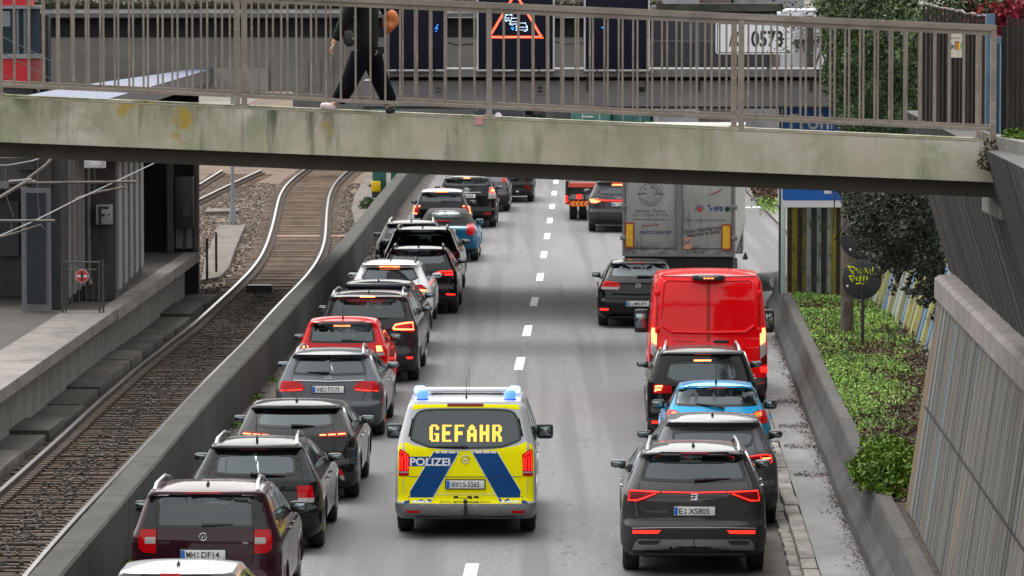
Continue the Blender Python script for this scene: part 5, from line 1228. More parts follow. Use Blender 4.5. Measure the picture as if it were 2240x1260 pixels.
tr = track('tram_track', 'ribbed tram track curving away beside the concrete barrier', LRT, RRT, 40, 200, RH)
l2 = [(110, -11.2), (125, -10.4), (145, -8.9), (152.5, -8.77), (163, -7.85), (200, -6.4)]
p1 = [at_h(432, 437, RH), at_h(500, 404, RH), at_h(545, 383, RH), at_h(580, 368, RH)]; p2 = [at_h(432, 405, RH), at_h(497, 365, RH), at_h(540, 340, RH)]
track('tram_track', 'second tram track in the distance left of the lamp post', sorted((p.y, p.x) for p in p2), sorted((p.y, p.x) for p in p1), 134, 178, RH)
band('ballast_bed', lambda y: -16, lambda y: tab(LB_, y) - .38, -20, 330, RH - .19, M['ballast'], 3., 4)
ps_ = at_h(655, 505, RH); MB().add([(ps_.x - 1.0, ps_.y - .4, RH - .148), (ps_.x + 1.9, ps_.y - .4, RH - .148), (ps_.x + 1.9, ps_.y + .5, RH - .148), (ps_.x - 1.0, ps_.y + .5, RH - .148)], [(0, 1, 2, 3)]).build('red_chalk_stripe', layered('red_chalk', (.26, .13, .11), [((.20, .14, .11), (3, 3, 1), .40, .58, 9)], .95, .6), tr, smooth=False)
# loose stones: countless
def stones(name, n, fn, s0, s1, mat, seed=5):
    rnd = random.Random(seed); mb = MB()
    for _ in range(n):
        x, y, z = fn(rnd); s_ = rnd.uniform(s0, s1)
        vs = [Vector((rnd.uniform(.6, 1) * a, rnd.uniform(.6, 1) * b, rnd.uniform(.5, .9) * c)) * s_ for a in (-1, 1) for b in (-1, 1) for c in (-1, 1)]
        rz = Matrix.Rotation(rnd.uniform(0, 6), 3, 'Z') @ Matrix.Rotation(rnd.uniform(-.5, .5), 3, 'X')
        mb.add([rz @ v + Vector((x, y, z)) for v in vs], [(0, 1, 3, 2), (4, 6, 7, 5), (0, 4, 5, 1), (2, 3, 7, 6), (0, 2, 6, 4), (1, 5, 7, 3)])
    o = mb.build(name, mat, smooth=False); o['kind'] = 'stuff'; tag(o, 'loose ballast stones lying along the tram track', 'ballast'); return o
M['stone'] = mk('stone', (.13, .11, .095), .9, var=.55, vscale=7)
def st1(r):
    y = r.uniform(58, 112); k = r.random()
    a, b = sm(LRT, y), sm(RRT, y)
    if k < .42: x = a + .75 + r.gauss(0, .22)
    elif k < .9: x = a - .45 - abs(r.gauss(0, .22))
    else: x = r.uniform(a, b)
    return x, y, RH - .145
stones('ballast_stones', 4200, st1, .014, .032, M['stone'])
def st2(r):
    y = r.uniform(108, 170); a, b = sm(LRT, y), sm(RRT, y); k = r.random()
    x = a - .3 - r.random() * 2.6 if k < .7 else b + .2 + r.random() * 1.2
    return x, y, RH - .17
stones('ballast_stones', 6500, st2, .016, .040, mk('stone_far', (.22, .18, .15), .9, var=.5, vscale=5), 6)
# drain box, path slabs, posts, lamp post, green columns
b_ = at_h(566, 626, RH); MB().add([(b_.x - .32, b_.y - .2, RH - .18), (b_.x + .36, b_.y - .2, RH - .18), (b_.x + .36, b_.y + .5, RH - .18), (b_.x - .32, b_.y + .5, RH - .18), (b_.x - .27, b_.y - .05, RH + .02), (b_.x + .30, b_.y - .05, RH + .02), (b_.x + .30, b_.y + .4, RH + .02), (b_.x - .27, b_.y + .4, RH + .02)], [(0, 1, 5, 4), (1, 2, 6, 5), (2, 3, 7, 6), (3, 0, 4, 7), (4, 5, 6, 7)]).build('track_box', M['plastic']); tag(bpy.context.scene.objects['track_box'], 'low black equipment box between the rails under the road bridge', 'equipment box')
M['slab'] = layered('slab', (.25, .215, .185), [((.17, .14, .12), (2, .4, 1), .42, .62, 8), ((.14, .14, .07), (1, .5, 1), .6, .72, 8)], .95, .5, 40)
def slab(name, label, px, h=.14):
    v = [at_h(a, b, h) for a, b in px]; n = len(v)
    mb = MB().add([tuple(p) for p in v] + [(p.x, p.y, -.05) for p in v], [tuple(range(n))] + [(i, (i + 1) % n, n + (i + 1) % n, n + i) for i in range(n)])
    o = mb.build(name, M['slab'], smooth=False); return tag(o, label, 'path slab')
slab('path_slab', 'narrow concrete path slab behind the two dark marker posts', [(440, 612), (480, 605), (500, 585), (516, 540), (536, 492), (478, 492), (450, 560)])
slab('path_slab', 'concrete slab edge beside the track next to the yellow box', [(776, 487), (796, 484), (845, 430), (862, 400), (870, 378), (806, 378), (776, 425), (769, 455)])
slab('cover_slab', 'small dark cover slab at the foot of the lamp post', [(448, 463), (522, 461), (524, 455), (452, 456)], .16)
for (px, yb_, yt, w_, lab) in ((453, 614, 520, .05, 'dark round marker post at the platform end, the nearer one'), (473, 598, 508, .055, 'dark marker post with a reddish top, the farther of the two')):
    p = at_h(px, yb_, .1); t = at_y(px, yt, p.y)
    po = empty('marker_post', p, lab, 'post', 'marker posts')
    MB().lathe((0, 0, 0), [(.032, 0), (.032, t.z - p.z - .02), (.02, t.z - p.z)], 'z', 10).build('shaft', M['plastic'], po)
    MB().lathe((0, 0, 0), [(.034, t.z - p.z - .28), (.034, t.z - p.z - .10)], 'z', 10).build('reflective_sleeve', mk('sleeve_red', (.08, .02, .015), .5), po)
p = at_h(509, 486, .15); lp = empty('lamp_post', p, 'pale grey steel mast with a flared foot beside the far tracks', 'mast')
MB().box((0, 0, .02), (.35, .3, .04)).lathe((0, 0, 0), [(.13, .03), (.07, .5), (.055, .6), (.05, 6)], 'z', 12).build('mast', mk('galvanised', (.30, .33, .36), .5, .6), lp)
M['green_steel'] = mk('green_steel', (.018, .10, .085), .5, var=.15)
for i, (px0, px1, yb_, lab) in enumerate(((815, 845, 434, 'thick dark green steel column with a yellow box at its foot'), (855, 877, 402, 'dark green steel column behind the barrier, the farther one'))):
    p = at_h((px0 + px1) / 2, yb_, .1); rr2 = (px1 - px0) / 2 / (F / p.y)
    c_ = empty('steel_column', p, lab, 'column', 'green columns'); MB().box((0, 0, 1.6), (2 * rr2, 2 * rr2, 3.2), bev=.03).box((0, 0, .04), (2 * rr2 + .2, 2 * rr2 + .2, .06)).build('shaft', M['green_steel'], c_)
p = at_h(823, 434, .1); yb1 = empty('yellow_box', (p.x, p.y - .3, .1), 'bright yellow switch box at the foot of the green column', 'switch box')
MB().box((0, 0, .42), (.33, .22, .36), bev=.04).build('housing', mk('yellow_plastic', (.85, .55, .0), .4), yb1); MB().box((0, 0, .11), (.27, .18, .24)).box((-.2, 0, .45), (.08, .06, .1)).build('foot', M['plastic'], yb1)

# ---- platform
HP = 1.25
PE = [(30, -8.6), (71, -7.9), (107.4, -7.28)]
M['platform_top'] = layered('platform_top', (.17, .142, .118), [((.125, .105, .088), (1, 1, 1), .42, .62, 8), ((.19, .175, .155), (.6, .6, 1), .5, .72, 6), ((.06, .055, .05), (14, 14, 1), .68, .74, 4)], .9, .2, 50)
M['platform_edge'] = layered('platform_edge', (.44, .385, .35), [((.27, .24, .22), (2, 1, 2), .42, .64, 8), ((.13, .11, .10), (4, 3, .3), .58, .72, 8), ((.46, .43, .42), (2, 2, 2), .55, .72, 5)], .9, .3, 40)
pf = empty('platform', (0, 0, 0), 'high concrete tram platform with pale edge slabs at the left', 'platform')
MB().sweep([(-.35, -.1), (-.35, HP - .22), (-1.2, HP - .22), (-1.2, -.1)], [(tab(PE, y), y) for y in (30, 71, 107.4)]).build('wall', M['concrete'], pf)
MB().sweep([(-.98, HP - .02), (-.98, HP - .2), (-14, HP - .2), (-14, HP - .02)], [(tab(PE, y), y) for y in (30, 71, 88.6)]).sweep([(-.32, HP - .02), (-.32, HP - .2), (-14, HP - .2), (-14, HP - .02)], [(tab(PE, y), y) for y in (88.62, 107.4)]).build('paving', M['platform_top'], pf, smooth=False)
y = 88.6; k = 0
while y > 32:
    n = 3.0
    a, b = tab(PE, y - n + .02), tab(PE, y - .005)
    mb = MB(); mb.add([(a, y - n + .02, HP), (b, y - .005, HP), (b - .97, y - .005, HP), (a - .97, y - n + .02, HP)] + [(a, y - n + .02, HP - .2), (b, y - .005, HP - .2), (b - .97, y - .005, HP - .2), (a - .97, y - n + .02, HP - .2)],
           [(0, 1, 2, 3), (4, 7, 6, 5), (0, 4, 5, 1), (1, 5, 6, 2), (2, 6, 7, 3), (3, 7, 4, 0)]); mb.build('edge_slab', M['platform_edge'], pf, smooth=False); y -= n
y = 88.62
while y < 107:
    a, b = tab(PE, y + .005), tab(PE, y + 3.05)
    MB().add([(a + .02, y + .01, HP), (b + .02, y + 3.05, HP), (b - .31, y + 3.05, HP), (a - .31, y + .01, HP), (a + .02, y + .01, HP - .22), (b + .02, y + 3.05, HP - .22), (b - .31, y + 3.05, HP - .22), (a - .31, y + .01, HP - .22)], [(0, 1, 2, 3), (4, 7, 6, 5), (0, 4, 5, 1), (1, 5, 6, 2), (2, 6, 7, 3), (3, 7, 4, 0)]).build('edge_slab', M['platform_edge'], pf, smooth=False); y += 3.08
MB().sweep([(-1.16, HP - .016), (-1.12, HP - .016)], [(tab(PE, y), y) for y in (35, 60, 75, 88.5)], closed=False).sweep([(-1.32, HP - .016), (-1.28, HP - .016)], [(tab(PE, y), y) for y in (35, 60, 75, 88.5)], closed=False).build('guide_groove', mk('groove', (.03, .03, .03), .7), pf, smooth=False)
# cable trough slabs between platform and track
ct = empty('cable_trough', (0, 0, 0), 'row of worn concrete cable trough covers below the platform edge', 'cable trough')
y = 50; rnd = random.Random(9)
while y < 106:
    n = rnd.choice((2.2, 3.0, 3.6)); x1 = tab(PE, y + n / 2) + .28 + rnd.uniform(-.05, .05); x0 = tab(PE, y) - .35; h = .22 + rnd.uniform(-.05, .05)
    MB().box(((x0 + x1) / 2, y + n / 2, h / 2), (x1 - x0, n - .04, h), rz=-.017, bev=.015).build('trough_cover', M['gutter'] if rnd.random() < .3 else M['barrier_top'], ct)
    y += n
# station building on the platform
M['dark_wall'] = mk('dark_wall', (.035, .034, .037), .7, var=.3)
M['lilac_frame'] = mk('lilac_frame', (.27, .27, .31), .5, var=.1)
M['shaft_grey'] = layered('shaft_grey', (.115, .105, .10), [((.075, .07, .068), (1.5, 1.5, .8), .42, .62, 8), ((.04, .038, .036), (3, 3, .6), .6, .75, 8)], .9, .3)
M['louvre'] = mk('louvre', (.30, .29, .28), .6, var=.15, streak=True)
M['win_dark'] = mk('win_dark', (.012, .02, .03), .06, coat=1)
sb = empty('station_building', (0, 0, 0), 'dark station building with vertical ribs, glass door and clock on the platform', 'building')
def boxpx(px0, px1, yb_, yt, Y, dep, name, mat, par, hb=None, bev=0.):
    a = at_y(px0, yb_, Y); b = at_y(px1, yt, Y); z0 = a.z if hb is None else hb
    mb = MB().box(((a.x + b.x) / 2, Y + dep / 2, (z0 + b.z) / 2), (b.x - a.x, dep, b.z - z0), bev=bev); return mb.build(name, mat, par, smooth=bool(bev))
boxpx(-400, 60, 680, 330, 92.0, 1.0, 'rear_wall', M['dark_wall'], sb, HP); boxpx(-400, 300, 340, 320, 90.5, 8, 'roof', M['dark_wall'], sb)
boxpx(0, 40, 560, 440, 91.9, .05, 'rear_window', M['win_dark'], sb)
boxpx(-400, 112, 415, 345, 88.5, .25, 'lintel', M['shaft_grey'], sb); boxpx(-400, 60, 412, 396, 88.45, .06, 'trim', M['lilac_frame'], sb)
boxpx(40, 78, 372, 345, 88.4, .2, 'loudspeaker', M['plastic'], sb)
dr = boxpx(48, 110, 681, 412, 88.1, .10, 'door_frame', M['lilac_frame'], sb, HP); boxpx(59, 99, 663, 422, 88.05, .06, 'door_glass', M['win_dark'], dr)
boxpx(110, 132, 680, 340, 88.6, 2.5, 'pier', M['dark_wall'], sb, HP)
for i, x in enumerate((132, 143, 154, 165.5, 177)): boxpx(x, x + 7.5, 640 + (x - 132) * -.35, 340, 89.6 + i * .35, .35, 'rib', M['louvre'], sb, HP + .05 + i * .06)
boxpx(128, 190, 670, 340, 91.6, .3, 'panel', M['dark_wall'], sb, HP)
cl = boxpx(186, 252, 655, 335, 91.2, .9, 'pillar', M['shaft_grey'], sb, HP); boxpx(188, 253, 656, 632, 91.1, 1.0, 'pillar_base', M['dark_wall'], sb, HP)
Yp = [91.25 + i * 1.55 for i in range(6)]
xw = lambda y: (-7.84 - (y - 91.2) * .018)
MB().add([(xw(91.2) - .02, 91.2, HP), (xw(100) - .02, 100, HP), (xw(100) - .02, 100, 4.9), (xw(91.2) - .02, 91.2, 4.9), (-9, 91.25, HP), (-9, 100, HP), (-9, 100, 4.9), (-9, 91.25, 4.9)], [(0, 1, 2, 3), (3, 2, 6, 7), (4, 5, 1, 0), (1, 5, 6, 2)]).build('side_wall', M['shaft_grey'], sb, smooth=False)
for i in range(5):
    y = 91.25 + i * 1.75; MB().add([(xw(y) + .06, y, HP + .18), (xw(y + 1.0) + .06, y + 1.0, HP + .18), (xw(y + 1) + .06, y + 1.0, 4.9), (xw(y) + .06, y, 4.9), (xw(y) - .02, y, HP + .18), (xw(y + 1) - .02, y + 1, HP + .18), (xw(y + 1) - .02, y + 1, 4.9), (xw(y) - .02, y, 4.9)], [(0, 1, 2, 3), (4, 0, 3, 7), (1, 5, 6, 2), (0, 4, 5, 1)]).build('rib', M['louvre'], sb, smooth=False)
pp = at_y(194, 640, 91.0); MB().tube([(pp.x, 91.05, 5), (pp.x, 91.05, HP + .45), (pp.x + .05, 90.95, HP + .3)], .045, 10).build('downpipe', mk('pipe_grey', (.22, .21, .20), .5, var=.2), sb)
# sign F, clock
a = at_y(210, 491, 90.95); b = at_y(245, 448, 90.95); fs = empty('letter_sign', ((a.x + b.x) / 2, 90.95, (a.z + b.z) / 2), 'white box sign with a black letter F on the grey pillar', 'sign')
w2_, h2_ = (b.x - a.x), (b.z - a.z)
MB().box((0, .1, 0), (w2_, .2, h2_), bev=.012).build('sign_box', mk('sign_white', (.42, .42, .43), .4), fs)
sx = lambda t: -w2_ / 2 + t * w2_; sz = lambda t: h2_ / 2 - t * h2_
MB().bx(sx(.14), sx(.34), -.006, -.002, sz(.97), sz(.08)).bx(sx(.34), sx(.80), -.006, -.002, sz(.22), sz(.08)).bx(sx(.34), sx(.55), -.006, -.002, sz(.60), sz(.46)).bx(sx(.74), sx(.85), -.006, -.002, sz(.54), sz(.46)).build('lettering', M['ink'], fs, smooth=False)
MB().box((.0, .06, -h2_ / 2 - .4), (.03, .03, .8)).build('cable', M['plastic'], fs)
c0 = at_y(207, 348, 87.0); ck = empty('platform_clock', c0, 'white square station clock cut off by the footbridge', 'clock')
MB().box((0, .09, 0), (.40, .16, .34), bev=.01).build('case', mk('clock_case', (.55, .56, .58), .4), ck)
MB().lathe((0, 0, 0), [(.155, .005), (.155, -.005)], 'y', 28).build('dial', mk('clock_dial', (.85, .86, .86), .3), ck)
hd = MB()
for k in range(12):
    a_ = math.radians(30 * k); d_ = Vector((math.cos(a_), 0, math.sin(a_))); hd.tube([d_ * .112 + Vector((0, -.008, 0)), d_ * .145 + Vector((0, -.008, 0))], .007, 4)
hd.tube([(0, -.012, 0), (.10, -.012, .05)], .006, 4).tube([(0, -.012, 0), (-.03, -.012, .08)], .008, 4); hd.build('hands_and_marks', M['ink'], ck)
MB().box((-.02, .1, -.42), (.05, .05, .5)).build('bracket', M['plastic'], ck)
# platform gate with no entry sign
gx0, gx1 = at_y(144, 675, 87.6).x, at_y(218, 675, 87.6).x; GYp = 87.6
gt = empty('platform_gate', ((gx0 + gx1) / 2, GYp, HP), 'grey tubular gate at the platform end', 'gate'); hw_ = (gx1 - gx0) / 2
M['gate_grey'] = mk('gate_grey', (.12, .115, .11), .5, .5)
MB().tube([(-hw_, 0, 0), (-hw_, 0, .97)], .017).tube([(hw_, 0, 0), (hw_, 0, .99)], .02).tube([(-hw_, 0, .96), (hw_, 0, .96)], .015).tube([(-hw_, 0, .82), (hw_ - .05, 0, .82)], .012).tube([(-hw_, 0, .06), (hw_, 0, .06)], .012).build('gate_frame', M['gate_grey'], gt)
MB().tube([(hw_ + .07, 0, 0), (hw_ + .07, 0, 1.0)], .022).build('gate_post', M['gate_grey'], gt); MB().tube([(-hw_ - .06, 0, 0), (-hw_ - .06, 0, 1.1)], .02).build('gate_post', M['gate_grey'], gt)
for k in range(1, 5): MB().tube([(-hw_ + 2 * hw_ * k / 5, 0, .06), (-hw_ + 2 * hw_ * k / 5, 0, .82)], .007, 6).build('bar', M['gate_grey'], gt)
sg_ = at_y(179.5, 604, GYp - .05); ns = empty('round_sign', sg_, 'small round red sign with a white bar and a standing figure on the gate', 'sign')
MB().lathe((0, 0, 0), [(.128, .012), (.128, -.0)], 'y', 28).build('sign_plate', mk('sign_edge', (.6, .55, .55), .5), ns)
MB().lathe((0, 0, 0), [(.118, -.002), (.118, -.005)], 'y', 28).build('red_disc', mk('sign_red', (.42, .03, .03), .45), ns)
MB().bx(-.098, .098, -.008, -.006, -.022, .022).build('white_bar', mk('bar_white', (.6, .58, .56), .5), ns)
MB().lathe((0, -.010, .072), [(.016, 0), (.016, -.001)], 'y', 12).add([(-.028, -.0105, .052), (.028, -.0105, .052), (.024, -.0105, -.012), (.014, -.0105, -.012), (.014, -.0105, -.088), (-.014, -.0105, -.088), (-.014, -.0105, -.012), (-.024, -.0105, -.012)], [(0, 1, 2, 3, 4, 5, 6, 7)]).build('figure', M['ink'], ns, smooth=False)
# dark undercroft behind the platform end, machines
uc = empty('underpass_wall', (0, 0, 0), 'wall coloured black for the shade under the road bridge, columns at the platform end', 'wall')
MB().bx(-16, -8.3, 100.4, 100.8, 0, 4.6).bx(-9.2, -8.9, 100.8, 112, 0, 4.6).bx(-16, at_y(434, 500, 108.6).x, 108.6, 109, 0, 5.2).build('wall', mk('shade_black_wall', (.008, .008, .009), .9), uc)  # near-black colour holds the shade under the road bridge
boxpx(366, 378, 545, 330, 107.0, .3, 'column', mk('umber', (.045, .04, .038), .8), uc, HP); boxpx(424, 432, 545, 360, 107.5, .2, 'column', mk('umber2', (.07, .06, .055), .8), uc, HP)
for (p0, p1) in ((385, 398), (409, 421)): boxpx(p0, p1, 543, 496, 107.6, .05, 'pale_panel', mk('pale_panel', (.22, .22, .22), .6), uc)
vm = empty('ticket_machine', at_y(404, 545, 107.2), 'black cabinet with a dim panel at the platform end', 'cabinet')
MB().box((0, 0, 1.1), (.42, .3, 1.2), bev=.02).box((0, 0, .25), (.1, .1, .5)).build('cabinet', M['plastic'], vm); MB().box((.06, -.155, .95), (.16, .01, .35)).build('display', mk('dim_panel', (.05, .045, .045), .3), vm)
# canopy roof
cn = empty('platform_canopy', (0, 0, 0), 'pale blue sloping canopy roof above the platform seen through the railing', 'canopy')
HCn = 5.55
top = [at_h(a, b, HCn) for a, b in ((470, 149), (238, 216), (40, 214), (60, 208), (165, 188), (430, 150))]
M['canopy_blue'] = layered('canopy_blue', (.24, .36, .95), [((.17, .27, .80), (.2, 6, 1), .45, .6, 4), ((.38, .48, .95), (.2, 3, 1), .58, .72, 4)], .45, .0)
MB().add([tuple(p) for p in top], [tuple(range(6))]).build('roof_sheet', M['canopy_blue'], cn, smooth=False)
MB().add([tuple(p + Vector((0, 0, -.012))) for p in top] + [tuple(p + Vector((0, 0, -.3))) for p in top], [tuple(range(6)), tuple(range(6, 12))] + [(i, (i + 1) % 6, 6 + (i + 1) % 6, 6 + i) for i in range(6)]).build('fascia', mk('canopy_grey', (.16, .155, .15), .7, var=.2), cn, smooth=False)
# lift tower
LY = 99.0
lt_ = empty('lift_tower', at_y(45, 600, LY) * 1, 'red and glass lift tower in the upper left corner', 'lift tower'); lt_.location = (0, 0, 0)
M['lift_red'] = mk('lift_red', (.50, .008, .02), .4, var=.1); M['lift_frame'] = mk('lift_frame', (.38, .37, .38), .5)
boxpx(-120, 62, 186, 127, LY, 1.2, 'red_panel', M['lift_red'], lt_); boxpx(62, 88, 186, 127, LY + .25, .9, 'side_panel', mk('lift_red_dull', (.30, .07, .07), .6, var=.2), lt_)
boxpx(-120, 64, 128, 118, LY - .05, 1.3, 'frame', M['lift_frame'], lt_); boxpx(-120, 64, 19, 12, LY - .05, 1.3, 'frame', M['lift_frame'], lt_); boxpx(64, 90, 128, 119, LY + .2, 1.0, 'frame', M['lift_frame'], lt_); boxpx(64, 88, 19, 12, LY + .2, 1.0, 'frame', M['lift_frame'], lt_)
boxpx(-120, 62, 118, 19, LY + .05, .05, 'glazing', mk('lift_glass', (.03, .05, .06), .08, coat=1), lt_); boxpx(62, 88, 118, 19, LY + .3, .05, 'glazing', mk('lift_glass2', (.05, .065, .09), .1, coat=1), lt_)
for x in (36, 52): boxpx(x, x + 5, 118, 19, LY, .05, 'mullion', mk('mull', (.10, .12, .14), .5), lt_)
boxpx(2, 22, 58, 24, LY + .02, .03, 'notice', mk('notice', (.16, .19, .22), .5), lt_)
boxpx(-120, 66, 12, -60, LY + .05, .8, 'red_panel', M['lift_red'], lt_); boxpx(88, 105, 250, 32, LY + .6, .6, 'column', mk('nearly_black', (.01, .01, .014), .5), lt_, 0)
boxpx(76, 95, 195, 177, LY - .2, .4, 'ledge', mk('mossy', (.16, .15, .07), .9, var=.3), lt_); boxpx(-120, 70, 200, 186, LY + .1, 1, 'base', M['shaft_grey'], lt_, 0)

# ---- overhead wires and brackets
M['wire'] = mk('wire', (.16, .16, .17), .5, .5); M['rod'] = mk('rod', (.12, .10, .085), .6, .4, var=.3, vscale=8)
def pxline(pts, Y0, Y1): 
    n = len(pts); return [at_y(a, b, Y0 + (Y1 - Y0) * i / (n - 1)) for i, (a, b) in enumerate(pts)]
ca = empty('catenary_bracket', (0, 0, 0), 'steel catenary bracket arm ending in front of the letter F pillar', 'catenary bracket', 'catenary brackets')
MB().tube(pxline([(-10, 438), (55, 399), (92, 400), (298, 397.5)], 57, 58), [.022, .022, .017, .017], 10).build('arm', M['rod'], ca)
MB().tube(pxline([(20, 402), (70, 398)], 57.9, 57.9), .05, 10).tube(pxline([(65, 399), (78, 399)], 57.9, 57.9), .032, 10).build('insulator', M['plastic'], ca)
MB().tube(pxline([(165, 435), (215, 420), (270, 410)], 58, 58), .014, 8).tube(pxline([(280, 398), (281, 416), (270, 410)], 58, 58), .010, 6).build('steady_arm', M['rod'], ca)
MB().tube(pxline([(55, 396), (100, 362), (120, 340)], 58, 58.2), .022, 8).build('brace', M['rod'], ca)
cb = empty('catenary_bracket', (0, 0, 0), 'steel catenary bracket arm at the left edge, the lower one', 'catenary bracket', 'catenary brackets')
MB().tube(pxline([(-20, 483), (120, 483)], 50, 50), .015, 10).build('arm', M['rod'], cb)
MB().tube(pxline([(-20, 525), (40, 508), (90, 492)], 50, 50), .013, 8).tube(pxline([(100, 484), (100, 503), (90, 493)], 50, 50), .008, 6).build('steady_arm', M['rod'], cb)
for nm, lab, pts, Ya, Yb, r_ in (('contact_wire', 'bright contact wire rising from the left edge past the F sign', [(-10, 520), (76, 483), (165, 438), (262, 393), (335, 358), (380, 335)], 48, 66, .0075),
     ('messenger_wire', 'messenger wire at the upper left under the footbridge', [(-10, 362), (20, 361), (70, 352), (120, 335)], 58, 62, .009)):
    o = MB().tube(pxline(pts, Ya, Yb), r_, 6).build(nm, M['wire']); tag(o, lab, 'wire')
for nm, pts in (('stay_wire', [(0, 78), (115, 135), (215, 193)]), ('stay_wire', [(0, 114), (80, 155), (145, 192)]), ('stay_wire', [(0, 160), (60, 190)])):
    o = MB().tube(pxline(pts, 75, 75), .008, 5).build(nm, mk('stay', (.08, .08, .09), .5)); tag(o, 'thin dark stay wire slanting down across the lift tower, ' + {193: 'the uppermost of three', 192: 'the middle of three', 190: 'the lowest of three'}[pts[-1][1]], 'wire', 'stay wires of the lift tower')
for pts in ([(12, 362), (12, 400), (14, 430), (30, 475)], [(25, 487), (25, 505)], [(82, 350), (83, 440), (87, 478)]):
    o = MB().tube(pxline(pts, 57, 57), .004, 5).build('dropper_wire', M['wire']); tag(o, 'thin dropper wire ' + {475: 'at the left edge above the lower bracket arm', 505: 'hanging below the lower bracket arm', 478: 'in front of the glass door'}[pts[-1][1]], 'wire', 'dropper wires')
# ---- road bridge over everything
M['bridge_conc'] = layered('bridge_conc', (.135, .13, .12), [((.10, .098, .092), (.6, 1, .5), .42, .62, 8), ((.17, .165, .15), (.3, 1, .8), .5, .72, 6), ((.06, .058, .055), (2, 2, .35), .62, .75, 8)], .9, .2, 20)
ob = empty('road_bridge', (0, 0, 0), 'wide grey concrete road bridge crossing behind the sign beam', 'bridge')
BY = 105.0; zy = lambda row: CH - (row + 48) * BY / F
xL, xR = -30, 6.0
def xprof(name, prof, x0, x1, mat, par):
    mb = MB(); vs = [(x, y, z) for x in (x0, x1) for (y, z) in prof]; n = len(prof)
    mb.add(vs, [(i, (i + 1) % n, n + (i + 1) % n, n + i) for i in range(n)] + [tuple(range(n)), tuple(range(n, 2 * n))]); return mb.build(name, mat, par, smooth=False)
xprof('deck', [(BY + .5, zy(150)), (BY + .5, zy(42)), (BY + 10, zy(42)), (BY + 10, zy(200)), (BY + 1.2, zy(200))], xL, xR, M['bridge_conc'], ob)
xprof('girder', [(BY, zy(200)), (BY, zy(82)), (BY + .45, zy(82)), (BY + .45, zy(200))], xL, xR, M['bridge_conc'], ob)
xprof('shadow_gap', [(BY + .42, zy(82)), (BY + .42, zy(38)), (BY + .5, zy(38)), (BY + .5, zy(82))], xL, xR, mk('gap_dark', (.018, .018, .024), .7), ob)
xprof('ledge', [(BY - .3, zy(38)), (BY - .3, zy(28)), (BY + .3, zy(14)), (BY + 2, zy(14)), (BY + 2, zy(38))], xL, xR, mk('ledge_c', (.15, .15, .15), .8, var=.2), ob)
xprof('parapet', [(BY + .1, zy(16)), (BY + .1, zy(4)), (BY + .6, zy(4)), (BY + .6, zy(16))], xL, 2.4, mk('parapet_mossy', (.085, .085, .06), .95, var=.5, vscale=1.5), ob)
for (p0, p1) in ((428, 512), (514, 586)): boxpx(p0, p1, 199, 150, BY - .08, .07, 'cover_panel', mk('cover_panel', (.19, .185, .175), .7, var=.15), ob)
for x in range(590, 870, 14): boxpx(x, x + 1.3, 199, 130, BY - .006, .005, 'cladding_seam', mk('seam_c', (.06, .06, .06), .8), ob) if x % 28 == 2 else None
boxpx(250, 290, 206, 196, BY + .4, 9, 'underside_beam', M['dark_wall'], ob)
boxpx(1430, 1690, 147, 40, BY - .25, .2, 'window_band', mk('bridge_glass', (.02, .022, .03), .25, coat=.4, var=.5, vscale=.6), ob)
boxpx(1300, 1690, 91, 89, BY - .28, .03, 'window_bar', mk('bar_grey', (.12, .13, .14), .5), ob); boxpx(1438, 1712, 25, 8, BY - .4, 1.2, 'parapet_block', mk('parapet_b', (.09, .09, .075), .95, var=.5, vscale=2.), ob)
for x in (1520, ): boxpx(x, x + 10, 149, 28, BY - .32, .07, 'window_post', mk('bar_grey2', (.10, .10, .11), .5), ob)

# ---- gantry beam with matrix signs
GY = 96.4
gb = empty('sign_gantry', (0, 0, 0), 'grey steel box beam of the sign gantry across the motorway', 'gantry')
gz = lambda r, Y=GY: CH - (r + 48) * Y / F
gx = lambda p, Y=GY: (p - 1120) * Y / F
M['beam'] = layered('beam', (.125, .12, .125), [((.10, .098, .10), (.5, 1, 1), .42, .62, 6), ((.16, .155, .155), (.8, 1, 2), .55, .72, 5), ((.07, .068, .068), (3, 1, .4), .62, .74, 8)], .7, .1)
xprof('beam', [(GY, gz(232)), (GY, gz(176)), (GY + 1.6, gz(176)), (GY + 1.6, gz(232))], gx(795), gx(1852), M['beam'], gb)
xprof('lower_lip', [(GY - .03, gz(237)), (GY - .03, gz(232)), (GY + 1.6, gz(232)), (GY + 1.6, gz(237))], gx(795), gx(1852), M['rubber'], gb)
xprof('recess_shadow', [(GY + .1, gz(176)), (GY + .1, gz(165)), (GY + 1.5, gz(165)), (GY + 1.5, gz(176))], gx(815), gx(1850), M['rubber'], gb)  # dark strip stands in for the shadow line under the walkway
xprof('walkway', [(GY - .25, gz(167)), (GY - .25, gz(150)), (GY + 1.6, gz(150)), (GY + 1.6, gz(167))], gx(812), gx(1840), mk('walk_beam', (.13, .13, .13), .8, var=.2), gb)
for px in (876, 1063, 1283, 1412, 1527, 1772): boxpx(px, px + 5, 200, 166, GY - .04, .04, 'bracket', M['plastic'], gb)
def cover(px0, px1, r0, r1, dots):
    c_ = boxpx(px0, px1, r1, r0, GY - .012, .012, 'socket_plate', mk('plate_g', (.135, .13, .13), .7), gb)
    for (a, b, s_) in dots: boxpx(a - s_, a + s_, b + s_, b - s_, GY - .02, .008, 'socket', M['rubber'], c_)
cover(1174, 1193, 183, 209, [(1178.5, 192, 2.2), (1184, 192, 2.2), (1178.5, 200, 2.2), (1184, 200, 2.2)])
cover(950, 968, 186, 208, [(956, 193, 1.8), (962, 193, 1.8), (956, 201, 1.8), (962, 201, 1.8)])
cover(1392, 1416, 180, 208, [(1404, 196, 6)])
M['sign_face'] = mk('sign_face', (.006, .007, .018), .7, spec=.15)
M['sign_frame'] = mk('sign_frame', (.62, .62, .64), .4)
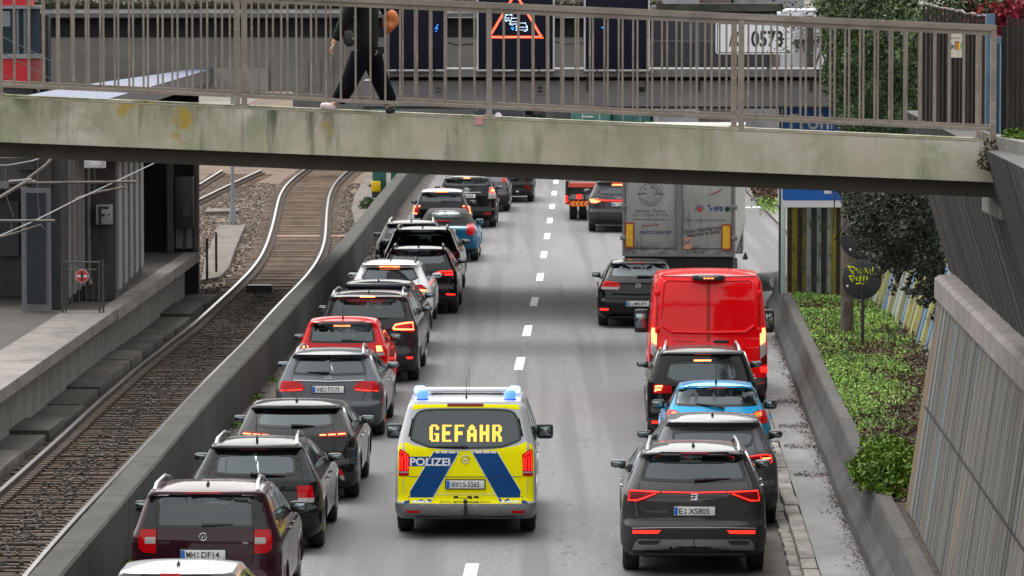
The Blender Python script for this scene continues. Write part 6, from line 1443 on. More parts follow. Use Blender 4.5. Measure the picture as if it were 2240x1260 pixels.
M['led_red'] = mk('led_red', (1, .1, .05), .4, emit=(1, .10, .045), es=2.6)
M['led_white'] = mk('led_white', (.9, .95, 1), .4, emit=(.55, .78, 1), es=1.3)
M['led_blue'] = mk('led_blue', (.02, .1, .5), .4, emit=(.03, .2, 1), es=1.5)
SY = 96.0
def matrix(px0, px1, r1, label, r0=-45):
    x0, x1 = gx(px0, SY), gx(px1, SY); z1 = gz(r1, SY); z0 = gz(r0, SY)
    e = empty('matrix_sign', ((x0 + x1) / 2, SY, z1), label, 'traffic sign', 'matrix signs on the gantry'); w_, h_ = (x1 - x0) / 2, z0 - z1
    MB().box((0, .12, h_ / 2), (2 * w_, .24, h_), bev=.012).build('housing', M['sign_face'], e)
    fr_ = MB()
    for (a, b, c, d) in ((-w_, w_, 0, .035), (-w_, w_, h_ - .035, h_), (-w_, -w_ + .035, .035, h_ - .035), (w_ - .035, w_, .035, h_ - .035)): fr_.bx(a, b, -.02, .0, c, d)
    fr_.build('frame', M['sign_frame'], e, smooth=False)
    for k in (-.6, 0, .6): MB().box((k * w_, -.03, .015), (.03, .03, .05)).build('catch', M['plastic'], e)
    MB().box((0, .3, .2), (.1, .3, .1)).build('holder', M['plastic'], e)
    return e
dotf = lambda e, pts, r_, mt, nm: (lambda mb: [mb.add([(x - r_, -.015, z), (x, -.015, z - r_), (x + r_, -.015, z), (x, -.015, z + r_)], [(0, 1, 2, 3)]) for x, z in pts] and mb.build(nm, M[mt], e, smooth=False))(MB())
m1 = matrix(842, 978, 155, 'dark matrix sign behind the walking person, showing a single blue spot')
m2 = matrix(1043, 1213, 155, 'matrix sign showing a red triangle with white queuing cars')
m3 = matrix(1277, 1421, 155, 'unlit dark matrix sign with a white frame, rightmost of the three')
cxm = 1128; P2 = lambda a, b: (gx(a, SY) - m2.location.x, gz(b, SY) - m2.location.z)
tri = [(1068, 82), (1187, 82), (1127.5, -18)]; pts = []
for i in range(3):
    a, b = tri[i], tri[(i + 1) % 3]; L_ = math.hypot(b[0] - a[0], b[1] - a[1]); nn = int(L_ / 4.2)
    cxx, cyy = 1127.5, 48
    for k in range(nn + 1):
        t = k / nn
        for w_ in (0, .052, .026):
            tt = t + (.5 / nn if w_ == .026 else 0)
            if tt > 1: continue
            x, y = a[0] + (b[0] - a[0]) * tt, a[1] + (b[1] - a[1]) * tt; pts.append(P2(x + (cxx - x) * w_ * 1.6, y + (cyy - y) * w_ * 1.6))
dotf(m2, pts, .013, 'led_red', 'led_triangle')
def carglyph(cx_, cy_, s_):
    q = []; seg = [((-12, 6), (-12, -1)), ((-12, -1), (-8, -9)), ((-8, -9), (8, -9)), ((8, -9), (12, -1)), ((12, -1), (12, 6)), ((-12, 6), (12, 6)), ((-10, 0), (10, 0)), ((-9, 9), (-6, 9)), ((6, 9), (9, 9))]
    for (a, b) in seg:
        n = max(1, int(math.hypot(b[0] - a[0], b[1] - a[1]) / 2.6))
        for k in range(n + 1): q.append(P2(cx_ + s_ * (a[0] + (b[0] - a[0]) * k / n), cy_ + s_ * (a[1] + (b[1] - a[1]) * k / n)))
    return q
w = carglyph(1141, 59, 1.0) + [p for p in carglyph(1126, 47, .85) if p[0] < P2(1130, 0)[0] or p[1] > P2(0, 43)[1]] + [p for p in carglyph(1113, 39, .75) if p[0] < P2(1116, 0)[0] or p[1] > P2(0, 36)[1]]
dotf(m2, w, .008, 'led_white', 'led_cars')
dotf(m2, [P2(1121, 62), P2(1123, 60), P2(1119, 61), P2(1122, 64)], .016, 'led_blue', 'led_spot')
dotf(m1, [(gx(955 + a, SY) - m1.location.x, gz(60 + b, SY) - m1.location.z) for a, b in ((0, 0), (2, 3), (-2, 2), (1, -3), (-1, 8), (3, -6))], .014, 'led_blue', 'led_spot')
dotf(m3, [(gx(1317, SY) - m3.location.x, gz(59, SY) - m3.location.z), (gx(1319, SY) - m3.location.x, gz(61, SY) - m3.location.z)], .014, 'led_blue', 'led_spot')
# cables between the signs
for i, (a, b, r) in enumerate(((980, 1042, 92), (1214, 1276, 90))):
    o = MB().tube([(gx(a), SY + .1, gz(r)), (gx((a * 2 + b) / 3), SY + .1, gz(r + 6)), (gx(b), SY + .1, gz(r + 3))], .018, 6).build('cable_run', M['plastic'] if i else M['rubber'], gb); MB().tube([(gx(a), SY + .1, gz(38)), (gx(b), SY + .1, gz(38))], .014, 6).build('cable_run', M['alu'], gb)
# number sign
x0, x1 = gx(1565, 95.9), gx(1735, 95.9); z0, z1 = gz(118, 95.9), gz(48, 95.9); aq = empty('number_sign', ((x0 + x1) / 2, 95.9, (z0 + z1) / 2), 'white sign reading AQ 0573 above the gantry beam', 'sign'); w_, h_ = x1 - x0, z1 - z0
def rrect(w, h, r, n=5):
    q = []
    for cx_, cz_, a0 in ((w / 2 - r, h / 2 - r, 0), (-w / 2 + r, h / 2 - r, 90), (-w / 2 + r, -h / 2 + r, 180), (w / 2 - r, -h / 2 + r, 270)):
        for k in range(n + 1): a = math.radians(a0 + 90 * k / n); q.append((cx_ + r * math.cos(a), cz_ + r * math.sin(a)))
    return q
def plate_(nm, w, h, r, y0, y1, mat, par, cz=0., cx_=0.):
    q = rrect(w, h, r); n = len(q); mb = MB(); mb.add([(x + cx_, y0, z + cz) for x, z in q] + [(x + cx_, y1, z + cz) for x, z in q], [tuple(range(n)), tuple(range(n, 2 * n))] + [(i, (i + 1) % n, n + (i + 1) % n, n + i) for i in range(n)]); return mb.build(nm, mat, par, smooth=False)
M['sign_w'] = mk('sign_w', (.66, .67, .72), .4)
plate_('panel', w_, h_, .07, 0, .05, M['sign_w'], aq); plate_('black_border', w_ - .05, h_ - .05, .05, -.003, .0, M['ink'], aq); plate_('face', w_ - .085, h_ - .085, .04, -.006, -.003, M['sign_w'], aq)
mb = MB(); text_on(mb, 'AQ', lambda a, b: Vector((a, -.009, b)), .29, .31, 0, .03, (1609 - 1650) * 95.9 / F, -.01); mb.build('lettering', M['ink'], aq); mb = MB(); text_on(mb, '0573', lambda a, b: Vector((a, -.009, b)), .66, .31, 0, .03, (1677 - 1650) * 95.9 / F, -.01); mb.build('lettering', M['ink'], aq)
MB().box((-.3, .3, -h_ / 2 - .2), (.06, .06, .9)).box((.3, .3, -h_ / 2 - .2), (.06, .06, .9)).build('holder', M['plastic'], aq)

# ---- blue direction sign on the right
DY = 98.0; dx = lambda p: (p - 1120) * DY / F; dz = lambda r: CH - (r + 48) * DY / F
bs = empty('direction_sign', (dx(1785), DY, 0), 'large blue direction sign with a white border, half behind ivy', 'traffic sign'); X0 = dx(1785)
M['sign_blue'] = mk('sign_blue', (.0, .12, .50), .4)
wS = dx(1870) - dx(1705)
plate_('panel', wS, dz(215) - dz(453), .12, 0, .08, M['sign_w'], bs, (dz(215) + dz(453)) / 2, 0); plate_('blue_face', wS - .19, dz(215) - dz(443), .05, -.004, 0, M['sign_blue'], bs, (dz(212) + dz(440)) / 2 + .02, 0)
MB().box((dx(1714) - X0, .06, (dz(453) + .9) / 2), (.11, .12, dz(453) - .9), bev=.01).build('post', mk('post_pale', (.42, .50, .48), .4, .3), bs); MB().box((dx(1707) - X0, .1, (dz(235) + .9) / 2), (.035, .2, dz(235) - .9)).build('post_edge', M['plastic'], bs)
mb = MB(); text_on(mb, 'Frohnhausen', lambda a, b: Vector((a, -.008, b)), 2.35, (dz(248) - dz(281)), 0, .015, dx(1728) - X0 + 1.17, (dz(248) + dz(281)) / 2); 
k_ = max(v[0] for v in mb.v)
mb.build('lettering', M['sign_w'], bs)
MB().bx(dx(1803) - X0, dx(1819) - X0, -.008, -.004, dz(423), dz(414)).build('symbol', M['sign_w'], bs)
# white building blocks beyond at upper right
wb = empty('white_building', (0, 0, 0), 'white panelled building right of the number sign', 'building')
M['white_wall'] = mk('white_wallx', (.70, .72, .78), .6, var=.08)
boxpx(1707, 1830, 147, 22, 108, 5, 'wall', M['white_wall'], wb); boxpx(1764, 1780, 155, 34, 107.7, .3, 'window', mk('slot_dark', (.05, .05, .055), .6), wb); boxpx(1735, 1830, 92, 86, 107.8, .2, 'band', mk('slot_dark2', (.08, .08, .085), .6), wb)
bb = empty('town_houses', (0, 0, 0), 'pale town houses just visible over the top of the road bridge', 'building')
for i, (a, b, t, c) in enumerate(((1440, 1530, -160, (.5, .5, .55)), (1530, 1600, -120, (.30, .24, .22)), (1605, 1760, -200, (.6, .6, .63)), (640, 1430, -90, (.22, .22, .22)))): boxpx(a, b, 30, t, 190 + i * 3, 12, 'wall', mk('house_wall', c, .8, var=.3, vscale=.6), bb, -.05)

# ---- vegetation helpers
def leaves(name, n, fn, s0, s1, mat, seed, parent=None, up=.5):
    rnd = random.Random(seed); vs = []; fs = []
    for i in range(n):
        p = fn(rnd)
        if p is None: continue
        s_ = rnd.uniform(s0, s1); d = Vector((rnd.gauss(0, 1), rnd.gauss(0, 1), rnd.gauss(0, 1) + up)).normalized()
        a = d.cross(Vector((rnd.gauss(0, 1), rnd.gauss(0, 1), rnd.gauss(0, 1)))).normalized(); b = d.cross(a)
        k = len(vs); c = Vector(p)
        vs += [c - a * s_, c + b * s_ * .55 + d * s_ * .2, c + a * s_, c - b * s_ * .55 + d * s_ * .2]; fs.append((k, k + 1, k + 2, k + 3))
    me = bpy.data.meshes.new(name); me.from_pydata([tuple(v) for v in vs], [], fs); me.update()
    return finish(me, name, mat, parent, smooth=False)
def inpoly(poly, rnd):
    xs = [p[0] for p in poly]; yy = [p[1] for p in poly]
    while True:
        x, y = rnd.uniform(min(xs), max(xs)), rnd.uniform(min(yy), max(yy))
        if inside(poly, x, y): return x, y
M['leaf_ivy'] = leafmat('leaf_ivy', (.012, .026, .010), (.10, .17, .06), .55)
M['leaf_ivy_shaded'] = leafmat('leaf_ivy_shaded', (.006, .008, .006), (.05, .058, .04), .5)  # ivy leaf colour darkened for the shade beneath the footbridge
M['leaf_ground'] = leafmat('leaf_ground', (.06, .15, .025), (.24, .40, .09), .7)
M['leaf_bush'] = leafmat('leaf_bush', (.05, .13, .01), (.16, .30, .03), .5)
M['leaf_brown'] = leafmat('leaf_brown', (.05, .03, .022), (.18, .11, .08), .9)
M['leaf_red'] = leafmat('leaf_red', (.16, .03, .02), (.45, .06, .05), .7)
M['bark'] = mk('bark', (.06, .045, .035), .9, var=.4)
# planting bed behind the right barrier
BH = .86
bed = MB().add([(tab(RB_, y) + .2, y, BH - .04) for y in (52, 60, 70, 80, 90, 100, 104)] + [(9.5, y, BH + .12) for y in (52, 60, 70, 80, 90, 100, 104)], [(i, i + 1, i + 8, i + 7) for i in range(6)]).build('planting_bed', M['soil'], smooth=False); bed['kind'] = 'structure'
def nz(x, y): return math.sin(x * 1.7 + y * .45) + math.sin(y * .83 - x * .7) * .8 + math.sin(x * 3.9 + y * 1.9) * .4
BROWN = [(88.0, 1.3), (76.2, .9), (70.5, .5)]     # bare strips across the bed
def bare(x, y):
    x += R.gauss(0, .13); y += R.gauss(0, .35)
    return any(abs(y - a - (x - 6) * .8) < w + .45 * math.sin(x * 4 + a) for a, w in ((82.5, .9), (70.3, .7), (64.3, .35))) or (x > 7.3 - max(0, (84 - y)) * .105 + .22 * math.sin(y * 1.3) and y < 86) or nz(x * 1.3, y * .9) > 1.35
def gfn(r):
    y = r.uniform(60, 97.5); x = r.uniform(tab(RB_, y) + .2, 7.6)
    if bare(x, y) and r.random() > .06: return None
    return x, y, BH + .02 + r.random() ** 1.5 * max(.03, .09 + .055 * nz(x, y))
gc = leaves('ground_cover', 70000, gfn, .016, .036, M['leaf_ground'], 1, up=1.6); tag(gc, 'low green ground cover plants filling the bed behind the right barrier', 'ground cover', kind='stuff')
def bfn(r):
    y = r.uniform(59, 97); x = r.uniform(tab(RB_, y) + .2, 7.6)
    if not bare(x, y) and r.random() > .12: return None
    return x, y, BH + .03 + r.random() ** 2 * .16
bc = leaves('leaf_litter', 16000, bfn, .02, .05, M['leaf_brown'], 2, up=.8); tag(bc, 'brown fallen leaves and dead twigs between the green plants', 'leaf litter', kind='stuff')
tw = MB(); rnd = random.Random(4)
for i in range(260):
    y = rnd.uniform(62, 93); x = rnd.uniform(tab(RB_, y) + .25, 7.2); h = rnd.uniform(.2, .75) if i % 2 else rnd.uniform(.1, .3); a = rnd.uniform(-.25, .25)
    tw.tube([(x, y, BH - .02), (x + a * .3, y + rnd.uniform(-.1, .1), BH + h * .5), (x + a, y + rnd.uniform(-.2, .2), BH + h)], [.008, .005, .003], 4, caps=False)
tw = tw.build('dead_stems', M['bark']); tag(tw, 'thin bare dead stems standing in the planting bed', 'dead stems', kind='stuff')
# bush in front of the corrugated wall
bu = empty('green_bush', at_h(1965, 1085, BH), 'bright green leafy bush at the end of the bed against the corrugated wall', 'bush')
bx_, by_ = 0, 0
def bush(r, rx=.52, ry=1.6, rz=.62):
    while True:
        a, b, c = r.uniform(-1, 1), r.uniform(-1, 1), r.uniform(0, 1)
        q = a * a + b * b + c * c
        if q < 1 and q > .25 * r.random(): break
    k = 1 + .22 * math.sin(a * 9 + b * 4) * math.cos(c * 8)
    return a * rx * k, b * ry + 1.2, c * rz * k
leaves('foliage', 5200, bush, .03, .06, M['leaf_bush'], 11, bu, up=.8)
st = MB(); rnd = random.Random(8)
for i in range(24): 
    p = bush(rnd); st.tube([(p[0] * .2, 1.2 + (p[1] - 1.2) * .4, -.05), (p[0] * .7, p[1], p[2] * .6), (p[0], p[1], p[2])], [.015, .008, .004], 5, caps=False)
st.build('branches', M['bark'], bu)
# small shrubs and weeds
def shrub(name, label, loc, r_, n, mat, seed, s0=.02, s1=.045, cat='plant'):
    e = empty(name, loc, label, cat)
    def f(r):
        d = Vector((r.gauss(0, 1), r.gauss(0, 1), abs(r.gauss(0, 1)))).normalized() * r.uniform(.2, 1) ** .5
        return d.x * r_[0], d.y * r_[1], d.z * r_[2]
    leaves('foliage', n, f, s0, s1, mat, seed, e)
    m_ = MB(); rn = random.Random(seed)
    for i in range(8): p = f(rn); m_.tube([(0, 0, -.02), (p[0] * .5, p[1] * .5, p[2] * .6), p], [.008, .006, .003], 4, caps=False)
    m_.build('stems', M['bark'], e)
shrub('small_shrub', 'small green shrub leaning on the barrier below the yellow box', at_h(812, 458, .1) + Vector((-.1, 0, 0)), (.32, .6, .42), 500, M['leaf_ivy'], 21, .03, .07)
for i, (px, py, n_) in enumerate(((272, 1245, 90), (482, 935, 70), (537, 878, 50), (573, 835, 50), (815, 538, 60), (915, 385, 40), (395, 1070, 30))):
    yy = at_h(px, py, 0).y; shrub('weed', ('pale green weed at the foot of the left barrier, ' + ('beside the silver roof', 'left of the black estate', 'left of the glossy black hatchback', 'left of the grey estate', 'behind the tall black SUV', 'near the footbridge shadow', 'left of the black estate mirror')[i]), (tab(LB_, yy) + .1, yy, 0), (.10, .3, .16), n_, M['leaf_bush'], 30 + i, .02, .04)
def lit(r):
    k = r.random()
    if k < .75:
        y = r.uniform(52, 96); return tab(RB_, y) - .19 - abs(r.gauss(0, .07 + .12 * max(0, math.sin(y * 1.1)) ** 6)), y, .155 + r.random() * .012
    q = r.random(); y = r.choice((73.2, 69.0, 76.5, 81)) + r.gauss(0, .32) * (1 - q * .6); return tab(RB_, y) - .22 - q * .5, y, .155 + r.random() * .015
o = leaves('walkway_litter', 3200, lit, .010, .026, M['leaf_brown'], 91, up=3); tag(o, 'brown leaf litter along the foot of the right barrier', 'leaf litter', kind='stuff')
o = leaves('gutter_litter', 2600, lambda r: (lambda y: (tab(LB_, y) + .02 + abs(r.gauss(0, .10)), y, .012 + r.random() * .02))(r.uniform(50, 150)), .012, .03, M['leaf_brown'], 92, up=3); tag(o, 'dirt and leaf litter along the foot of the left barrier', 'leaf litter', kind='stuff')
# brown hedge on the island beyond
def bh(r):
    y = r.uniform(150, 215); return tab(CX, y) + 7.25 + r.gauss(0, .22), y, .1 + r.random() * (.8 + .3 * math.sin(y))
hb_ = empty('bare_hedge', (0, 0, 0), 'brown half-bare hedge beside the side road right of the lorry', 'hedge'); leaves('twigs', 5000, bh, .05, .11, M['leaf_brown'], 41, hb_)
leaves('foliage', 120, lambda r: (tab(CX, 150) + 7.0 + r.gauss(0, .2), r.uniform(146, 152), .1 + r.random() * .4), .05, .1, M['leaf_ground'], 42, hb_)

# ---- painted walls at the right
def stripes(name, cols, axis, wd, seed, base=(.3, .3, .3)):
    m = bpy.data.materials.new(name); m.use_nodes = True; nt = m.node_tree; b = nt.nodes['Principled BSDF']; N = nt.nodes.new; L = nt.links.new
    b.inputs['Roughness'].default_value = .8
    tc = N('ShaderNodeTexCoord'); sp = N('ShaderNodeSeparateXYZ'); L(tc.outputs['Object'], sp.inputs[0])
    ml = N('ShaderNodeMath'); ml.operation = 'MULTIPLY'; ml.inputs[1].default_value = 1 / wd; L(sp.outputs[axis], ml.inputs[0])
    fl = N('ShaderNodeMath'); fl.operation = 'FLOOR'; L(ml.outputs[0], fl.inputs[0]); ad = N('ShaderNodeMath'); ad.inputs[1].default_value = seed; L(fl.outputs[0], ad.inputs[0])
    wn = N('ShaderNodeTexWhiteNoise'); wn.noise_dimensions = '1D'; L(ad.outputs[0], wn.inputs['W'])
    r = N('ShaderNodeValToRGB'); r.color_ramp.interpolation = 'CONSTANT'
    while len(r.color_ramp.elements) < len(cols): r.color_ramp.elements.new(.5)
    for i, c in enumerate(cols): r.color_ramp.elements[i].position = i / len(cols); r.color_ramp.elements[i].color = (*c, 1)
    L(wn.outputs['Value'], r.inputs[0])
    mp = N('ShaderNodeMapping'); mp.inputs['Scale'].default_value = (3, 3, 1.1); n = N('ShaderNodeTexNoise'); n.inputs['Scale'].default_value = 1.6; n.inputs['Detail'].default_value = 9; n.inputs['Roughness'].default_value = .7
    L(tc.outputs['Object'], mp.inputs[0]); L(mp.outputs[0], n.inputs[0]); mr = N('ShaderNodeMapRange'); mr.inputs['From Min'].default_value = .47; mr.inputs['From Max'].default_value = .66; L(n.outputs['Fac'], mr.inputs['Value'])
    mx = N('ShaderNodeMix'); mx.data_type = 'RGBA'; L(r.outputs[0], mx.inputs['A']); mx.inputs['B'].default_value = (*base, 1); L(mr.outputs[0], mx.inputs['Factor']); L(mx.outputs['Result'], b.inputs['Base Color'])
    return m
def ribbed(a, b, z0, z1, top=None, pitch=.16, depth=.04, lean=0., rnd=None):
    "ribbed wall from a to b (xy); lean moves the top sideways; returns a builder"
    a = Vector((a[0], a[1], 0)); b = Vector((b[0], b[1], 0)); d = (b - a); L_ = d.length; d.normalize(); nrm = Vector((d.y, -d.x, 0))
    if nrm.x > 0: nrm = -nrm
    n = int(L_ / pitch); mb = MB(); vs = []; cols = 4; rn = random.Random(3)
    prof = []
    for i in range(n):
        s0 = i * pitch; dd = depth * rn.uniform(.6, 1.3)
        for t, e in ((0, 0), (.12, dd), (.5, dd), (.62, 0)): prof.append((s0 + t * pitch, e))
    prof.append((L_, 0))
    for (s_, e) in prof:
        p = a + d * s_; zt = z1 if top is None else top(s_)
        for z in (z0, zt): vs.append(p + nrm * e + Vector(((z - z0) * lean, 0, z)))
    m = len(prof)
    mb.add(vs, [(2 * i, 2 * i + 2, 2 * i + 3, 2 * i + 1) for i in range(m - 1)]); 
    vs2 = [tuple(Vector(v) - nrm * .12 * 2) for v in vs]
    mb.add(vs2, [(2 * i, 2 * i + 1, 2 * i + 3, 2 * i + 2) for i in range(m - 1)]); nn = len(vs)
    mb.add([vs[0], vs[1], vs2[1], vs2[0]], [(0, 1, 2, 3)]); mb.add([vs[-2], vs[-1], vs2[-1], vs2[-2]], [(0, 1, 2, 3)])
    for i in range(m - 1): mb.add([vs[2 * i + 1], vs[2 * i + 3], vs2[2 * i + 3], vs2[2 * i + 1]], [(0, 1, 2, 3)])
    return mb
def bands(name, px, Y, dirt):
    "vertical painted bands at fixed places along the wall"
    m = bpy.data.materials.new(name); m.use_nodes = True; nt = m.node_tree; b = nt.nodes['Principled BSDF']; N = nt.nodes.new; L = nt.links.new
    b.inputs['Roughness'].default_value = .85
    X = [(q - 1120) * Y / F for q, c in px]; tc = N('ShaderNodeTexCoord'); sp = N('ShaderNodeSeparateXYZ'); L(tc.outputs['Object'], sp.inputs[0])
    mr = N('ShaderNodeMapRange'); mr.inputs['From Min'].default_value = X[0]; mr.inputs['From Max'].default_value = X[-1]; L(sp.outputs['X'], mr.inputs['Value'])
    r = N('ShaderNodeValToRGB'); r.color_ramp.interpolation = 'CONSTANT'
    while len(r.color_ramp.elements) < len(px): r.color_ramp.elements.new(.9)
    for i, (q, c) in enumerate(px): r.color_ramp.elements[i].position = (X[i] - X[0]) / (X[-1] - X[0]); r.color_ramp.elements[i].color = (*[v * .6 for v in c], 1)
    L(mr.outputs[0], r.inputs[0])
    n = N('ShaderNodeTexNoise'); n.inputs['Scale'].default_value = 4.; n.inputs['Detail'].default_value = 10; n.inputs['Roughness'].default_value = .75; mp = N('ShaderNodeMapping'); mp.inputs['Scale'].default_value = (1.5, 1, .7)
    L(tc.outputs['Object'], mp.inputs[0]); L(mp.outputs[0], n.inputs[0]); m2 = N('ShaderNodeMapRange'); m2.inputs['From Min'].default_value = .50; m2.inputs['From Max'].default_value = .60; L(n.outputs['Fac'], m2.inputs['Value'])
    mx = N('ShaderNodeMix'); mx.data_type = 'RGBA'; L(r.outputs[0], mx.inputs['A']); mx.inputs['B'].default_value = (*dirt, 1); L(m2.outputs[0], mx.inputs['Factor']); L(mx.outputs['Result'], b.inputs['Base Color'])
    return m
_y, _d, _p, _o = (.36, .29, .03), (.035, .035, .025), (.36, .44, .44), (.24, .20, .05)
M['wall_paint1'] = bands('wall_paint1', [(1715, _o), (1724, _d), (1733, _y), (1744, _d), (1756, _o), (1765, _p), (1775, _d), (1787, _p), (1797, _d), (1809, _p), (1818, _y), (1829, _d), (1838, _o), (1866, _y), (1872, (.03, .09, .03)), (1915, _y), (1921, (.03, .09, .03)), (1926, _p), (1960, _p)], 98.5, (.05, .05, .035))
PYw = 98.7; x0, x1 = (1722 - 1120) * PYw / F, (1945 - 1120) * PYw / F
o = ribbed((x1, PYw), (x0, PYw), BH - .1, 3.6, pitch=.2, depth=.03).build('painted_wall', M['wall_paint1'], smooth=False); tag(o, 'wall painted in yellow, black and pale blue vertical stripes below the blue sign', 'wall')
M['wall_paint2'] = stripes('wall_paint2', [(.26, .30, .28), (.10, .20, .32), (.45, .36, .30), (.24, .24, .10), (.05, .05, .05), (.36, .40, .38), (.40, .24, .20), (.14, .18, .10), (.35, .34, .10), (.42, .42, .40)], 'Y', .8, 9., (.16, .15, .15))
o = ribbed((7.55, 97.5), (7.35, 58), BH - .1, 3.3, pitch=.8, depth=.10, lean=.26).build('graffiti_wall', M['wall_paint2'], smooth=False); tag(o, 'leaning concrete fence covered in many-coloured graffiti behind the planting bed', 'wall')
# pipe end and barrier nose
o = MB().tube([(6.05, 104.5, .75), (5.75, 106, .62), (5.55, 108, .45), (5.5, 110, .2)], [.22, .22, .2, .16], 14).build('barrier_nose', mk('nose_white', (.45, .45, .45), .6, var=.2)); tag(o, 'pale rounded barrier end beside the red van', 'barrier end')
# drain pipe stub in the graffiti wall
p = at_y(2010, 638, 66); o = MB().tube([(p.x - .02, p.y, p.z), (p.x + .36, p.y + .05, p.z)], .055, 12).tube([(p.x - .2, p.y, p.z), (p.x + .0, p.y, p.z)], .05, 12).build('pipe_stub', mk('pipe_c', (.16, .16, .155), .7)); tag(o, 'short grey pipe sticking out of the wall below the ivy', 'pipe')
# pole and round signs seen from behind
p = at_h(1853, 731, BH); po = empty('concrete_pole', p, 'thick concrete pole with scrawled black letters in the planting bed', 'pole'); 
MB().lathe((0, 0, 0), [(.125, -.1), (.12, 3.6)], 'z', 20).build('shaft', layered('pole_c', (.20, .175, .155), [((.14, .12, .105), (3, 3, 1), .42, .62, 8)], .9, .2), po)
MB().lathe((0, 0, 1.22), [(.125, 0), (.125, .02)], 'z', 20).build('band', M['plastic'], po)
def scrawl(strokes, place, r_, name, mat, par):
    mb = MB()
    for s_ in strokes: mb.tube([place(a, b) for a, b in s_], r_, 5)
    return mb.build(name, mat, par)
def onpole(a, b):
    ang = (a - .5) * 1.9; return Vector((.128 * math.sin(ang), -.128 * math.cos(ang), b))
scrawl([[(.1, .70), (.12, 1.05), (.35, .72), (.4, 1.05)], [(.5, .72), (.5, 1.03), (.85, 1.05)], [(.5, .88), (.75, .9)], [(.5, .72), (.8, .72)], [(.15, .32), (.3, .62), (.45, .6), (.42, .32)], [(.2, .45), (.42, .46)], [(.9, .6), (.6, .56), (.6, .40), (.85, .42), (.9, .58), (.9, .30)], [(.3, .22), (.8, .24)]], onpole, .007, 'scrawled_letters', M['ink'], po)
RSY = 84.2; sgx = lambda q: (q - 1120) * RSY / F; sgz = lambda q: CH - (q + 48) * RSY / F
p = at_h(1889, 762, BH); rs = empty('round_sign_pair', (p.x, RSY, 0), 'two grey round traffic sign backs on a post, the lower with yellow spray letters', 'traffic sign')
X0 = p.x; M['sign_back'] = mk('sign_back', (.085, .09, .10), .45, .6, var=.1)
MB().lathe((0, .02, 0), [(.034, BH - .05), (.034, sgz(480))], 'z', 12).build('post', mk('post_grey', (.05, .05, .052), .5, .4), rs)
def disc(cx_, cy_, r_, nm):
    d = MB().lathe((sgx(cx_) - X0, -.02, sgz(cy_)), [(r_, .012), (r_, 0), (r_ - .015, -.006)], 'y', 40).build(nm, M['sign_back'], rs)
    MB().bx(sgx(cx_) - X0 - .012, sgx(cx_) - X0 + .012, -.045, -.026, sgz(cy_) - r_ * .9, sgz(cy_) + r_ * .9).build('rail', mk('rail_dk', (.04, .04, .045), .5), d); return d
d1 = disc(1887, 611, .365, 'lower_disc'); d2 = disc(1880, 525, .335, 'upper_disc'); MB().bx(sgx(1880) - X0 - .33, sgx(1880) - X0 + .33, -.04, -.027, sgz(519) - .008, sgz(519) + .008).build('rail', M['plastic'], d2)
for cx_, cy_, dd in ((1855, 625, d1), (1861, 545, d2)): MB().lathe((sgx(cx_) - X0, -.03, sgz(cy_)), [(.022, 0), (.022, -.004), (.008, -.005)], 'y', 14).build('sticker', M['sign_w'], dd)
Z = lambda a, b: Vector((sgx(1640 + a / 3.7067) - X0, -.034, sgz(380 + b / 3.7067)))
M['spray'] = mk('spray', (.62, .70, .02), .6)
scrawl([[(800, 745), (835, 800), (848, 812)], [(800, 748), (850, 758), (868, 775), (840, 790)], [(870, 765), (885, 808), (905, 765)], [(905, 808), (918, 770), (935, 808), (950, 762)], [(935, 765), (960, 800), (985, 825), (975, 770)], [(1003, 755), (1000, 790)], [(998, 808), (998, 812)],
        [(810, 825), (840, 875)], [(812, 826), (848, 830), (858, 850), (840, 858)], [(870, 835), (872, 862), (888, 862), (890, 838)], [(900, 872), (898, 828), (912, 826)], [(898, 848), (912, 846)], [(928, 868), (924, 828), (940, 828)], [(925, 848), (938, 846)], [(958, 830), (955, 858)], [(954, 874), (954, 878)], [(866, 892), (895, 886), (928, 892)]], Z, .0125, 'spray_letters', M['spray'], d1)

# ---- corrugated retaining wall, near right
M['corr_low'] = layered('corr_low', (.175, .16, .14), [((.10, .10, .095), (.2, 4.5, .12), .42, .58, 6), ((.24, .235, .22), (.2, 7, .15), .54, .64, 5), ((.26, .165, .075), (.2, 1.9, .1), .57, .64, 5), ((.12, .155, .18), (.2, 2.3, .1), .60, .66, 4), ((.055, .055, .055), (.2, 11, .3), .60, .72, 6)], .9, .2)
M['corr_high'] = layered('corr_high', (.095, .092, .088), [((.06, .058, .056), (.2, 4, .12), .42, .6, 6), ((.14, .13, .115), (.2, 6, .12), .56, .68, 5)], .9, .2)
M['coping'] = layered('coping', (.34, .30, .29), [((.24, .21, .20), (1.5, 2, 2), .42, .62, 8), ((.36, .27, .27), (1, 1, 1), .5, .7, 4), ((.12, .11, .10), (1, 5, .2), .6, .72, 8)], .9, .3)
rw_ = empty('retaining_wall', (0, 0, 0), 'leaning corrugated concrete retaining wall with a pale coping at the right edge', 'wall')
A0, A1 = (5.02, 58.4), (4.02, 20.0)
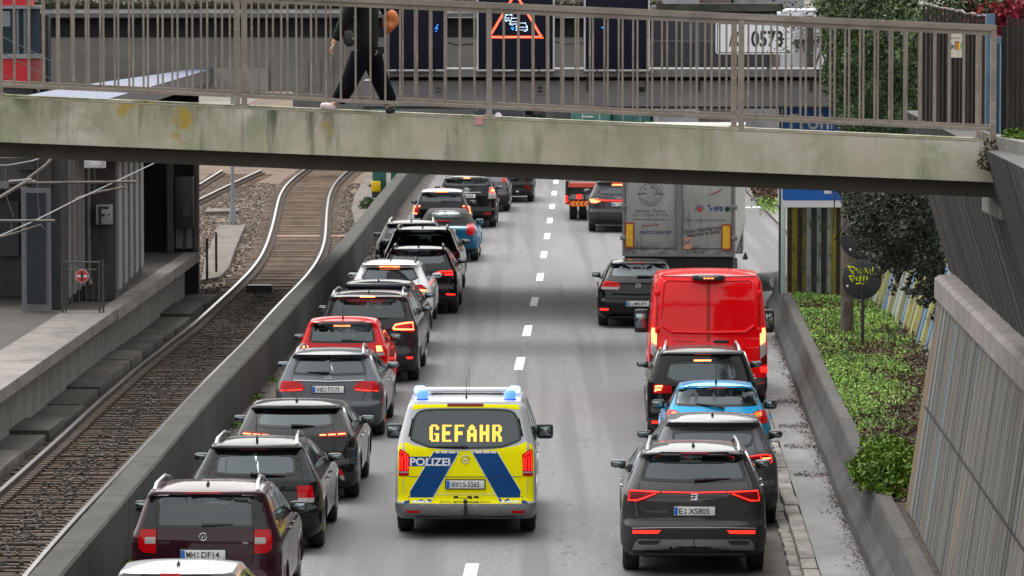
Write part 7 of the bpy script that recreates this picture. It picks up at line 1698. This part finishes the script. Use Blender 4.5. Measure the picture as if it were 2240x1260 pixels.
def ribwall(x_at, y0, y1, z0, z1f, lean, pitch, depth, mat, name, seed):
    mb = MB(); rn = random.Random(seed); y = y0; vs = []
    while y > y1:
        p = pitch * rn.uniform(.6, 1.5); dd = depth * rn.uniform(.35, 1.3)
        for t, e in ((0, 0), (.15, dd), (.5, dd), (.65, 0)): vs.append((y - t * p, e))
        y -= p
    P_ = []
    for (yy, e) in vs:
        zt = z1f(yy); P_ += [(x_at(yy) - e, yy, z0(yy)), (x_at(yy) - e + (zt - z0(yy)) * lean, yy, zt)]
    n = len(vs); mb.add(P_, [(2 * i, 2 * i + 1, 2 * i + 3, 2 * i + 2) for i in range(n - 1)])
    Q = [(p[0] + .3, p[1], p[2]) for p in P_]; mb.add([P_[0], P_[1], Q[1], Q[0]], [(0, 1, 2, 3)]); mb.add([P_[1], P_[-1], Q[-1], Q[1]], [(0, 1, 2, 3)])
    return mb.build(name, mat, rw_, smooth=False)
xb = lambda y: 5.02 - (58.4 - y) * .0255
ribwall(xb, 58.4, 18, lambda y: .88, lambda y: 3.79, .145, .12, .013, M['corr_low'], 'lower_wall', 5)
# horizontal joint on the lower wall, small studs
jt = MB(); y = 57.5
while y > 34:
    z = 2.25; jt.box((xb(y) + (z - .88) * .145 - .03, y, z), (.02, .05, .025)); y -= .16
jt.build('joint_studs', mk('stud', (.06, .06, .06), .8), rw_, smooth=False)
MB().sweep([(.34, 3.55), (.34, 3.80), (.40, 3.84), (.85, 3.84), (.85, 3.55)], [(xb(y), y) for y in (58.5, 40, 18)]).build('coping', M['coping'], rw_, smooth=False)
ribwall(lambda y: xb(y) + .62, 59.5, 18, lambda y: 3.82, lambda y: 5.9, -.30, .12, .018, M['corr_high'], 'upper_wall', 6)
MB().sweep([(.9, 3.5), (.75, 5.9), (3, 5.9), (3, 3.5)], [(xb(y), y) for y in (60, 18)]).build('wall_backing', M['dark_wall'], rw_, smooth=False)
# far backing: dark slope behind bed
o = MB().sweep([(8.6, 0), (8.9, 6.2), (12, 6.6), (12, 0)], [(0, 56), (0, 97)]).build('retaining_wall_far', M['dark_wall'], smooth=False); o.name = 'concrete_wall'; tag(o, 'dark high wall behind the ivy at the right', 'wall')

# ---- ivy
iv = empty('ivy', (0, 0, 0), 'dense ivy hanging over the right wall above and below the footbridge', 'ivy')
lowp = [(1848, 385), (2050, 385), (2062, 600), (2056, 655), (2040, 640), (2028, 600), (1995, 578), (1960, 588), (1925, 578), (1905, 560), (1885, 520), (1870, 480), (1852, 455), (1845, 420)]
upp = [(1800, -40), (1985, -40), (2012, 20), (2020, 120), (2018, 300), (1850, 300), (1835, 240), (1818, 190), (1800, 165), (1812, 130), (1800, 60), (1790, 0)]
def ivf(poly, Y0, Y1, ed=10):
    def f(r):
        x, y = inpoly(poly, r); x += r.gauss(0, ed * .5); y += abs(r.gauss(0, ed * .6)) * (1 if r.random() < .6 else -.3)
        k = math.sin(x * .06) * math.cos(y * .05); return tuple(at_y(x, y, Y0 + (Y1 - Y0) * r.random() + .8 * k))
    return f
leaves('foliage', 22000, ivf(lowp, 61, 66, 13), .018, .045, M['leaf_ivy_shaded'], 51, iv, up=.2)
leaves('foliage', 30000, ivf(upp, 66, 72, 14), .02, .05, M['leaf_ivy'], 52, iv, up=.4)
vn = MB(); rnd = random.Random(14)
for i in range(30):
    p = Vector(ivf(upp, 68, 72, 2)(rnd)); vn.tube([p, p + Vector((rnd.uniform(-.3, .3), 0, -.8)), p + Vector((rnd.uniform(-.4, .4), 0, -1.6))], [.02, .014, .008], 5, caps=False)
for i in range(20):
    x, y = rnd.uniform(1690, 1800), rnd.uniform(20, 110); p = at_y(x, y, 70); q = at_y(1815, y + rnd.uniform(-30, 20), 70); vn.tube([q, (p + q) / 2 + Vector((0, 0, .06)), p], [.008, .005, .003], 4, caps=False)
vn.build('stems', M['bark'], iv)
leaves('foliage', 260, lambda r: tuple(at_y(r.uniform(1680, 1810), r.uniform(0, 120), 70)), .02, .035, M['leaf_ivy'], 53, iv)
def tend(r):
    k = r.choice(((1885, 520), (1925, 578), (1958, 592), (1990, 580), (2008, 600), (2030, 640), (2048, 655), (1866, 470), (2020, 625)))
    t = r.random(); return tuple(at_y(k[0] + r.gauss(0, 5) + 6 * math.sin(t * 5), k[1] + t * 42 * (1 - .4 * math.sin(k[0])), 63 + r.random()))
leaves('foliage', 900, tend, .018, .04, M['leaf_ivy_shaded'], 54, iv, up=.2)
# opaque dark backing added inside the ivy for the dark between leaves
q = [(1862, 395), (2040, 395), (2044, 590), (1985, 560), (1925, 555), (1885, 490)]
MB().add([tuple(at_y(a, b, 65.5)) for a, b in q] + [tuple(at_y(a, b, 66.2)) for a, b in q], [tuple(range(6)), tuple(range(6, 12))] + [(i, (i + 1) % 6, 6 + (i + 1) % 6, 6 + i) for i in range(6)]).build('dark_backing', mk('ivy_core', (.006, .007, .005), .95), iv, smooth=False)
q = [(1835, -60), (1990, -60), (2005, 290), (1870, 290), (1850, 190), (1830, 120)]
MB().add([tuple(at_y(a, b, 71.5)) for a, b in q] + [tuple(at_y(a, b, 72.2)) for a, b in q], [tuple(range(6)), tuple(range(6, 12))] + [(i, (i + 1) % 6, 6 + (i + 1) % 6, 6 + i) for i in range(6)]).build('dark_backing', mk('ivy_core2', (.008, .011, .006), .95), iv, smooth=False)
# overgrowth on top of the road bridge, tree masses beyond
og = leaves('bridge_overgrowth', 5000, lambda r: (r.uniform(-12, 3.4), BY + r.uniform(-.2, 1), 7.02 + r.random() ** 2 * .25), .03, .09, leafmat('og', (.05, .05, .035), (.2, .19, .14), .9), 61); tag(og, 'dry scrub growing along the top of the road bridge', 'scrub', kind='stuff')
rb = empty('red_bush', at_y(2190, 60, 60), 'red-leaved shrub in the upper right corner behind the dark boards', 'bush')
leaves('foliage', 2600, lambda r: (r.gauss(.18, .26), r.uniform(-.3, .5), r.gauss(0.05, .17)), .03, .06, M['leaf_red'], 62, rb)
leaves('foliage', 3000, lambda r: (r.gauss(-.3, .45), r.uniform(0, 1.2), r.gauss(.08, .2)), .03, .06, M['leaf_ivy'], 63, rb)
m_ = MB(); rnd = random.Random(2)
for i in range(12): m_.tube([(0, 0, -1.2), (rnd.uniform(-.3, .3), .2, -.4), (rnd.uniform(-.8, .8), .2, rnd.uniform(0, .5))], [.03, .02, .006], 5, caps=False)
m_.build('branches', M['bark'], rb)

# ---- footbridge
FS, RS = 220.4, 213.8; FY, RY = F / FS, F / RS
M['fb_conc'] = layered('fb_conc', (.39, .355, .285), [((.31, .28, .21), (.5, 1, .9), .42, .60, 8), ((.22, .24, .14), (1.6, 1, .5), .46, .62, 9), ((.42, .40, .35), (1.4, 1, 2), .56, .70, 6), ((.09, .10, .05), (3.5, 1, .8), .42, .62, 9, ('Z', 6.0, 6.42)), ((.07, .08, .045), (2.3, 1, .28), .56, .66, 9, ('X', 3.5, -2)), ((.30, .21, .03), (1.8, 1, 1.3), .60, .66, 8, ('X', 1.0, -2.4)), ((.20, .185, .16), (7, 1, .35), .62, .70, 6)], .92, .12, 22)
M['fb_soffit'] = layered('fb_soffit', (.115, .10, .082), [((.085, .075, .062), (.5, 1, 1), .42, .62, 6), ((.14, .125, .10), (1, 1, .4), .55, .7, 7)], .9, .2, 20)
fb = empty('footbridge', (0, 0, 0), 'weathered concrete footbridge with a brown steel railing crossing the whole picture', 'footbridge')
fzt = lambda px: CH - (214 + .0447 * px + 48) / FS; fzb = lambda px: CH - (310 + .0405 * px + 48) / FS; fzg = lambda px: CH - (345 + .041 * px + 48) / FS
fxx = lambda px: (px - 1120) / FS
PXs = [-160 + i * (2192 + 160) / 24 for i in range(25)]
def slopebar(name, y0, y1, zl, zh, mat, par, pxs=PXs, sc_=1.):
    mb = MB(); vs = []
    for p in pxs: vs += [(fxx(p), y0, zl(p)), (fxx(p), y0, zh(p)), (fxx(p), y1, zh(p)), (fxx(p), y1, zl(p))]
    n = len(pxs); mb.add(vs, [(4 * i + k, 4 * i + (k + 1) % 4, 4 * i + 4 + (k + 1) % 4, 4 * i + 4 + k) for i in range(n - 1) for k in range(4)] + [(0, 1, 2, 3), (4 * n - 4, 4 * n - 3, 4 * n - 2, 4 * n - 1)])
    return mb.build(name, mat, par, smooth=False)
slopebar('front_edge_beam', FY, FY + .22, fzb, fzt, M['fb_conc'], fb)
slopebar('rear_edge_beam', RY - .2, RY + .02, fzb, lambda p: fzt(p) - .0, M['fb_conc'], fb)
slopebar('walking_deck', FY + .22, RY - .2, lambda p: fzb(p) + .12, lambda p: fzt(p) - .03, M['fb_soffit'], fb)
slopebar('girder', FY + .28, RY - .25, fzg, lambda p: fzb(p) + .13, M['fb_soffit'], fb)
M['rail_paint'] = layered('rail_paint', (.30, .25, .205), [((.22, .18, .15), (3, 3, 3), .42, .62, 8), ((.42, .34, .30), (2, 2, 6), .55, .72, 7)], .6, .1)
M['lichen'] = mk('lichen', (.46, .41, .33), .95, vscale=5, col2=(.30, .27, .17))
slopebar('lichen_edge', FY + .0, FY + .10, lambda p: fzt(p) + .001, lambda p: fzt(p) + .012, M['lichen'], fb)
def railing(nm, Y, S, post_px, y_in):
    r = empty_part('railing', fb); k = S / FS; k0 = FS / S
    # x measured on the front plane
    X = lambda px: (px - 1120) / S
    eq = lambda px: 1120 + (px - 1120) * FS / S      # front-plane pixel of the same X
    zt = lambda px: fzt(eq(px))
    p_end = 2178
    def bar(name, z0, z1, w, mat=M['rail_paint']):
        mb = MB(); pts = [-180 + i * (p_end + 180) / 20 for i in range(21)]; vs = []
        for p in pts: vs += [(X(p), Y - w, zt(p) + z0), (X(p), Y - w, zt(p) + z1), (X(p), Y + w, zt(p) + z1), (X(p), Y + w, zt(p) + z0)]
        n = len(pts); mb.add(vs, [(4 * i + q, 4 * i + (q + 1) % 4, 4 * i + 4 + (q + 1) % 4, 4 * i + 4 + q) for i in range(n - 1) for q in range(4)] + [(0, 1, 2, 3), (4 * n - 4, 4 * n - 3, 4 * n - 2, 4 * n - 1)]); mb.build(name, mat, r, smooth=False)
    bar('top_rail', 1.105, 1.16, .03); bar('bottom_rail', .108, .142, .022)
    bar('under_rail', 1.06, 1.105, .012)
    for p in post_px: MB().bx(X(p) - .028, X(p) + .028, Y - .03, Y + .03, zt(p) - .02, zt(p) + 1.11).bx(X(p) - .05, X(p) + .05, Y - .05, Y + .05, zt(p) - .01, zt(p) + .015).build('post', M['rail_paint'], r, smooth=False)
    allp = sorted(post_px)
    for a, b in zip(allp, allp[1:]):
        n = round((b - a) / (32.4 * S / FS)); mb = MB()
        for i in range(1, n):
            p = a + (b - a) * i / n
            if p < -190: continue
            mb.bx(X(p) - .0095, X(p) + .0095, Y - .012, Y + .012, zt(p) + .115, zt(p) + 1.08)
        mb.build('balusters', M['rail_paint'], r, smooth=False)
railing('front', FY + .10, F / (FY + .10), [-583, -32, 519, 1070, 1621, 2172], 0)
railing('rear', RY - .10, F / (RY - .10), [-534, 0.5, 535, 1070, 1605, 2140], 0)
o = boxpx(1039, 1056, 273, 255, FY - .012, .01, 'red_white_tag', mk('tag', (.5, .25, .25), .6), fb)
# abutment and parapet at the right end
ab = empty('bridge_abutment', (0, 0, 0), 'concrete end block of the footbridge at the right edge', 'abutment')
a = at_y(2186, 285, FY - .3); b = at_y(2300, 480, FY - .3)
vs = [at_y(2186, 300, FY - .3), at_y(2320, 330, FY - 3), at_y(2320, 560, FY - 3), at_y(2188, 405, FY - .3)]
MB().add([tuple(v) for v in vs] + [tuple(v + Vector((0, 2.6, 0))) for v in vs], [(0, 1, 2, 3), (4, 7, 6, 5), (0, 4, 5, 1), (1, 5, 6, 2), (2, 6, 7, 3), (3, 7, 4, 0)]).build('wing_wall', M['concrete'], ab, smooth=False)
MB().bx(fxx(2192), fxx(2192) + 4, FY + .05, RY + .5, 5.2, fzt(2200)).build('landing', M['concrete'], ab, smooth=False)
e_ = at_y(2205, 302, FY - .1); shrub('green_weed', 'fresh green weed growing on the end block of the footbridge', e_ + Vector((.05, 0, -.03)), (.14, .12, .14), 260, M['leaf_bush'], 71, .018, .035)
e_ = at_y(2165, 330, FY - .12); shrub('dry_creeper', 'dry reddish creeper hanging on the footbridge edge near its end', e_ + Vector((0, -.02, -.18)), (.12, .05, .32), 260, M['leaf_brown'], 72, .01, .025)
e_ = at_y(2190, 425, FY + .3); shrub('green_sprig', 'tiny green sprig under the end of the footbridge', e_, (.08, .1, .09), 40, M['leaf_bush'], 73, .02, .035)
# dark board screens behind the railing at the right end
M['boards'] = mk('boards', (.05, .038, .03), .85, var=.7, vscale=5, streak=True)
def boards(name, label, px0, px1, ytl, ytr, ybl, ybr, Y0, Y1, nb):
    r = empty(name, (0, 0, 0), label, 'board screen', 'dark board screens'); rn = random.Random(nb)
    mb = MB()
    for i in range(nb):
        t0, t1 = i / nb, (i + .86) / nb; Y = Y0 + (Y1 - Y0) * t0
        e = rn.uniform(-3, 3); a = at_y(px0 + (px1 - px0) * t0, ybl + (ybr - ybl) * t0, Y); b = at_y(px0 + (px1 - px0) * t1, ytl + (ytr - ytl) * t0 + e, Y)
        mb.bx(a.x, b.x, Y, Y + .03, a.z, b.z)
    mb.build('boards', M['boards'], r, smooth=False)
    mb = MB(); a = at_y(px0, 150, Y0); b = at_y(px1, 150, Y1); mb.quad((a.x, Y0 + .5, 5.6), (b.x, Y1 + .5, 5.6), (b.x, Y1 + .5, 7.1), (a.x, Y0 + .5, 7.1)).build('backing', mk('board_dark', (.012, .01, .01), .9), r, smooth=False)
    return r
boards('board_screen', 'dark weathered vertical board screen behind the railing with a small poster', 2017, 2172, 8, 44, 262, 330, 54, 51, 17)
boards('board_screen', 'dark vertical board screen at the very right edge', 2202, 2330, 36, 60, 310, 330, 47.5, 47.4, 12)
cp = MB(); a = at_y(2012, 6, 53.9); b = at_y(2175, 40, 50.9); [cp.tube([a + (b - a) * (k / 14.) + Vector((0, 0, R.uniform(-.015, .015))), a + (b - a) * ((k + .8) / 14.) + Vector((0, 0, R.uniform(-.015, .015)))], R.uniform(.008, .018), 5) for k in range(14)]; o = cp.build('screen_coping', M['coping']); tag(o, 'crumbling pale capping along the top of the dark board screen', 'capping')
bp_ = empty('blue_gate_post', (0, 0, 0), 'blue painted steel gate frame between the two dark board screens', 'gate frame'); M['blue_steel'] = mk('blue_steel', (.10, .19, .29), .5, var=.15); M['blue_deep'] = mk('blue_deep', (.015, .06, .11), .5)
boxpx(2156, 2177, 330, 30, 50.5, .1, 'post', M['blue_steel'], bp_); boxpx(2188, 2202, 330, 92, 49.5, .1, 'post', M['blue_steel'], bp_); boxpx(2176, 2190, 310, 100, 49.8, .05, 'leaf', M['blue_deep'], bp_); boxpx(2176, 2202, 96, 80, 49.4, .1, 'head_rail', M['blue_steel'], bp_)
a = at_y(2077, 126, 50.7); b = at_y(2105, 74, 50.7); ps = empty('poster', ((a.x + b.x) / 2, 50.7, (a.z + b.z) / 2), 'small cream poster with a rainbow corner and the number 91 on the dark boards', 'poster'); w_, h_ = b.x - a.x, b.z - a.z
MB().box((0, .005, 0), (w_, .01, h_)).build('sheet', mk('paper', (.62, .56, .48), .8), ps)
for i, c in enumerate(((.6, .05, .02), (.7, .3, .02), (.65, .6, .05), (.05, .35, .15))): MB().quad((w_ * (.02 + i * .11), -.003, -.02), (w_ * (.13 + i * .11), -.003, -.02), (w_ * (.13 + i * .11), -.003, .02 + .01), (w_ * (.02 + i * .11), -.003, .02 + .01)).quad((w_ * (.02 + i * .11), -.003, -.02), (w_ * (.13 + i * .11), -.003, -.02), (w_ * (.13 + i * .11), -.003, -.05 + (abs(i - 1) * .012)), (w_ * (.06 + i * .11), -.003, -.06 + abs(i - 1) * .012)).build('rainbow_stripe', mk('rainbow', c, .7), ps, smooth=False)
mb = MB(); text_on(mb, '91', lambda q, s_: Vector((q, -.004, s_)), w_ * .42, .05, 0, .03, -w_ * .25, -.012); mb.build('lettering', M['ink'], ps); mb = MB(); text_on(mb, 'IIII', lambda q, s_: Vector((q, -.004, s_)), w_ * .7, .016, 0, .0, 0, h_ * .32); mb.build('lettering', M['ink'], ps)
MB().quad((-w_ * .1, -.003, h_ * .12), (w_ * .25, -.003, h_ * .12), (w_ * .25, -.003, h_ * .18), (-w_ * .1, -.003, h_ * .18)).build('red_mark', mk('rm', (.3, .04, .05), .7), ps, smooth=False)

# ---- the walking person
PY = 46.55; S_ = F / PY
def pp3(px, py, dy=0.): return at_y(px, py, PY + dy)
pe = empty('person', (pp3(800, 240).x, PY, 6.24), 'person in a black jacket and dark trousers walking over the footbridge with an orange bag', 'person')
O = Vector(pe.location)
def skin(name, chain, mat, parent, sub=2, root=0):
    "chain: list of (point, radius, parent index)"
    me = bpy.data.meshes.new(name); me.from_pydata([tuple(Vector(p) - O) for p, r, k in chain], [(k, i) for i, (p, r, k) in enumerate(chain) if k is not None], [])
    o = bpy.data.objects.new(name, me); COL.objects.link(o)
    md = o.modifiers.new('s', 'SKIN'); sl = me.skin_vertices[0].data if me.skin_vertices else None
    if sl is None:
        bm = bmesh.new(); bm.from_mesh(me); bm.verts.layers.skin.verify(); bm.to_mesh(me); bm.free(); sl = me.skin_vertices[0].data
    for i, (p, r, k) in enumerate(chain): sl[i].radius = (r if isinstance(r, tuple) else (r, r)); sl[i].use_root = (i == root)
    m2 = o.modifiers.new('u', 'SUBSURF'); m2.levels = sub; m2.render_levels = sub
    dg = bpy.context.evaluated_depsgraph_get(); nm = bpy.data.meshes.new_from_object(o.evaluated_get(dg)); bpy.data.objects.remove(o)
    return finish(nm, name, mat, parent, True, 80)
V = pp3
hip = V(800, 88); hem = V(802, 112)
sk = mk('skin', (.50, .30, .22), .55); cloth = mk('jacket', (.005, .005, .006), .7, spec=.2, bump=.5, bscale=14); jeans = mk('trousers', (.004, .0045, .008), .9, spec=.1, bump=.4, bscale=18)
shL, shR = V(786, -32, -.1), V(822, -30, .12)
body = [(hip, .055, None), (V(800, 40), .11, 0), (V(803, -20), .11, 1), (V(802, -48), .05, 2), (V(796, -72), .075, 3), (V(795, -92), .085, 4), (V(795, -108), .05, 5),
        (shL, .05, 2), (V(762, 30, -.15), .04, 7), (V(733, 88, -.2), .027, 8), (V(728, 100, -.2), .026, 9),
        (shR, .05, 2), (V(842, 20, .2), .04, 11), (V(846, 40, .15), .03, 12),
        (V(790, 115, -.07), .075, 0), (V(768, 172, -.09), .05, 14), (V(738, 222, -.1), .035, 15), (V(722, 236, -.1), .03, 16),
        (V(812, 115, .08), .075, 0), (V(830, 172, .08), .05, 18), (V(856, 228, .1), .035, 19), (V(846, 241, .1), .03, 20)]
skin('body', body, sk, pe)
# fingers of the swinging hand
for i, (dx_, dy_, L_) in enumerate(((-.012, -.03, .075), (-.004, -.012, .085), (.003, .008, .08), (.010, .026, .065))):
    b0 = V(727, 103, -.2) + Vector((dx_, dy_, 0)); skin('finger', [(b0, .011, None), (b0 + Vector((-.010, 0, -L_ * .45)), .009, 0), (b0 + Vector((.004, 0, -L_)), .007, 1)], sk, pe, 1)
b0 = V(731, 97, -.23); skin('thumb', [(b0, .012, None), (b0 + Vector((-.02, -.02, -.03)), .010, 0), (b0 + Vector((-.022, -.025, -.06)), .008, 1)], sk, pe, 1)
jk = [(V(801, 128), (.16, .12), None), (V(800, 92), (.185, .14), 0), (V(802, 20), (.165, .13), 1), (V(803, -25), (.15, .11), 2), (V(803, -42), .075, 3),
      (V(784, -30, -.1), .085, 3), (V(762, 28, -.15), .072, 5), (V(744, 64, -.19), .056, 6), (V(734, 90, -.2), .047, 7),
      (V(824, -28, .12), .085, 3), (V(843, 16, .2), .068, 9), (V(848, 36, .15), .05, 10)]
skin('jacket', jk, cloth, pe)
skin('trousers', [(V(801, 98), (.14, .12), None), (V(790, 122, -.07), .115, 0), (V(768, 172, -.09), .098, 1), (V(748, 208, -.1), .088, 2), (V(738, 226, -.1), .084, 3),
      (V(812, 122, .08), .115, 0), (V(830, 172, .08), .098, 5), (V(846, 208, .1), .088, 6), (V(856, 230, .1), .086, 7)], jeans, pe)
skin('hair', [(V(799, -92, .03), .10, None), (V(801, -70, .05), .085, 0)], mk('hair', (.02, .014, .01), .7), pe)
fc_ = skin('face_features', [(V(779, -83), .012, None), (V(776, -86), .010, 0)], sk, pe, 1)
shoe = mk('shoe', (.62, .50, .52), .6, var=.12, vscale=20); sole = mk('sole', (.6, .42, .42), .7)
for (h, t, m_) in ((V(738, 239, -.1), V(700, 232, -.1), shoe), (V(866, 237, .1), V(842, 245, .1), mk('shoe_b', (.03, .03, .035), .7))):
    skin('shoe', [(h, .042, None), ((h + t) / 2 + Vector((0, 0, .008)), .05, 0), (t, .036, 1)], m_, pe, 2)
ba = skin('orange_bag', [(V(846, 24, .1), .055, None), (V(854, 34, .1), (.085, .09), 0), (V(856, 48, .12), (.06, .10), 1), (V(849, 60, .08), (.07, .06), 2), (V(845, 76, .1), .02, 3)], mk('bag_orange', (.48, .13, .035), .6, bump=.6, bscale=10), None)
ba.location = O; tag(ba, 'crumpled orange bag held behind the walking person', 'bag')
bb2 = skin('black_bag', [(V(766, 66, -.2), .05, None), (V(763, 84, -.2), (.06, .075), 0), (V(765, 104, -.2), .05, 1)], M['plastic'], None); bb2.location = O; tag(bb2, 'small black shoulder bag at the hip of the walking person', 'bag')
MB().lathe(tuple(V(772, 84, -.3)), [(.012, 0), (.012, -.01)], 'y', 12).build('buckle', M['chrome'], None).parent = None
bpy.context.scene.objects['buckle'].parent = bb2; bpy.context.scene.objects['buckle'].matrix_parent_inverse = Matrix.Translation(-O)

# ---- unseen trees added round the viewpoint to darken what the cars mirror
def mass(name, label, x_in, x_out, y0, y1, h, mat, seed, st=4.):
    rn = random.Random(seed); mb = MB(); Y = ys(y0, y1, st); vs = []; n = 7
    for y in Y:
        hh = h * (1 + .28 * math.sin(y * .11 + seed) + .16 * math.sin(y * .37 + seed * 2) + rn.uniform(-.08, .08))
        for k in range(n):
            t = k / (n - 1); a = math.pi * t; vs.append((x_in + (x_out - x_in) * (.5 - .5 * math.cos(a)) + rn.uniform(-.6, .6), y + rn.uniform(-1, 1), -.1 + hh * math.sin(a) ** .6))
    mb.add(vs, [(j * n + i, j * n + i + 1, (j + 1) * n + i + 1, (j + 1) * n + i) for j in range(len(Y) - 1) for i in range(n - 1)])
    o = mb.build(name, mat); tag(o, label, 'trees', kind='stuff'); return o
M['reflection_trees'] = mk('reflection_trees', (.018, .020, .014), .95, var=.6, vscale=.5)
mass('wood', 'unseen dark wood added left of the cutting for the cars to mirror', -13, -40, -140, 34, 9, M['reflection_trees'], 3)
mass('wood', 'unseen dark wood added right of the cutting for the cars to mirror', 12, 40, -140, 38, 9, M['reflection_trees'], 5)
